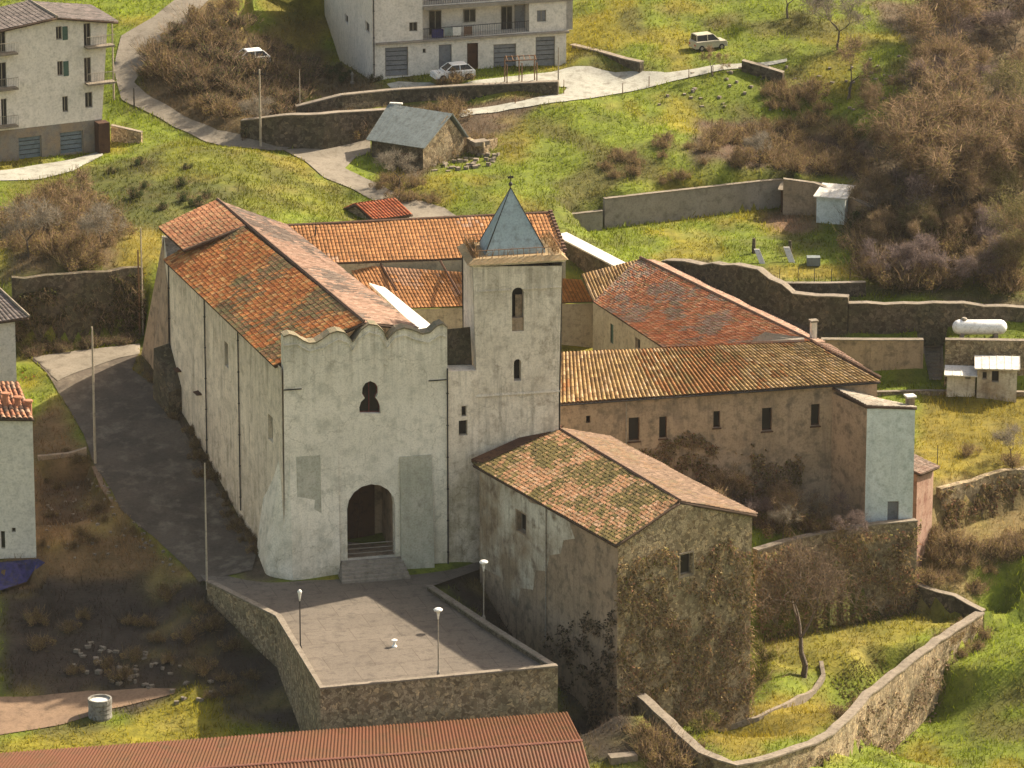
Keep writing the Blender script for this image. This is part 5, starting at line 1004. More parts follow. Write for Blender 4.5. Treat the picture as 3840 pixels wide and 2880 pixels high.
K_ = Vector((bR.x + bA.x - bN.x, bR.y + bA.y - bN.y)); mb = MB(); mb.quad(V3(bR[:2],10.5), V3(K_,10.5), V3(K_,zE-.2), V3(bR[:2],zE-.2)); mb.quad(V3(K_,10.5), V3(bA[:2],10.5), V3(bA[:2],zE), V3(K_,zE-.2)); mb.build('rear_walls', M['stone_dark'], bn)
def sheet(name, root, a, b_, c, d, m, th=.08, ribs=.55, rr=.03):
    mb = MB(); a, b_, c, d = [Vector(p) for p in (a,b_,c,d)]; n = (c - a).cross(b_ - d).normalized(); n = n if n.z > 0 else -n
    mb.hexa([p - n * th for p in (a,b_,c,d)], [a,b_,c,d]); k = max(2, int((b_ - a).length / ribs))
    for i in range(k + 1):
        p, q = a.lerp(b_, i / k), d.lerp(c, i / k); mb.tube(p + n * .01, q + n * .01, rr, None, 4)
    return mb.build(name, M[m], root)
sheet('roof_slope', bn, rF_ + Vector((-.3,.3,0)), rN_ + Vector((.25,-.2,0)), bN + Vector((.1,-.6, zE - bN.z - .1)), bA + Vector((-.45,-.3, zE - bA.z - .1)), 'slate')
sheet('roof_slope', bn, rN_ + Vector((.25,-.2,0)), rF_ + Vector((-.3,.3,0)), V3(K_, zE-.2) + Vector((0,.4,0)), V3(bR[:2], zE-.2) + Vector((.4,0,0)), 'slate')
b = MB(); b.box(rF_ + Vector((.3,.2,0)), 1.1, .3, .12, -.2); b.build('ridge_cap', M['white'], bn)
# rubble annex by the barn
an = P(1045,345,12.2); ra = empty('stone_ruin', (an.x, an.y, 12), 'small roofless rubble annex right of the barn', 'ruin')
mb = MB(); q0, q1, q2 = P(1008,335,12.3), P(1045,345,12.2), P(1075,325,12.4)
for a, b_ in ((q0,q1),(q1,q2)):
    d_ = (b_ - a).normalized(); nn = Vector((-d_.y, d_.x, 0)) * .4; mb.hexa([a - Vector((0,0,1)), b_ - Vector((0,0,1)), b_ + nn - Vector((0,0,1)), a + nn - Vector((0,0,1))], [a + Vector((0,0,1.5)), b_ + Vector((0,0,1.1)), b_ + nn + Vector((0,0,1.1)), a + nn + Vector((0,0,1.5))])
mb.build('wall_body', M['stone'], ra); b = MB(); b.box(P(1036,312,13.4), 1.4, 1.0, .35, .5); b.build('stone_slab', M['coping'], ra)
def small_hut(name, label, cat, front, depth, zb_, zw, rise, wm, rm=None, pal=None, roofm=None, skew=0, holes=()):
    A_, B_ = P(front[0], front[1], zb_), P(front[2], front[3], zb_); pl = Pl((A_.x,A_.y),(B_.x,B_.y)); root = empty(name, (A_.x,A_.y,zb_), label, cat)
    bkv = Vector((-pl.d.y, pl.d.x, 0)) * depth + V3(pl.d) * skew; hs_ = [pl.rect(*h) for h in holes]
    mb = MB(); face(mb, pl, [(0,zb_-1),(pl.L,zb_-1),(pl.L,zb_+zw),(0,zb_+zw)], hs_, .3)
    a, b_ = pl.pt(0,0), pl.pt(pl.L,0); a2, b2 = a + bkv, b_ + bkv
    for p, q in ((b_,b2),(b2,a2),(a2,a)):
        zp = zb_ + zw + (rise if rm == 'shed' and p in (a2,b2) else 0); zq = zb_ + zw + (rise if rm == 'shed' and q in (a2,b2) else 0)
        mb.quad(Vector((p.x,p.y,zb_-1)), Vector((q.x,q.y,zb_-1)), Vector((q.x,q.y,zq)), Vector((p.x,p.y,zp)))
    if rm == 'gable':
        m1, m2 = (a + a2) / 2, (b_ + b2) / 2; mb.add([Vector((a.x,a.y,zb_+zw)), Vector((a2.x,a2.y,zb_+zw)), Vector((m1.x,m1.y,zb_+zw+rise))], [(0,1,2)]); mb.add([Vector((b_.x,b_.y,zb_+zw)), Vector((b2.x,b2.y,zb_+zw)), Vector((m2.x,m2.y,zb_+zw+rise))], [(0,1,2)])
    mb.build('wall_body', M[wm], root)
    for h in hs_: window(root, pl, h, .25, pm='dark', mull=False)
    up_ = lambda p, z: Vector((p.x, p.y, z)); o_ = V3(pl.n) * .3; ov = V3(pl.d) * .2
    if rm == 'gable':
        r1_, r2_ = up_(m1, zb_+zw+rise+.05) - ov, up_(m2, zb_+zw+rise+.05) + ov
        roof('roof_slope', root, r1_, r2_, up_(b_, zb_+zw) + o_ + ov, up_(a, zb_+zw) + o_ - ov, pal, .28, .4, seed=40); roof('roof_slope', root, r2_, r1_, up_(a2, zb_+zw) - o_ - ov, up_(b2, zb_+zw) - o_ + ov, pal, .28, .4, seed=41)
    else:
        r1_, r2_ = up_(a2, zb_+zw+rise+.12) - o_ - ov, up_(b2, zb_+zw+rise+.12) - o_ + ov
        sheet('roof_slope', root, r1_, r2_, up_(b_, zb_+zw+.1) + o_ + ov, up_(a, zb_+zw+.1) + o_ - ov, roofm, .1)
    return root, pl
small_hut('hut', 'little hut with bright orange-red tiled roof between lane and rear wing', 'hut', (806,487,884,476), 3.4, 10.6, .5, .95, 'stone', 'gable', [((.36,.095,.035),4),((.30,.08,.035),2),((.40,.15,.07),1)], skew=-1.2)
small_hut('shed', 'pale grey-green concrete shed with light sheet roof at the end of the green garden', 'shed', (1763,487,1824,492), 2.6, 7.9, 2.5, .35, 'blue', 'shed', roofm='white')
small_hut('shed', 'dark lean-to with two crooked pale roof sheets in the walled corner', 'shed', (1686,462,1762,466), 2.6, 8.0, 2.1, .35, 'wood', 'shed', roofm='coping')
rt_, rpl = small_hut('shed', 'grey stone shed with narrow light roof strip beside the garden stairs', 'shed', (2045,838,2106,840), 1.3, 1.8, 1.05, .25, 'patchy', 'shed', roofm='white', holes=((2085,808,2097,818),))
small_hut('shed', 'wider grey shed with pale roof sheet and two dark openings at the right edge', 'shed', (2110,842,2196,844), 1.5, 1.8, 1.75, .45, 'patchy', 'shed', roofm='white', holes=((2122,803,2132,820),(2142,801,2158,826),))
wall('yard_wall', 'tall weedy stone wall directly under the white gas tank', bwp([(2040,800,2.6,735),(2120,795,2.9,736),(2230,792,3.0,738)], dig=2.5), 'stone', .5, 'coping', coph=.06)
# garden stairs
a = P(2000,820,1.2); gs = empty('garden_stairs', (a.x,a.y,1.2), 'steep narrow garden stairs between two brown walls', 'stairs')
for i in range(11):
    b = MB(); y = a.y + .3 * i; b.hexa([Vector((a.x,y,0)), Vector((a.x+1.25,y,0)), Vector((a.x+1.25,y+.34,0)), Vector((a.x,y+.34,0))], [Vector((a.x,y,1.3+.27*i)), Vector((a.x+1.25,y,1.3+.27*i)), Vector((a.x+1.25,y+.34,1.3+.27*i)), Vector((a.x,y+.34,1.3+.27*i))]); b.build('step', M['concrete'], gs)
for dx in (-.12, 1.37):
    b = MB(); b.hexa([Vector((a.x+dx-.12,a.y,0)), Vector((a.x+dx+.12,a.y,0)), Vector((a.x+dx+.12,a.y+3.5,0)), Vector((a.x+dx-.12,a.y+3.5,0))], [Vector((a.x+dx-.12,a.y,1.9)), Vector((a.x+dx+.12,a.y,1.9)), Vector((a.x+dx+.12,a.y+3.5,4.7)), Vector((a.x+dx-.12,a.y+3.5,4.7))]); b.build('side_rail', M['coping'], gs)
# gas tank
a = P(2056,731,4.8); tk = empty('gas_tank', (a.x+2.2,a.y,4.8), 'long white horizontal gas tank with domed ends on a stone terrace', 'gas tank')
b = MB(); L_ = 4.4; vs = []; pr_ = [(0,.02),(.08,.3),(.25,.5),(.5,.6),(L_-.5,.6),(L_-.25,.5),(L_-.08,.3),(L_,.02)]
n = 18
for x, r in pr_: vs += [(a.x + x, a.y + r * math.cos(2*math.pi*i/n), 5.75 + r * math.sin(2*math.pi*i/n)) for i in range(n)]
b.add(vs, [(k*n+i, k*n+(i+1)%n, (k+1)*n+(i+1)%n, (k+1)*n+i) for k in range(len(pr_)-1) for i in range(n)]); b.build('tank_body', M['tank'], tk, smooth=True)
b = MB(); b.lathe((a.x+.95,a.y,6.3), [(.22,0),(.24,.16),(.16,.24)], 12); b.build('valve_cap', M['concrete'], tk)
for x in (.8, 3.5): b = MB(); b.box((a.x+x,a.y,4.3), .3, 1.0, 1.05); b.build('saddle', M['concrete'], tk)

# ================================================================ LOWER LEFT HOUSES AND METAL ROOF
hA1, hB1_ = P(-70,1218,-.4), P(79,1214,-.2); hp1_ = Pl((hA1.x,hA1.y),(hB1_.x,hB1_.y)); zt6 = zat(905, hB1_.y)
lh = empty('house', (hB1_.x,hB1_.y,-.5), 'tall grey rendered house cut by the left edge with broken orange roof tiles', 'house')
hh = []; lst = [opening(lh, hp1_, 2,1147,11,1186, hh, 'window', 'glass', mull=False), opening(lh, hp1_, 25,1140,34,1150, hh, 'vent', 'dark', mull=False)]
mb = MB(); face(mb, hp1_, [(0,-3),(hp1_.L,-3),(hp1_.L,zt6),(0,zt6)], hh, .25); ib = Vector((-hp1_.d.y*6.5, hp1_.d.x*6.5, 0)) + Vector((-2.0,0,0))
mb.quad(hp1_.pt(hp1_.L,-3), hp1_.pt(hp1_.L,-3)+ib, hp1_.pt(hp1_.L,zt6)+ib, hp1_.pt(hp1_.L,zt6)); mb.quad(hp1_.pt(0,-3)+ib, hp1_.pt(0,-3), hp1_.pt(0,zt6), hp1_.pt(0,zt6)+ib); mb.quad(hp1_.pt(hp1_.L,-3)+ib, hp1_.pt(0,-3)+ib, hp1_.pt(0,zt6)+ib, hp1_.pt(hp1_.L,zt6)+ib)
mb.build('wall_body', M['beige'], lh); do(lst)
roof('roof_slope', lh, hp1_.pt(0,zt6+1.5,0)+ib*.62, hp1_.pt(hp1_.L-.2,zt6+1.5,0)+ib*.62, hp1_.pt(hp1_.L+.15,zt6+.05,.3), hp1_.pt(-.3,zt6+.05,.3), [((.36,.16,.085),3),((.32,.13,.07),2),((.42,.27,.18),2)], .36, .42, seed=44, jit=.2, amp=.12)
roof('roof_slope', lh, hp1_.pt(hp1_.L-.2,zt6+1.5,0)+ib*.62, hp1_.pt(0,zt6+1.5,0)+ib*.62, hp1_.pt(0,zt6,0)+ib*1.1, hp1_.pt(hp1_.L-.2,zt6,0)+ib*1.1, T_ORANGE, .36, .42, seed=45, jit=.2)
for u, v in ((12,862),(38,870),(62,878)):
    p = PY(u, v, hB1_.y + 1.2); b = MB(); b.lathe(p - Vector((0,0,.6)), [(.24,0),(.24,.9),(.32,.95),(.32,1.08),(.2,1.1)], 10); b.build('chimney_pot', mat('terracotta', (.38,.17,.1), (.33,.15,.08)) if 'terracotta' not in bpy.data.materials else bpy.data.materials['terracotta'], lh)
# second house above it
h2a, h2b = P(-60,900,4.2), P(38,890,4.2); hp2_ = Pl((h2a.x,h2a.y),(h2b.x,h2b.y)); z7 = zat(688, h2b.y)
l2h = empty('house', (h2b.x,h2b.y,4), 'mauve-grey house with dark roof at the left edge above the tiled one', 'house')
mb = MB(); mb.hexa([hp2_.pt(0,2), hp2_.pt(hp2_.L,2), hp2_.pt(hp2_.L,2,-6), hp2_.pt(0,2,-6)], [hp2_.pt(0,z7), hp2_.pt(hp2_.L,z7), hp2_.pt(hp2_.L,z7,-6), hp2_.pt(0,z7,-6)]); mb.build('wall_body', M['beige'], l2h)
roof('roof_slope', l2h, hp2_.pt(-.3,z7+1.3,-3.6), hp2_.pt(hp2_.L-.3,z7+1.3,-3.6), hp2_.pt(hp2_.L+1.0,z7+.05,.5), hp2_.pt(-.3,z7-.1,.5), dk, .3, .42, seed=46, amp=.05); roof('roof_slope', l2h, hp2_.pt(hp2_.L-.3,z7+1.3,-3.6), hp2_.pt(-.3,z7+1.3,-3.6), hp2_.pt(-.3,z7,-6.5), hp2_.pt(hp2_.L,z7,-6.5), dk, .3, .42, seed=47, amp=.05)
mb = MB(); mb.tube(hp2_.pt(hp2_.L-.3,z7+1.45,-3.6), hp2_.pt(hp2_.L+1.0,z7+.2,.5), .12, None, 6); mb.build('verge_tiles', M['coping'], l2h)
# flower terrace between the houses
p = P(62,840,4.6); tr = empty('planter', (p.x,p.y,4), 'cluttered little planter with rusty red plants beside the tiled house', 'planter'); b = MB(); b.box((p.x,p.y,3), 1.6, 2.4, 1.9, .4); b.build('planter_box', M['redwood'], tr)
b = MB(); b.box(P(45,785,5.2), .5, .5, .9, .3); b.build('white_bin', M['white'], tr)
nn = 500; cn = np.array([p.x,p.y,5.0]) + RNG.normal(size=(nn,3)) * (.6,.9,.35); leafcards('red_leaves', cn, .16, np.array([(.30,.09,.05)]) * (.4 + RNG.random((nn,1))), M['leaf'], tr)
# hall with rust-red metal roof at the bottom edge
f0, f1, f2, f3 = P(-20,1629,-2), P(1226,1539,-2), P(1258,1602,-1.05), P(520,1664,-1.05)
f3 = f2 + (f0 - f1) * 1.05
hl_ = empty('hall', (f1.x,f1.y,-5), 'long hall with ribbed rust-red metal roof along the bottom edge', 'hall')
f4 = f2 + (f2 - f1) * 1.0 + Vector((.1,0,-2.0)); f5 = f3 + (f4 - f2)
def ribroof(name, a, b_, c, d, ribs=.24, amp=.085, m='metal'):
    L_ = (b_ - a).length; n = int(L_ / ribs); nr = (c - a).cross(b_ - d).normalized(); nr = nr if nr.z > 0 else -nr; t = np.arange(n * 4 + 1) / (n * 4); pf = np.array([0, .15, 1, .85] * n + [0]) * amp
    a, b_, c, d, nr = [np.array(x) for x in (a, b_, c, d, nr)]; T1 = a + (b_ - a) * t[:, None] + nr * pf[:, None]; T2 = d + (c - d) * t[:, None] + nr * pf[:, None]
    V = np.concatenate([T1, T2]) - np.array(OFF[hl_.name]); k = len(t); i = np.arange(k - 1); o = link(name, npmesh(name, V, np.stack([i, i + 1, k + i + 1, k + i], 1)), M[m], hl_); return o
ribroof('roof_slope', f3, f2, f1, f0); ribroof('roof_slope', f3, f2, f4, f5)
b = MB(); b.tube(f3 + Vector((0,0,.06)), f2 + Vector((0,0,.06)), .11, None, 6); b.build('ridge_cap', M['pinkline'], hl_)
mb = MB(); dn_ = Vector((0,0,-5)); g = [Vector((q.x,q.y,-9)) for q in (f0,f1,f4,f5)]; ins = Vector((0,-.3,-.15))
mb.quad(g[1], g[0], f0 + ins, f1 + ins); mb.quad(g[3], g[2], f4 - ins*.5 - Vector((0,0,.3)), f5 - ins*.5 - Vector((0,0,.3))); mb.add([g[2], g[1], f1 + Vector((-.2,0,-.1)), f2 + Vector((-.2,0,-.1)), f4 + Vector((-.2,0,-.1))], [(0,1,2,3,4)]); mb.add([g[0], g[3], f5 - Vector((0,0,.1)), f3 - Vector((0,0,.1)), f0 - Vector((0,0,.1))], [(0,1,2,3,4)]); mb.build('wall_body', M['concrete'], hl_)
p = G(1345,1642); sl = empty('concrete_slab', (p.x,p.y,p.z), 'pale concrete slab lying below the vine-covered gable', 'slab'); b = MB(); b.box((p.x,p.y,p.z-.2), 1.9, .9, .5, .25); b.build('slab_body', M['coping'], sl)

# ================================================================ STREET FURNITURE
def pole(u, v, zt_v, label, name='utility_pole', m='pole', r=.11, z=None, cat='pole', arms=0, group=None, lean=0):
    b0 = G(u, v) if z is None else P(u, v, z); top_ = zat(zt_v, b0.y); root = empty(name, b0, label, cat, group)
    mb = MB(); mb.tube(b0 - Vector((0,0,.4)), Vector((b0.x + lean, b0.y, top_)), r, r * .6, 8); mb.build('shaft', M[m], root)
    for i in range(arms):
        mb = MB(); z_ = top_ - .4 - i * .5; mb.tube(Vector((b0.x-.55,b0.y,z_)), Vector((b0.x+.55,b0.y,z_)), .035, None, 5)
        for dx in (-.5,-.2,.2,.5): mb.lathe((b0.x+dx,b0.y,z_+.03), [(.03,0),(.05,.06),(.02,.14)], 6)
        mb.build('crossarm', M['iron'], root)
    return root
pole(206,1003,706,'tall weathered pole beside the brick planting bed on the street')
pole(309,722,492,'slim grey pole right next to the leaning buttress', m='pole', r=.08)
pole(302,726,540,'second darker pole left of the slim grey one', m='pole_rust', r=.09)
pole(447,1262,1000,'tall thin pole at the left corner of the church terrace', z=.05, r=.08)
pole(563,318,150,'tall pole standing at the lane junction under the flats', arms=1)
pole(246,218,42,'pale pole rising beside the balconies of the left flats', r=.1)
pole(290,235,190,'short dark post on the bend of the upper road', m='iron', r=.08)
pole(648,245,150,'thin pole on the terrace edge left of the flats', r=.05)
pole(1206,185,102,'slim grey-blue pole on the white forecourt', m='concrete', r=.07)
pole(1170,1348,1135,'thin light pole against the dark side wall of the front house', m='concrete', r=.05, z=-2.5)
for i, (u, v, vt) in enumerate(((1218,205,172),(1113,226,205),(1345,205,180),(1402,188,164),(1488,170,148),(1540,160,143))):
    pole(u, v, vt, 'low rusty post along the path leading up from the forecourt', 'fence_post', 'pole_rust', .05, cat='post', group='posts along the forecourt path')
for i, u in enumerate((1684,1724,1759,1796,1836)):
    pole(u, 611, 580, 'thin dark fence post on the small yellow terrace', 'fence_post', 'iron', .04, cat='post', z=7.0, group='fence posts on the yellow terrace')
for u, v, vt in ((1628,560,515),(1706,560,520)): pole(u, v, vt, 'dark gate pillar at the lower edge of the green garden' if u < 1700 else 'second dark gate pillar nearer the pale shed', 'gate_pillar', 'stone_dark', .22, cat='pillar', z=7.2)
b = P(1490,590,6.8)
def lamp(u, v, vt, z, label, big=1.0):
    b0 = P(u, v, z); h = zat(vt, b0.y); root = empty('street_lamp', b0, label, 'street lamp', 'street lamps round the church terrace')
    mb = MB(); mb.tube(b0, Vector((b0.x,b0.y,h-.5)), .05, .04, 8); mb.lathe(b0, [(.12,0),(.12,.35),(.06,.5)], 8); mb.build('lamp_post', M['iron'] if big < 1 else M['concrete'], root)
    mb = MB(); mb.lathe((b0.x,b0.y,h-.85), [(.05,0),(.08,.3),(.11,.5),(.28*big,.60),(.32*big,.70),(.22*big,.78),(.05,.83)], 14); mb.build('lamp_head', M['lamp'], root, smooth=True)
lamp(947,1462,1312,.03,'street lamp with white mushroom head at the front of the terrace')
lamp(1045,1343,1209,.03,'street lamp with white mushroom head by the side wall of the front house')
lamp(649,1408,1273,.03,'thin lamp post with small white head near the left terrace wall', .5)
p = P(852,1397,.03); pt_ = empty('bollard', p, 'small white stone bollard standing in the sunlit terrace', 'bollard'); mb = MB(); mb.lathe(p, [(.2,0),(.18,.08),(.1,.14),(.1,.36),(.2,.44),(.21,.5),(.08,.56)], 12); mb.build('bollard_body', M['lamp'], pt_)
# well / cistern drum
p = P(217,1557,-5.3); p.z = float(H(p.x,p.y)); cs = empty('cistern', p, 'weathered round grey cistern on the orange dirt path', 'cistern'); mb = MB(); prf = [(.82,-.3),(.84,.0),(.80,.3),(.83,.33),(.80,.6),(.83,.63),(.80,.9),(.84,.95),(.84,1.3),(.72,1.3),(.7,1.1)]; mb.lathe(p, prf, 22); mb.build('cistern_wall', M['rust'], cs); mb = MB(); mb.lathe(p + Vector((0,0,1.1)), [(.7,0),(.7,.03)], 22); mb.build('water_surface', M['white'], cs)
# pergola by the flats
a = G(1120,178); pg = empty('pergola', a, 'rusty pergola frame standing on the white forecourt', 'pergola')
xs4 = [(0,0),(1.25,.2),(2.6,.4)]
for dx, dy in xs4 + [(0.2,-1.6),(1.5,-1.4),(2.8,-1.2)]:
    mb = MB(); q = Vector((a.x+dx-1.2,a.y+dy,float(H(a.x+dx-1.2,a.y+dy)))); mb.tube(q, q + Vector((0,0,2.3)), .055, None, 6); mb.build('post', M['pole_rust'], pg)
mb = MB(); z_ = a.z + 2.3
for y0 in (0,-1.6): mb.tube(Vector((a.x-1.2,a.y+y0,z_)), Vector((a.x+1.5,a.y+y0+.4,z_+.02)), .05, None, 5)
for i in range(6): mb.tube(Vector((a.x-1.1+.5*i,a.y+.15+.07*i,z_+.06)), Vector((a.x-.95+.5*i,a.y-1.75+.07*i,z_+.06)), .03, None, 4)
mb.build('rafters', M['pole_rust'], pg)
p = G(761,182); st_ = empty('garden_ornament', p, 'small pale stone ornament in the shaded bed beside the flats', 'ornament'); mb = MB(); mb.lathe(p, [(.2,0),(.2,.2),(.1,.28),(.12,.7),(.16,.85),(.1,1.0),(.04,1.1)], 10); mb.build('ornament_body', M['coping'], st_)

# ================================================================ CARS
def car(loc, rot, label, paint='carpaint', jeep=False):
    root = bpy.data.objects.new('parked_car', None); COL.objects.link(root); tag(root, label, 'car'); root.location = loc; root.rotation_euler = (0,0,rot)
    def sec(prof, yw): return prof
    L_ = 3.7; prf = [(-1.85,.32),(-1.88,.72),(-1.75,.88),(-1.5,.92),(-1.15,1.38),(.35,1.42),(.85,.98),(1.6,.86),(1.85,.7),(1.86,.34)] if not jeep else [(-1.8,.4),(-1.82,1.0),(-1.72,1.04),(-1.68,1.7),(.25,1.72),(.5,1.12),(1.65,1.02),(1.78,.9),(1.78,.42)]
    belt = .92 if not jeep else 1.06
    mb = MB(); n = len(prf); wdt = lambda z: .80 if z <= belt + .02 else .66 + (.07 if jeep else 0)
    lft = [Vector((x, wdt(z), z)) for x, z in prf]; rgt = [Vector((x, -wdt(z), z)) for x, z in prf]
    # lower body and cabin as lofts
    low = [(x, min(z, belt)) for x, z in prf]; xl = [p[0] for p in prf if p[1] <= belt + .03]
    mb.hexa([Vector((-1.86,-.78,.3)), Vector((1.86,-.78,.3)), Vector((1.86,.78,.3)), Vector((-1.86,.78,.3))], [Vector((-1.82,-.8,belt-.06)), Vector((1.74,-.76,belt-.16)), Vector((1.74,.76,belt-.16)), Vector((-1.82,.8,belt-.06))])
    mb.hexa([Vector((-1.82,-.8,belt-.06)), Vector((.95,-.79,belt-.1)), Vector((.95,.79,belt-.1)), Vector((-1.82,.8,belt-.06))], [Vector((-1.7,-.74,belt)), Vector((.9,-.74,belt)), Vector((.9,.74,belt)), Vector((-1.7,.74,belt))])
    zr = 1.42 if not jeep else 1.74; xr0, xr1 = (-1.2,.25) if not jeep else (-1.66,.2)
    mb.hexa([Vector((xr0,-.62,zr-.06)), Vector((xr1,-.62,zr-.06)), Vector((xr1,.62,zr-.06)), Vector((xr0,.62,zr-.06))], [Vector((xr0+.08,-.56,zr)), Vector((xr1-.08,-.56,zr)), Vector((xr1-.08,.56,zr)), Vector((xr0+.08,.56,zr))])
    for x, y in ((-1.66 if not jeep else -1.7,.72),(-.45,.735),(.88,.72)):
        for s_ in (1,-1):
            xt = {0:xr0}.get(0) if x < -1 else (x if x < 0 else xr1); mb.tube((x, s_*y, belt), (xt, s_*.6, zr-.04), .035, None, 5)
    bd = mb.build('car_body', M[paint], None); bd.parent = root
    mb = MB(); mb.hexa([Vector((-1.64,-.71,belt)), Vector((.85,-.71,belt)), Vector((.85,.71,belt)), Vector((-1.64,.71,belt))], [Vector((xr0+.02,-.595,zr-.06)), Vector((xr1-.02,-.595,zr-.06)), Vector((xr1-.02,.595,zr-.06)), Vector((xr0+.02,.595,zr-.06))]); gl = mb.build('windows', M['glass'], None); gl.parent = root
    for x in (-1.15,1.15):
        for s_ in (1,-1):
            mb = MB(); mb.tube((x, s_*.66, .31), (x, s_*.83, .31), .31, None, 14); wh = mb.build('wheel', M['tyre'], None); wh.parent = root
            mb = MB(); mb.tube((x, s_*.83, .31), (x, s_*.845, .31), .17, None, 10); hb_ = mb.build('hubcap', M['concrete'], None); hb_.parent = wh
    for s_ in (1,-1):
        mb = MB(); mb.box((1.84, s_*.55, .55), .06, .3, .16); h_ = mb.build('headlight', M['lamp'], None); h_.parent = root
        mb = MB(); mb.box((-1.85, s_*.6, .6), .05, .22, .16); h_ = mb.build('taillight', M['red'], None); h_.parent = root
    return root
p = G(978,172); car((p.x,p.y,p.z+.05), math.pi + .35, 'white hatchback parked in front of the garages of the flats')
p = G(1530,106); jp_ = car((p.x,p.y,p.z), math.radians(25), 'old beige off-road car parked on the upper meadow', 'carpaint2', True); jp_.scale = (.86,)*3
p = G(536,143); car((p.x,p.y,p.z), math.radians(200), 'white car half hidden among brambles near the upper road')

for (u, v, z, lbl, m, sz) in ((1648,572,7.3,'white board leaning by the gate pillar','white',(.45,.12,1.2)),(1712,570,7.3,'white board leaning near the second gate pillar','white',(.5,.12,1.3)),(1757,572,7.3,'blue-grey crate standing on the yellow terrace','slate',(1.1,.8,.7))):
    q = P(u, v, z); rt = empty('leaning_board' if 'board' in lbl else 'crate', q, lbl, 'board' if 'board' in lbl else 'crate'); b = MB(); dx = .5 if 'board' in lbl else 0
    b.hexa([q + Vector((-sz[0]/2,-sz[1]/2,0)), q + Vector((sz[0]/2,-sz[1]/2,0)), q + Vector((sz[0]/2,sz[1]/2,0)), q + Vector((-sz[0]/2,sz[1]/2,0))], [q + Vector((-sz[0]/2-dx,-sz[1]/2+dx,sz[2])), q + Vector((sz[0]/2-dx,-sz[1]/2+dx,sz[2])), q + Vector((sz[0]/2-dx,sz[1]/2+dx,sz[2])), q + Vector((-sz[0]/2-dx,sz[1]/2+dx,sz[2]))]); b.build('panel', M[m], rt)

for (u, c_) in ((960,'slate'),(978,'white'),(1002,'captile')):   # washing on the first balcony of the flats
    a_, z_ = fpl.px(u, 62); b = MB(); b.hexa([fpl.pt(a_,z1+.25,.0), fpl.pt(a_+.75,z1+.25,.0), fpl.pt(a_+.75,z1+.25,.04), fpl.pt(a_,z1+.25,.04)], [fpl.pt(a_,z1+1.0,.0), fpl.pt(a_+.75,z1+1.0,.0), fpl.pt(a_+.75,z1+1.0,.04), fpl.pt(a_,z1+1.0,.04)]); b.build('hanging_cloth', M[c_], ap)
for pl_, u, v0, n_ in ((fpl, 832, 102, 6), (fpl, 1066, 95, 6), (fpl, 1157, 79, 6), (gpl, 40, 295, 5), (gpl, 130, 284, 5)):   # panel joints of the garage doors
    r = pl_.rect(u, v0, u + (50 if pl_ is fpl else 50), v0 + (60 if pl_ is fpl else 48)); b = MB(); zz0, zz1 = r[0][1], r[2][1]
    for k in range(1, n_): z_ = zz0 + (zz1 - zz0) * k / n_; b.hexa([pl_.pt(r[0][0]+.12,z_,-.18), pl_.pt(r[1][0]-.12,z_,-.18), pl_.pt(r[1][0]-.12,z_,-.15), pl_.pt(r[0][0]+.12,z_,-.15)], [pl_.pt(r[0][0]+.12,z_+.04,-.18), pl_.pt(r[1][0]-.12,z_+.04,-.18), pl_.pt(r[1][0]-.12,z_+.04,-.15), pl_.pt(r[0][0]+.12,z_+.04,-.15)])
    b.build('door_ribs', M['dark'], ap if pl_ is fpl else la)
nG = Vector((wp.n.x, wp.n.y, 0)) * .45
# gutters under the eaves of the convent
for nm, rt_, p_, q_, sh in (('gutter', sw, wA + nG * 1.1 + Vector((0,0,-.12)), wB + nG * 1.1 + Vector((0,0,-.12)), 0), ):
    b = MB(); b.tube(p_, q_, .06, None, 6); b.build(nm, M['iron'], rt_)
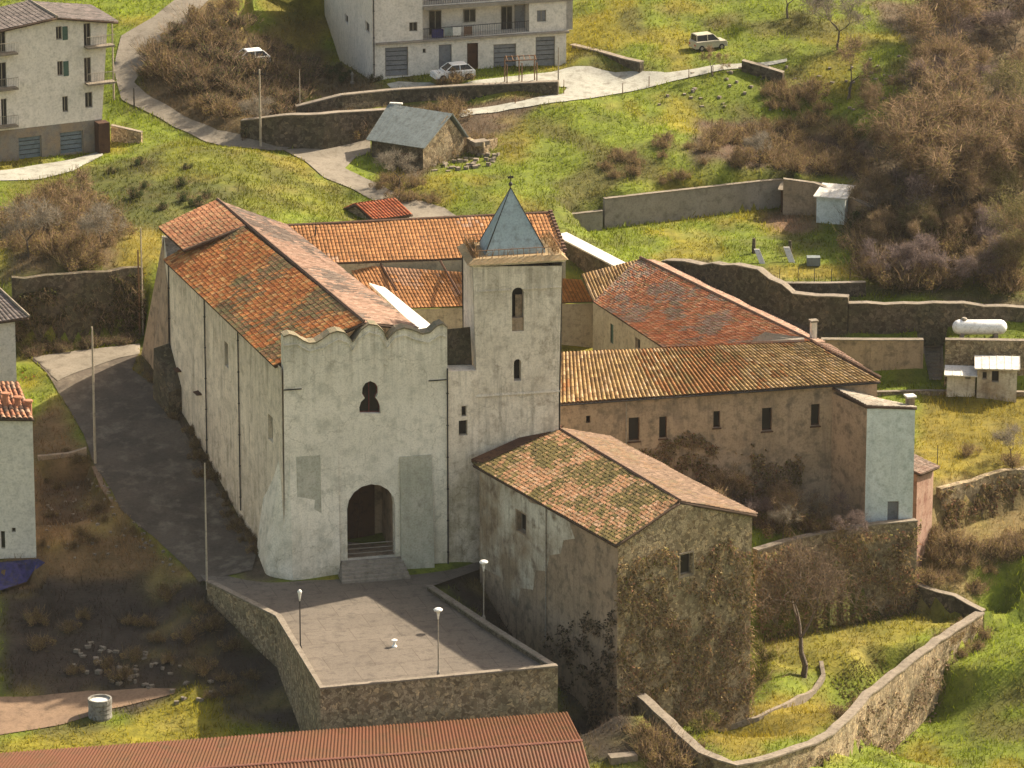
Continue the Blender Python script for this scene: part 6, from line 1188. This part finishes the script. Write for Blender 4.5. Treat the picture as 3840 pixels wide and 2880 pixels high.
# ================================================================ VEGETATION
def tmul(c, n, lo=.5, hi=1.5):
    c = np.array(c, float); return (c if c.ndim == 2 else c[None]) * (lo + (hi - lo) * RNG.random((n, 1)))
TWIG = [(.25,.17,.10),(.19,.13,.085),(.31,.22,.14),(.15,.11,.07),(.22,.18,.07)]
def pick(pal, n): return np.array(pal)[RNG.integers(0, len(pal), n)]
def grow_tree(h, seed, spread=.6, twigs=1600, leaf=None, lean=(0,0), stems=1, tw=.028, base_r=.16, levels=5, droop=0.0, pal=TWIG):
    rr = random.Random(seed); segs = []; tips = []
    def rec(p, d, L, r, lv):
        n = 3 if lv < 3 else 2
        for i in range(n):
            d2 = (d + Vector((rr.gauss(0,.16), rr.gauss(0,.16), rr.gauss(0,.1) + .04))).normalized(); q = p + d2 * (L / n); r2 = r * .86
            segs.append((p.copy(), q.copy(), r, r2)); p, d, r = q, d2, r2
            if lv >= 2: tips.append((p.copy(), d.copy(), L))
        if lv >= levels: return
        k = rr.choice((2,3,3)) if lv < 3 else 2
        for i in range(k):
            a = d.orthogonal().normalized(); a.rotate(Vector(d).to_track_quat('Z','Y').to_matrix().to_4x4().to_quaternion()) if False else None
            az = rr.random() * 6.283 + i * 6.283 / k; b = d.cross(a).normalized(); sv_ = a * math.cos(az) + b * math.sin(az)
            nd = (d * (1 - spread * .45) + sv_ * spread * (.7 + .6 * rr.random()) + Vector((0,0,.12 - droop * lv))).normalized(); rec(p, nd, L * (.62 + .2 * rr.random()), r * .68, lv + 1)
    for s_ in range(stems):
        d0 = Vector((lean[0] + (rr.gauss(0,.3) if stems > 1 else 0), lean[1] + (rr.gauss(0,.3) if stems > 1 else 0), 1)).normalized(); rec(Vector((rr.gauss(0,.15) * (stems > 1), rr.gauss(0,.15) * (stems > 1), -.2)), d0, h * .34, base_r / (stems ** .5), 0)
    mb = MB()
    for p, q, r, r2 in segs:
        if r > .009: mb.tube(p, q, max(r, .02), max(r2, .016), 5, False)
    n = twigs; idx_ = RNG.integers(0, len(tips), n); P0 = np.array([tips[i][0] for i in idx_]); D0 = np.array([tips[i][1] for i in idx_]); sc_ = h / 7
    C_ = P0 + RNG.normal(size=(n,3)) * .22 * sc_; Dd = D0 + RNG.normal(size=(n,3)) * .8
    cr = []
    cr.append((C_, Dd, (.35 + .6 * RNG.random(n)) * sc_, tw * (.7 + .8 * RNG.random(n)), pick(pal, n) * (.6 + .8 * RNG.random((n,1)))))
    if leaf:
        col, cnt, size = leaf; i2 = RNG.integers(0, len(tips), cnt); Cl = np.array([tips[i][0] for i in i2]) + RNG.normal(size=(cnt,3)) * .38 * sc_
        cl_shade = .75 + .5 * np.array([hash(int(i)) % 97 / 97 for i in (i2 // 7)]); cr.append((Cl, RNG.normal(size=(cnt,3)), size * (.6 + .8 * RNG.random(cnt)), size * .7 * np.ones(cnt), pick(col, cnt) * cl_shade[:, None] * (.7 + .6 * RNG.random((cnt,1)))))
    return mb, [np.concatenate(x) for x in zip(*cr)]
def make_tree(kind, name, label, cat, group, loc, rot, sc, *a, **k):
    mb, cr = grow_tree(*a, **k)
    root = bpy.data.objects.new(name, None); COL.objects.link(root); tag(root, label, cat, group)
    tr_ = mb.build('trunk', M['bark'], None, True); tr_.parent = root
    c_ = cards('crown', *cr, M['leaf']); c_.parent = root
    root.location = loc; root.rotation_euler = (0,0,rot); root.scale = (sc,)*3; return root
def copy_tree(src, loc, rot, sc, label=None, group=None):
    r = src.copy(); COL.objects.link(r); r.location = loc; r.rotation_euler = (0,0,rot); r.scale = (sc,)*3
    if label: r['label'] = label
    if group: r['group'] = group
    elif 'group' in r.keys(): del r['group']
    for ch_ in src.children:
        c = ch_.copy(); COL.objects.link(c); c.parent = r
    return r
# prototypes placed at their first spot
LEAFBR = [(.22,.155,.07),(.16,.115,.065),(.25,.19,.07),(.14,.09,.06)]
EVER = [(.045,.065,.025),(.06,.085,.03),(.035,.05,.02),(.08,.09,.03)]
p = G(1735,1462)
big = make_tree('a', 'bare_tree', 'large leafless tree with forked trunk in the sunken garden', 'tree', None, p, .4, 1.0, 10.5, 5, spread=.9, twigs=1500, base_r=.26, tw=.03, pal=[(.12,.09,.06),(.09,.065,.05),(.15,.11,.08)], lean=(-.12,.1), leaf=([(.2,.15,.08),(.15,.11,.07)], 500, .08))
p = G(1832,215)
t1 = make_tree('a', 'bare_tree', 'bare crooked tree alone in the middle of the upper meadow', 'tree', None, p, 1.1, 1.0, 5.2, 11, spread=.6, twigs=1500, base_r=.15, tw=.035, lean=(.1,0))
p = G(1810,108)
t2 = make_tree('a', 'bare_tree', 'pale bushy bare tree near the top edge of the meadow', 'tree', None, p, 0, 1.0, 5.6, 21, spread=.7, twigs=2200, base_r=.12, tw=.032, pal=[(.2,.17,.13),(.17,.15,.12),(.24,.21,.16)])
p = G(2035,112)
t3 = make_tree('a', 'woodland_tree', 'bare brown tree in the thicket along the right side', 'tree', 'bare trees of the right hand thicket', p, 0, 1.05, 7.5, 31, spread=.7, twigs=3000, base_r=.16, tw=.04, leaf=([(.25,.17,.09),(.19,.13,.08),(.26,.20,.08)], 1100, .11))
t4 = make_tree('a', 'woodland_tree', 'bare brown tree in the thicket along the right side', 'tree', 'bare trees of the right hand thicket', G(1950,330), 2, .8, 6.5, 41, spread=.8, twigs=2800, stems=2, base_r=.15, tw=.04, leaf=([(.26,.19,.09),(.24,.13,.08)], 1200, .11))
t5 = make_tree('a', 'woodland_tree', 'bare brown tree in the thicket along the right side', 'tree', 'bare trees of the right hand thicket', G(2080,400), 2, .8, 6.0, 51, spread=.75, twigs=2600, stems=2, base_r=.14, tw=.04, pal=[(.17,.13,.12),(.13,.10,.09),(.22,.17,.15)], leaf=([(.15,.10,.09),(.12,.09,.07)], 900, .11))
t6 = make_tree('a', 'woodland_tree', 'bare brown tree in the thicket along the right side', 'tree', 'bare trees of the right hand thicket', G(1990,520), 2, .6, 6.0, 61, spread=.7, twigs=2000, stems=3, base_r=.12, tw=.035, pal=[(.20,.17,.08),(.16,.14,.06),(.27,.22,.12)], leaf=([(.15,.15,.05),(.11,.11,.04),(.2,.18,.06)], 1600, .12))
copy_tree(t2, G(2180,1000), 1.3, .55, 'young pale tree on the right edge of the yellow field')
copy_tree(t1, G(1702,40), 2.2, .8, 'small dark bare tree at the top edge of the meadow')
copy_tree(t2, G(1785,35), 2.0, .6, 'tiny pale tree beside the top edge right of centre')
copy_tree(t1, G(160,500), .6, .95, 'grey twiggy tree on the scrubby slope left of the mound', None)
copy_tree(t2, G(215,560), 1.9, .8, 'pale twiggy tree nearest the dark retaining wall on the left')
copy_tree(t2, G(60,560), 2.9, .85, 'pale twiggy tree at the left edge above the dark roof')
copy_tree(t2, G(560,290), .9, .6, 'thin pale tree rooted in the bank behind the junction pole')
copy_tree(t2, G(862,412), .3, .62, 'bare pale shrubby tree in front of the barn door')
copy_tree(t2, G(1640,360), 1.4, .55, 'low pale tree above the brown earth slip')
copy_tree(t1, G(1540,165), 2.9, .5, 'short bare tree right below the off-road car')
copy_tree(t4, G(1150,18), .3, .35, 'small brown bush-like tree right of the flats') if False else None
rr = random.Random(5); spots = []
tries = 0
while len(spots) < 64 and tries < 4000:
    tries += 1; u = rr.uniform(1850, 2290); v = rr.uniform(10, 640)
    lim = 1985 - (v - 60) * .45 if v < 330 else (1880 if v < 480 else 1890 + (v - 480) * .1)
    if u < lim: continue
    if any((u - a) ** 2 + ((v - b_) * 1.5) ** 2 < 34 ** 2 for a, b_ in spots): continue
    spots.append((u, v))
for u, v in spots:
    src = rr.choice((t3, t4, t5, t5, t6, t3)); copy_tree(src, G(u, v), rr.random() * 6.28, rr.uniform(.55, 1.1) * (1.0 if v < 500 else .75), None, 'bare trees of the right hand thicket')
# shrubs
def make_shrub(name, label, group, loc, sc, seed, h=1.8, w_=1.5, leaf=LEAFBR, nleaf=1500, size=.13, twigs=500):
    root = bpy.data.objects.new(name, None); COL.objects.link(root); tag(root, label, 'shrub', group); r_ = np.random.default_rng(seed)
    lobes = r_.normal(size=(9,3)) * (w_*.38, w_*.38, h*.16) + (0,0,h*.5); li = r_.integers(0, 9, nleaf); d = r_.normal(size=(nleaf,3)); d /= np.linalg.norm(d, axis=1, keepdims=True)
    C_ = lobes[li] + d * (.25 + .75 * r_.random((nleaf,1)) ** .5) * (w_*.34, w_*.34, h*.34); C_[:,2] = np.abs(C_[:,2])
    col = pick(leaf, nleaf) * (.75 + .5 * r_.random(9))[li][:, None] * (.7 + .6 * r_.random((nleaf,1)))
    a = (C_, r_.normal(size=(nleaf,3)), size * (.6 + .8 * r_.random(nleaf)), size * .7 * np.ones(nleaf), col)
    b0 = r_.normal(size=(twigs,3)) * (w_*.25, w_*.25, 0) + (0,0,.1); D_ = b0 * (1.2,1.2,0) + r_.normal(size=(twigs,3)) * .25 + (0,0,1.0)
    t = (b0 + D_ * r_.random((twigs,1)) * h * .7, D_ + r_.normal(size=(twigs,3)) * .4, .3 + .6 * r_.random(twigs), .03 * np.ones(twigs), pick(TWIG, twigs) * (.6 + .8 * r_.random((twigs,1))))
    cr = [np.concatenate(x) for x in zip(a, t)]; c_ = cards('foliage', *cr, M['leaf']); c_.parent = root
    mb = MB()
    for i in range(6): mb.tube((0,0,-.2), Vector(b0[i]) + Vector(D_[i]) * h * .5, .03, .012, 4, False)
    s_ = mb.build('stems', M['bark'], None); s_.parent = root; root.location = loc; root.scale = (sc,)*3; return root
sb_ = make_shrub('bramble_shrub', 'brown bramble shrub on the bank under the flats', 'brown brambles on the upper bank', G(360,160), 1.0, 3)
sk = make_shrub('bramble_shrub', 'dark purplish bramble shrub on the bank under the flats', 'dark brambles on the upper bank', G(420,180), 1.0, 6, leaf=[(.11,.085,.06),(.085,.075,.045),(.10,.11,.04),(.12,.075,.06)], nleaf=1700)
sg = make_shrub('evergreen_shrub', 'dark green shrub on the shaded side of the round mound', 'dark green shrubs on the mound', G(290,430), .5, 4, leaf=EVER, nleaf=2000)
rr = random.Random(12)
def scatter(src, px, n, s0, s1, label, group, mind=1.2):
    poly = gp(px); xs_ = [p_[0] for p_ in poly]; ys_ = [p_[1] for p_ in poly]; got = []; t = 0
    while len(got) < n and t < 5000:
        t += 1; x, y = rr.uniform(min(xs_), max(xs_)), rr.uniform(min(ys_), max(ys_))
        if not inpoly(np.array([x]), np.array([y]), poly)[0] or any((x-a)**2 + (y-b_)**2 < mind**2 for a, b_ in got): continue
        got.append((x, y))
    for x, y in got:
        copy_tree(src, (x, y, float(H(x, y)) - .1), rr.random()*6.28, rr.uniform(s0, s1), label, group)
scatter(sb_, [(315,130),(400,60),(470,20),(560,100),(690,150),(640,230),(560,290),(470,270),(400,215),(320,180)], 22, .6, 1.0, None, 'brown brambles on the upper bank', 1.6)
scatter(sk, [(315,130),(400,60),(470,20),(560,100),(690,150),(640,230),(560,290),(470,270),(400,215),(320,180)], 46, .6, 1.1, None, 'dark brambles on the upper bank')
scatter(sb_, [(650,265),(800,262),(860,250),(960,235),(1000,215),(1000,260),(870,270),(800,300),(660,312)], 22, .4, .8, 'low brown scrub growing on the dark wall bank beneath the flats', 'low scrub below the flats', .9)
scatter(sb_, [(0,470),(150,400),(260,440),(250,560),(200,590),(0,600)], 34, .6, 1.1, 'brown scrub on the slope at the left edge above the street', 'brown scrub left of the mound')
scatter(sb_, [(1510,270),(1740,250),(1870,310),(1880,380),(1700,375),(1520,360)], 34, .5, .9, 'low brown scrub round the dark earth slip on the hillside', 'scrub round the earth slip')
scatter(sb_, [(1640,190),(1760,180),(1780,240),(1660,235)], 9, .5, .8, 'purple-brown scrub on the meadow below the lone crooked tree', 'scrub on the middle of the meadow')
scatter(sb_, [(1310,410),(1500,385),(1650,372),(1600,340),(1480,300),(1300,330)], 16, .3, .55, 'small olive scrub just uphill of the long grey wall', 'scrub above the grey wall')
scatter(sb_, [(1840,480),(2212,480),(2212,650),(1880,630)], 42, .7, 1.2, 'brown scrub below the right hand thicket', 'scrub below the thicket')
scatter(sb_, [(920,300),(1000,290),(1080,320),(1000,345),(925,360)], 10, .4, .7, 'brown scrub round the walls of the barn', 'scrub round the barn', .8)
scatter(sb_, [(810,385),(900,400),(940,440),(880,450),(820,420)], 8, .4, .7, 'brown twiggy scrub on the verge between barn and lane', 'scrub before the barn', .7)
scatter(sg, [(190,370),(330,340),(520,400),(490,460),(300,500),(190,450)], 9, .3, .5, None, 'dark green shrubs on the mound')
scatter(sg, [(700,150),(700,185),(800,195),(840,190),(800,175)], 7, .4, .6, 'low dark green shrub in the shaded bed beside the flats', 'shrubs beside the flats', .8)
scatter(sb_, [(110,1250),(430,1300),(560,1430),(600,1540),(420,1500),(120,1480),(60,1350)], 22, .35, .7, 'dark brown scrub in the shaded hollow left of the terrace wall', 'scrub in the shaded hollow')
scatter(sb_, [(1360,1600),(1420,1590),(1480,1640),(1560,1680),(1400,1680)], 9, .6, 1.0, 'brown scrub outside the near corner of the garden wall', 'scrub outside the garden wall')
scatter(sb_, [(318,800),(345,800),(400,900),(470,1010),(560,1190),(545,1200),(430,1010),(345,860)], 26, .25, .45, 'dry brown weeds along the foot of the nave wall', 'weeds along the nave wall', .8)
scatter(sb_, [(2010,1160),(2120,1180),(2212,1160),(2212,1200),(2100,1250),(2120,1310),(2000,1270)], 26, .4, .8, 'dry brown scrub between the field wall and the garden corner', 'dry scrub by the field wall')
scatter(sb_, [(1870,1520),(2000,1440),(2130,1370),(2140,1400),(1990,1500),(1880,1580),(1780,1640)], 22, .4, .7, 'dry pinkish scrub at the outer foot of the curving garden wall', 'scrub along the curving wall')
for (u, v, z, s_) in ((1665,1130,0,.9),(1745,1125,0,.8),(1790,1125,0,.7),(1500,1020,.2,.7),(1560,1050,.2,.8),(1610,1080,.2,.9)):
    q = P(u, v, z + 1); copy_tree(sb_, (q.x, min(q.y, 357.0), 0), rr.random()*6, s_, 'tangled brown bush against the front wall of the striped wing', 'bushes under the striped wing')
for k_, (u, v, s_) in enumerate(((1690,1120,.62),(1640,1095,.55),(1580,1060,.6),(1520,1030,.5),(1760,1120,.55),(1460,1000,.45),(1720,1075,.5),(1830,1130,.4))):
    q = P(u, v, 1); copy_tree((t4, t5, t3)[k_ % 3], (q.x, min(q.y, 356.6), -.1), k_ * 1.3, s_, 'bare thin-stemmed tree crowding the front wall of the striped wing', 'bare trees under the striped wing')
copy_tree(t2, P(1750,1150,0), .4, .55, 'pale twiggy tree behind the overgrown wall near the blue annex')
copy_tree(t2, P(1690,1165,0), 1.7, .5, 'small pale tree squeezed between front house and overgrown wall')
gsh = make_shrub('garden_shrub', 'yellow-green shrub at the shaded foot of the vine-covered gable', 'shrubs at the foot of the gable', G(1560,1530), .8, 9, leaf=[(.12,.12,.03),(.17,.16,.035),(.09,.09,.03)], nleaf=1600)
for u, v, s_ in ((1480,1545,.9),(1520,1580,.7),(1610,1510,.7),(1450,1520,.9),(1640,1480,.8),(1650,1430,.7)): copy_tree(gsh, G(u, v), rr.random()*6, s_, None, 'shrubs at the foot of the gable')
for u, v, s_ in ((1830,470,1.15),(1850,500,.9)): copy_tree(sg, G(u, v), 1.0, s_, 'dark green bush beside the pale concrete shed' if u < 1840 else 'smaller dark green bush below the pale shed')
for u, v, s_ in ((985,185,.75),(955,188,.6)): copy_tree(sb_, G(u, v), 1.0, s_, 'brown bush in front of the parked white hatchback' if u > 960 else 'smaller brown bush left of the one hiding the hatchback')
copy_tree(sg, P(2160,840,1.2), 1.0, .6, 'small dark bush before the pale-roofed shed'); copy_tree(sb_, P(2090,985,0), 1.0, .5, 'small dark brown bush in the middle of the yellow field'); copy_tree(sb_, P(2185,1010,-.2), 2.0, .6, 'dark brown bush at the base of the young field tree')
# creepers on walls ("stuff" that nobody could count)
def creeper(name, label, pl, outline, n, pal, s0, z0=None, thick=.35, size=.16, twig=.35, dens=None, hole=None):
    S_ = RNG.uniform(min(p_[0] for p_ in outline), max(p_[0] for p_ in outline), n * 2); Z_ = RNG.uniform(min(p_[1] for p_ in outline), max(p_[1] for p_ in outline), n * 2)
    k = inpoly(S_ + .5 * vnoise(S_, Z_, 1.0, 3) * 2, Z_ + vnoise(S_, Z_, 1.3, 4) * 2, outline); k &= vnoise(S_, Z_, .9, s0) + .6 * vnoise(S_, Z_, .35, s0 + 1) > (-.62 if dens is None else dens); 
    if hole: k &= ~((S_ > hole[0][0] - .35) & (S_ < hole[1][0] + .35) & (Z_ > hole[0][1] - .3) & (Z_ < hole[2][1] + .9))
    S_, Z_ = S_[k][:n], Z_[k][:n]; m = len(S_)
    bulge = thick * (.35 + np.clip(vnoise(S_, Z_, .8, s0 + 2) + .5, 0, 1)); off = bulge * RNG.random(m)
    C_ = np.stack([pl.A.x + pl.d.x * S_ + pl.n.x * off, pl.A.y + pl.d.y * S_ + pl.n.y * off, Z_], 1)
    nt_ = int(m * twig); Dd = RNG.normal(size=(m,3)); Dd[:nt_] = RNG.normal(size=(nt_,3)) * .5 + (0,0,-.8); L_ = size * (.6 + .9 * RNG.random(m)); W_ = L_ * .75; L_[:nt_] = .3 + .5 * RNG.random(nt_); W_[:nt_] = .03
    tn = pick(pal, m) * (.55 + .9 * RNG.random((m,1))) * (1 + .4 * vnoise(S_, Z_, 1.2, s0 + 3))[:, None]; tn[:nt_] = pick(TWIG, nt_) * (.7 + .8 * RNG.random((nt_,1)))
    o = cards(name, C_, Dd, L_, W_, tn, M['leaf']); tag(o, label, 'creeper', kind='stuff'); return o
VINE = [(.24,.165,.075),(.17,.125,.06),(.29,.20,.09),(.15,.145,.045),(.25,.13,.085),(.12,.09,.055),(.32,.25,.13)]
c0 = pl2.px(1336,1200); creeper('creeper', 'dense brown creeper covering the gable wall of the front house', pl2, [(-.2,-7),(pl2.L+.3,-7),(pl2.L+.2,4.2),(pl2.L*.78,6.3),(pl2.L*.62,5.2),(pl2.L*.5,6.2),(pl2.L*.3,7.2),(pl2.L*.1,6.8),(-.2,6.9)], 12500, VINE, 51, thick=.3, dens=-.2, size=.14, hole=g1_)
creeper('creeper', 'thin dark creeper low on the side wall of the front house', pl1, [(pl1.L*.45,-8),(pl1.L+.1,-8),(pl1.L+.1,3),(pl1.L*.8,1.5),(pl1.L*.5,-1)], 4500, [(.09,.07,.045),(.06,.05,.035),(.11,.08,.05)], 61, dens=.0)
creeper('creeper', 'brown creeper climbing the front wall of the striped wing', wp, [(2.5,-1),(19,-1),(19,3),(16,5.5),(12,5.3),(10,7.2),(8.5,5.8),(6.5,6.2),(4.5,4),(2.5,3)], 11000, VINE, 71, dens=-.2, size=.14)
rwp = Pl(P(1636,1196,0)[:2], P(1982,1132,0)[:2]); creeper('creeper', 'thick brown overgrowth hanging down the wall below the blue annex', rwp, [(-.3,-8),(rwp.L+.3,-7.5),(rwp.L+.3,.2),(rwp.L*.5,.0),(-.3,-.2)], 9500, VINE, 81, thick=.45, dens=-.2)
q_ = [(ow[i][0], ow[i][1]) for i in (8, 13)]
for (i, j, sd_, nm) in ((4, 8, 91, 'creeper tufts on the outer face of the curving wall near the bottom edge'), (8, 11, 94, 'creeper tufts on the middle stretch of the curving wall'), (11, 14, 97, 'creeper tufts on the straight right stretch of the curving wall')):
    pp = Pl(ow[i][:2], ow[j][:2]); creeper('creeper', nm, pp, [(0,-12),(pp.L,-12),(pp.L,-6.6),(0,-6.6)], 2600, [(.2,.15,.09),(.15,.11,.07),(.24,.17,.12),(.12,.11,.05)], sd_, thick=.4, dens=.05)
for u, v, s_ in ((512,156,.95),(532,162,.85),(556,160,.9),(500,150,.8)): copy_tree(sk, G(u, v), rr.random()*6, s_, None, 'dark brambles on the upper bank')
lw_ = Pl(P(30,752,6.7)[:2], P(312,722,6.5)[:2]); creeper('creeper', 'dark weeds hanging over the wall under the round mound', lw_, [(0,7),(lw_.L,7),(lw_.L,11.8),(0,11.6)], 14000, [(.10,.08,.04),(.07,.06,.035),(.09,.10,.03),(.13,.10,.05)], 111, dens=-.3, thick=.6)
bw_ = Pl(P(520,308,13.1)[:2], P(800,304,13)[:2]); creeper('creeper', 'dark scrub clinging to the lower wall beside the barn', bw_, [(0,13),(bw_.L,13),(bw_.L,15.7),(0,15.2)], 3500, [(.12,.09,.055),(.09,.07,.045),(.11,.11,.04)], 117, dens=.0)
fw = Pl(P(2034,1056,-.2)[:2], P(2300,985,0)[:2]); creeper('creeper', 'dry brown creeper over the curved field wall', fw, [(0,-4),(fw.L,-4),(fw.L,-.3),(0,-.4)], 5000, VINE, 99, dens=-.1)
scatter(sk, [(30,760),(150,750),(300,728),(303,742),(160,760),(60,775)], 16, .3, .55, 'dark weeds at the foot of the wall under the round mound', 'weeds under the mound wall', .7)
scatter(sb_, [(90,960),(180,975),(240,1080),(300,1160),(200,1200),(90,1200)], 16, .2, .42, 'small dry bush in the earth yard between the grey house and the street', 'small bushes in the yard', .9)
# planted rows in the sunken garden
ra_, rb__ = G(1795,1475), G(1900,1405); rc_ = G(1850,1550); rv = Vector((rb__.x - ra_.x, rb__.y - ra_.y)); rw = Vector((rc_.x - ra_.x, rc_.y - ra_.y)); Xr = []; Yr = []
for i in range(13):
    m_ = 80; t_ = RNG.random(m_); s__ = i / 12 + .012 * RNG.normal(size=m_); Xr.append(ra_.x + rw.x * t_ + rv.x * s__); Yr.append(ra_.y + rw.y * t_ + rv.y * s__)
Xr = np.concatenate(Xr); Yr = np.concatenate(Yr); m_ = len(Xr)
o = cards('crop_rows', np.stack([Xr, Yr, H(Xr, Yr)], 1), RNG.normal(size=(m_,3)) * .5 + (0,0,1), .12 + .16 * RNG.random(m_), .08, pick([(.15,.12,.04),(.11,.09,.04),(.16,.16,.04)], m_), M['leaf']); tag(o, 'thin dark planted rows in the sunken garden', 'crops', kind='stuff')
# ---------------- grass tufts
def in_view(x, y, m=60):
    z = H(x, y); wz = z - ZC; dep = y * CT - wz * ST; u = CX + F * x / dep; v = CY - F * (y * ST + wz * CT) / dep; return (u > -m) & (u < CW + m) & (v > -m) & (v < 1659 + m)
n = 330000; X = RNG.uniform(-46, 50, n); Y = RNG.uniform(312, 482, n); k = in_view(X, Y); X, Y = X[k], Y[k]
ok = np.ones(len(X), bool)
foot = nograss + [[g_ for g_ in ((npn.A.x,npn.A.y),(npn.B.x,npn.B.y),(tB.x,tB.y),(wB.x,wB.y),(er1.x,er1.y),(nE2.x,nE2.y+2),(nE1.x,nE1.y+2))], [(hA.x,hA.y),(hN.x,hN.y),(hR.x,hR.y),(hB.x,hB.y)], [(fL.x,fL.y),(fR.x,fR.y),(rb_.x,rb_.y),(lb_.x,lb_.y)], [(gL.x,gL.y),(gR.x,gR.y),(br.x,br.y),(bl.x,bl.y)], [(bA.x,bA.y),(bN.x,bN.y),(bR.x,bR.y),(K_.x,K_.y)]]
for pol in foot: ok &= ~inpoly(X, Y, pol)
X, Y = X[ok], Y[ok]; k = vnoise(X, Y, 1.3, 101) + .5 * vnoise(X, Y, .5, 102) > -.32; X, Y = X[k], Y[k]; n = len(X); Z = H(X, Y)
gc = groundcol(X, Y); hgt_ = (.12 + .26 * RNG.random(n)) * (1 + 1.0 * np.clip(vnoise(X, Y, 2.5, 103), -.3, .5)); brownish = (gc[:,0] > gc[:,1] * 1.25)
o = cards('grass', np.stack([X, Y, Z - .03], 1), RNG.normal(size=(n,3)) * .45 + (0,0,1), hgt_ * np.where(brownish, 1.3, 1.0), .07 * np.where(brownish, .7, 1.15), gc * (.8 + 1.0 * RNG.random((n,1))), M['leaf'])
tag(o, 'short rough grass and weeds over the slopes', 'grass', kind='stuff')
# rubble lying in the shaded hollow and round the barn
def rubble(px, n, s, name, label):
    poly = gp(px); xs_ = [p_[0] for p_ in poly]; ys_ = [p_[1] for p_ in poly]; mb = MB(); r_ = random.Random(n)
    c = 0
    while c < n:
        x, y = r_.uniform(min(xs_), max(xs_)), r_.uniform(min(ys_), max(ys_))
        if inpoly(np.array([x]), np.array([y]), poly)[0]: mb.box((x, y, float(H(x, y)) - .03), r_.uniform(.5,1.4)*s, r_.uniform(.5,1.2)*s, r_.uniform(.3,.9)*s, r_.random()*3); c += 1
    tag(mb.build(name, M['coping']), label, 'rubble', kind='stuff')
rubble([(150,1380),(420,1440),(520,1490),(500,1540),(300,1500),(150,1440)], 60, .32, 'rubble', 'pale rubble scattered in the shaded hollow')
rubble([(215,1010),(262,1100),(330,1160),(400,1225),(380,1240),(300,1180),(235,1110),(190,1030)], 34, .22, 'rubble', 'small stones along the left edge of the street')
rubble([(95,1040),(190,1030),(240,1110),(300,1170),(180,1230),(95,1200)], 40, .22, 'rubble', 'small rubble strewn over the earth yard on the left')
rubble([(1500,150),(1950,120),(1900,250),(1700,240),(1400,230)], 60, .28, 'rubble', 'pale stones scattered over the upper meadow')
rubble([(925,345),(1000,335),(1080,330),(1060,360),(940,375)], 45, .35, 'rubble', 'stone rubble lying beside the barn')

# ---------------- thin air haze over the whole valley
zmin = float(GZ.min()) - 1.0
hz = MB(); hz.hexa([(-1000,-300,zmin), (1000,-300,zmin), (1000,1600,zmin), (-1000,1600,zmin)], [(-1000,-300,max(135,float(GZ.max())+2)), (1000,-300,max(135,float(GZ.max())+2)), (1000,1600,max(135,float(GZ.max())+2)), (-1000,1600,max(135,float(GZ.max())+2))])
hm = bpy.data.materials.new('haze_air'); hm.use_nodes = True; hn = hm.node_tree.nodes; hn.remove(hn['Principled BSDF']); pv = hn.new('ShaderNodeVolumePrincipled'); pv.inputs['Color'].default_value = (.9, .88, .84, 1); pv.inputs['Density'].default_value = .000035; pv.inputs['Anisotropy'].default_value = .3
hm.node_tree.links.new(pv.outputs[0], hn['Material Output'].inputs['Volume'])
ho = hz.build('haze', hm); tag(ho, 'thin warm haze over the valley', 'haze', kind='stuff')
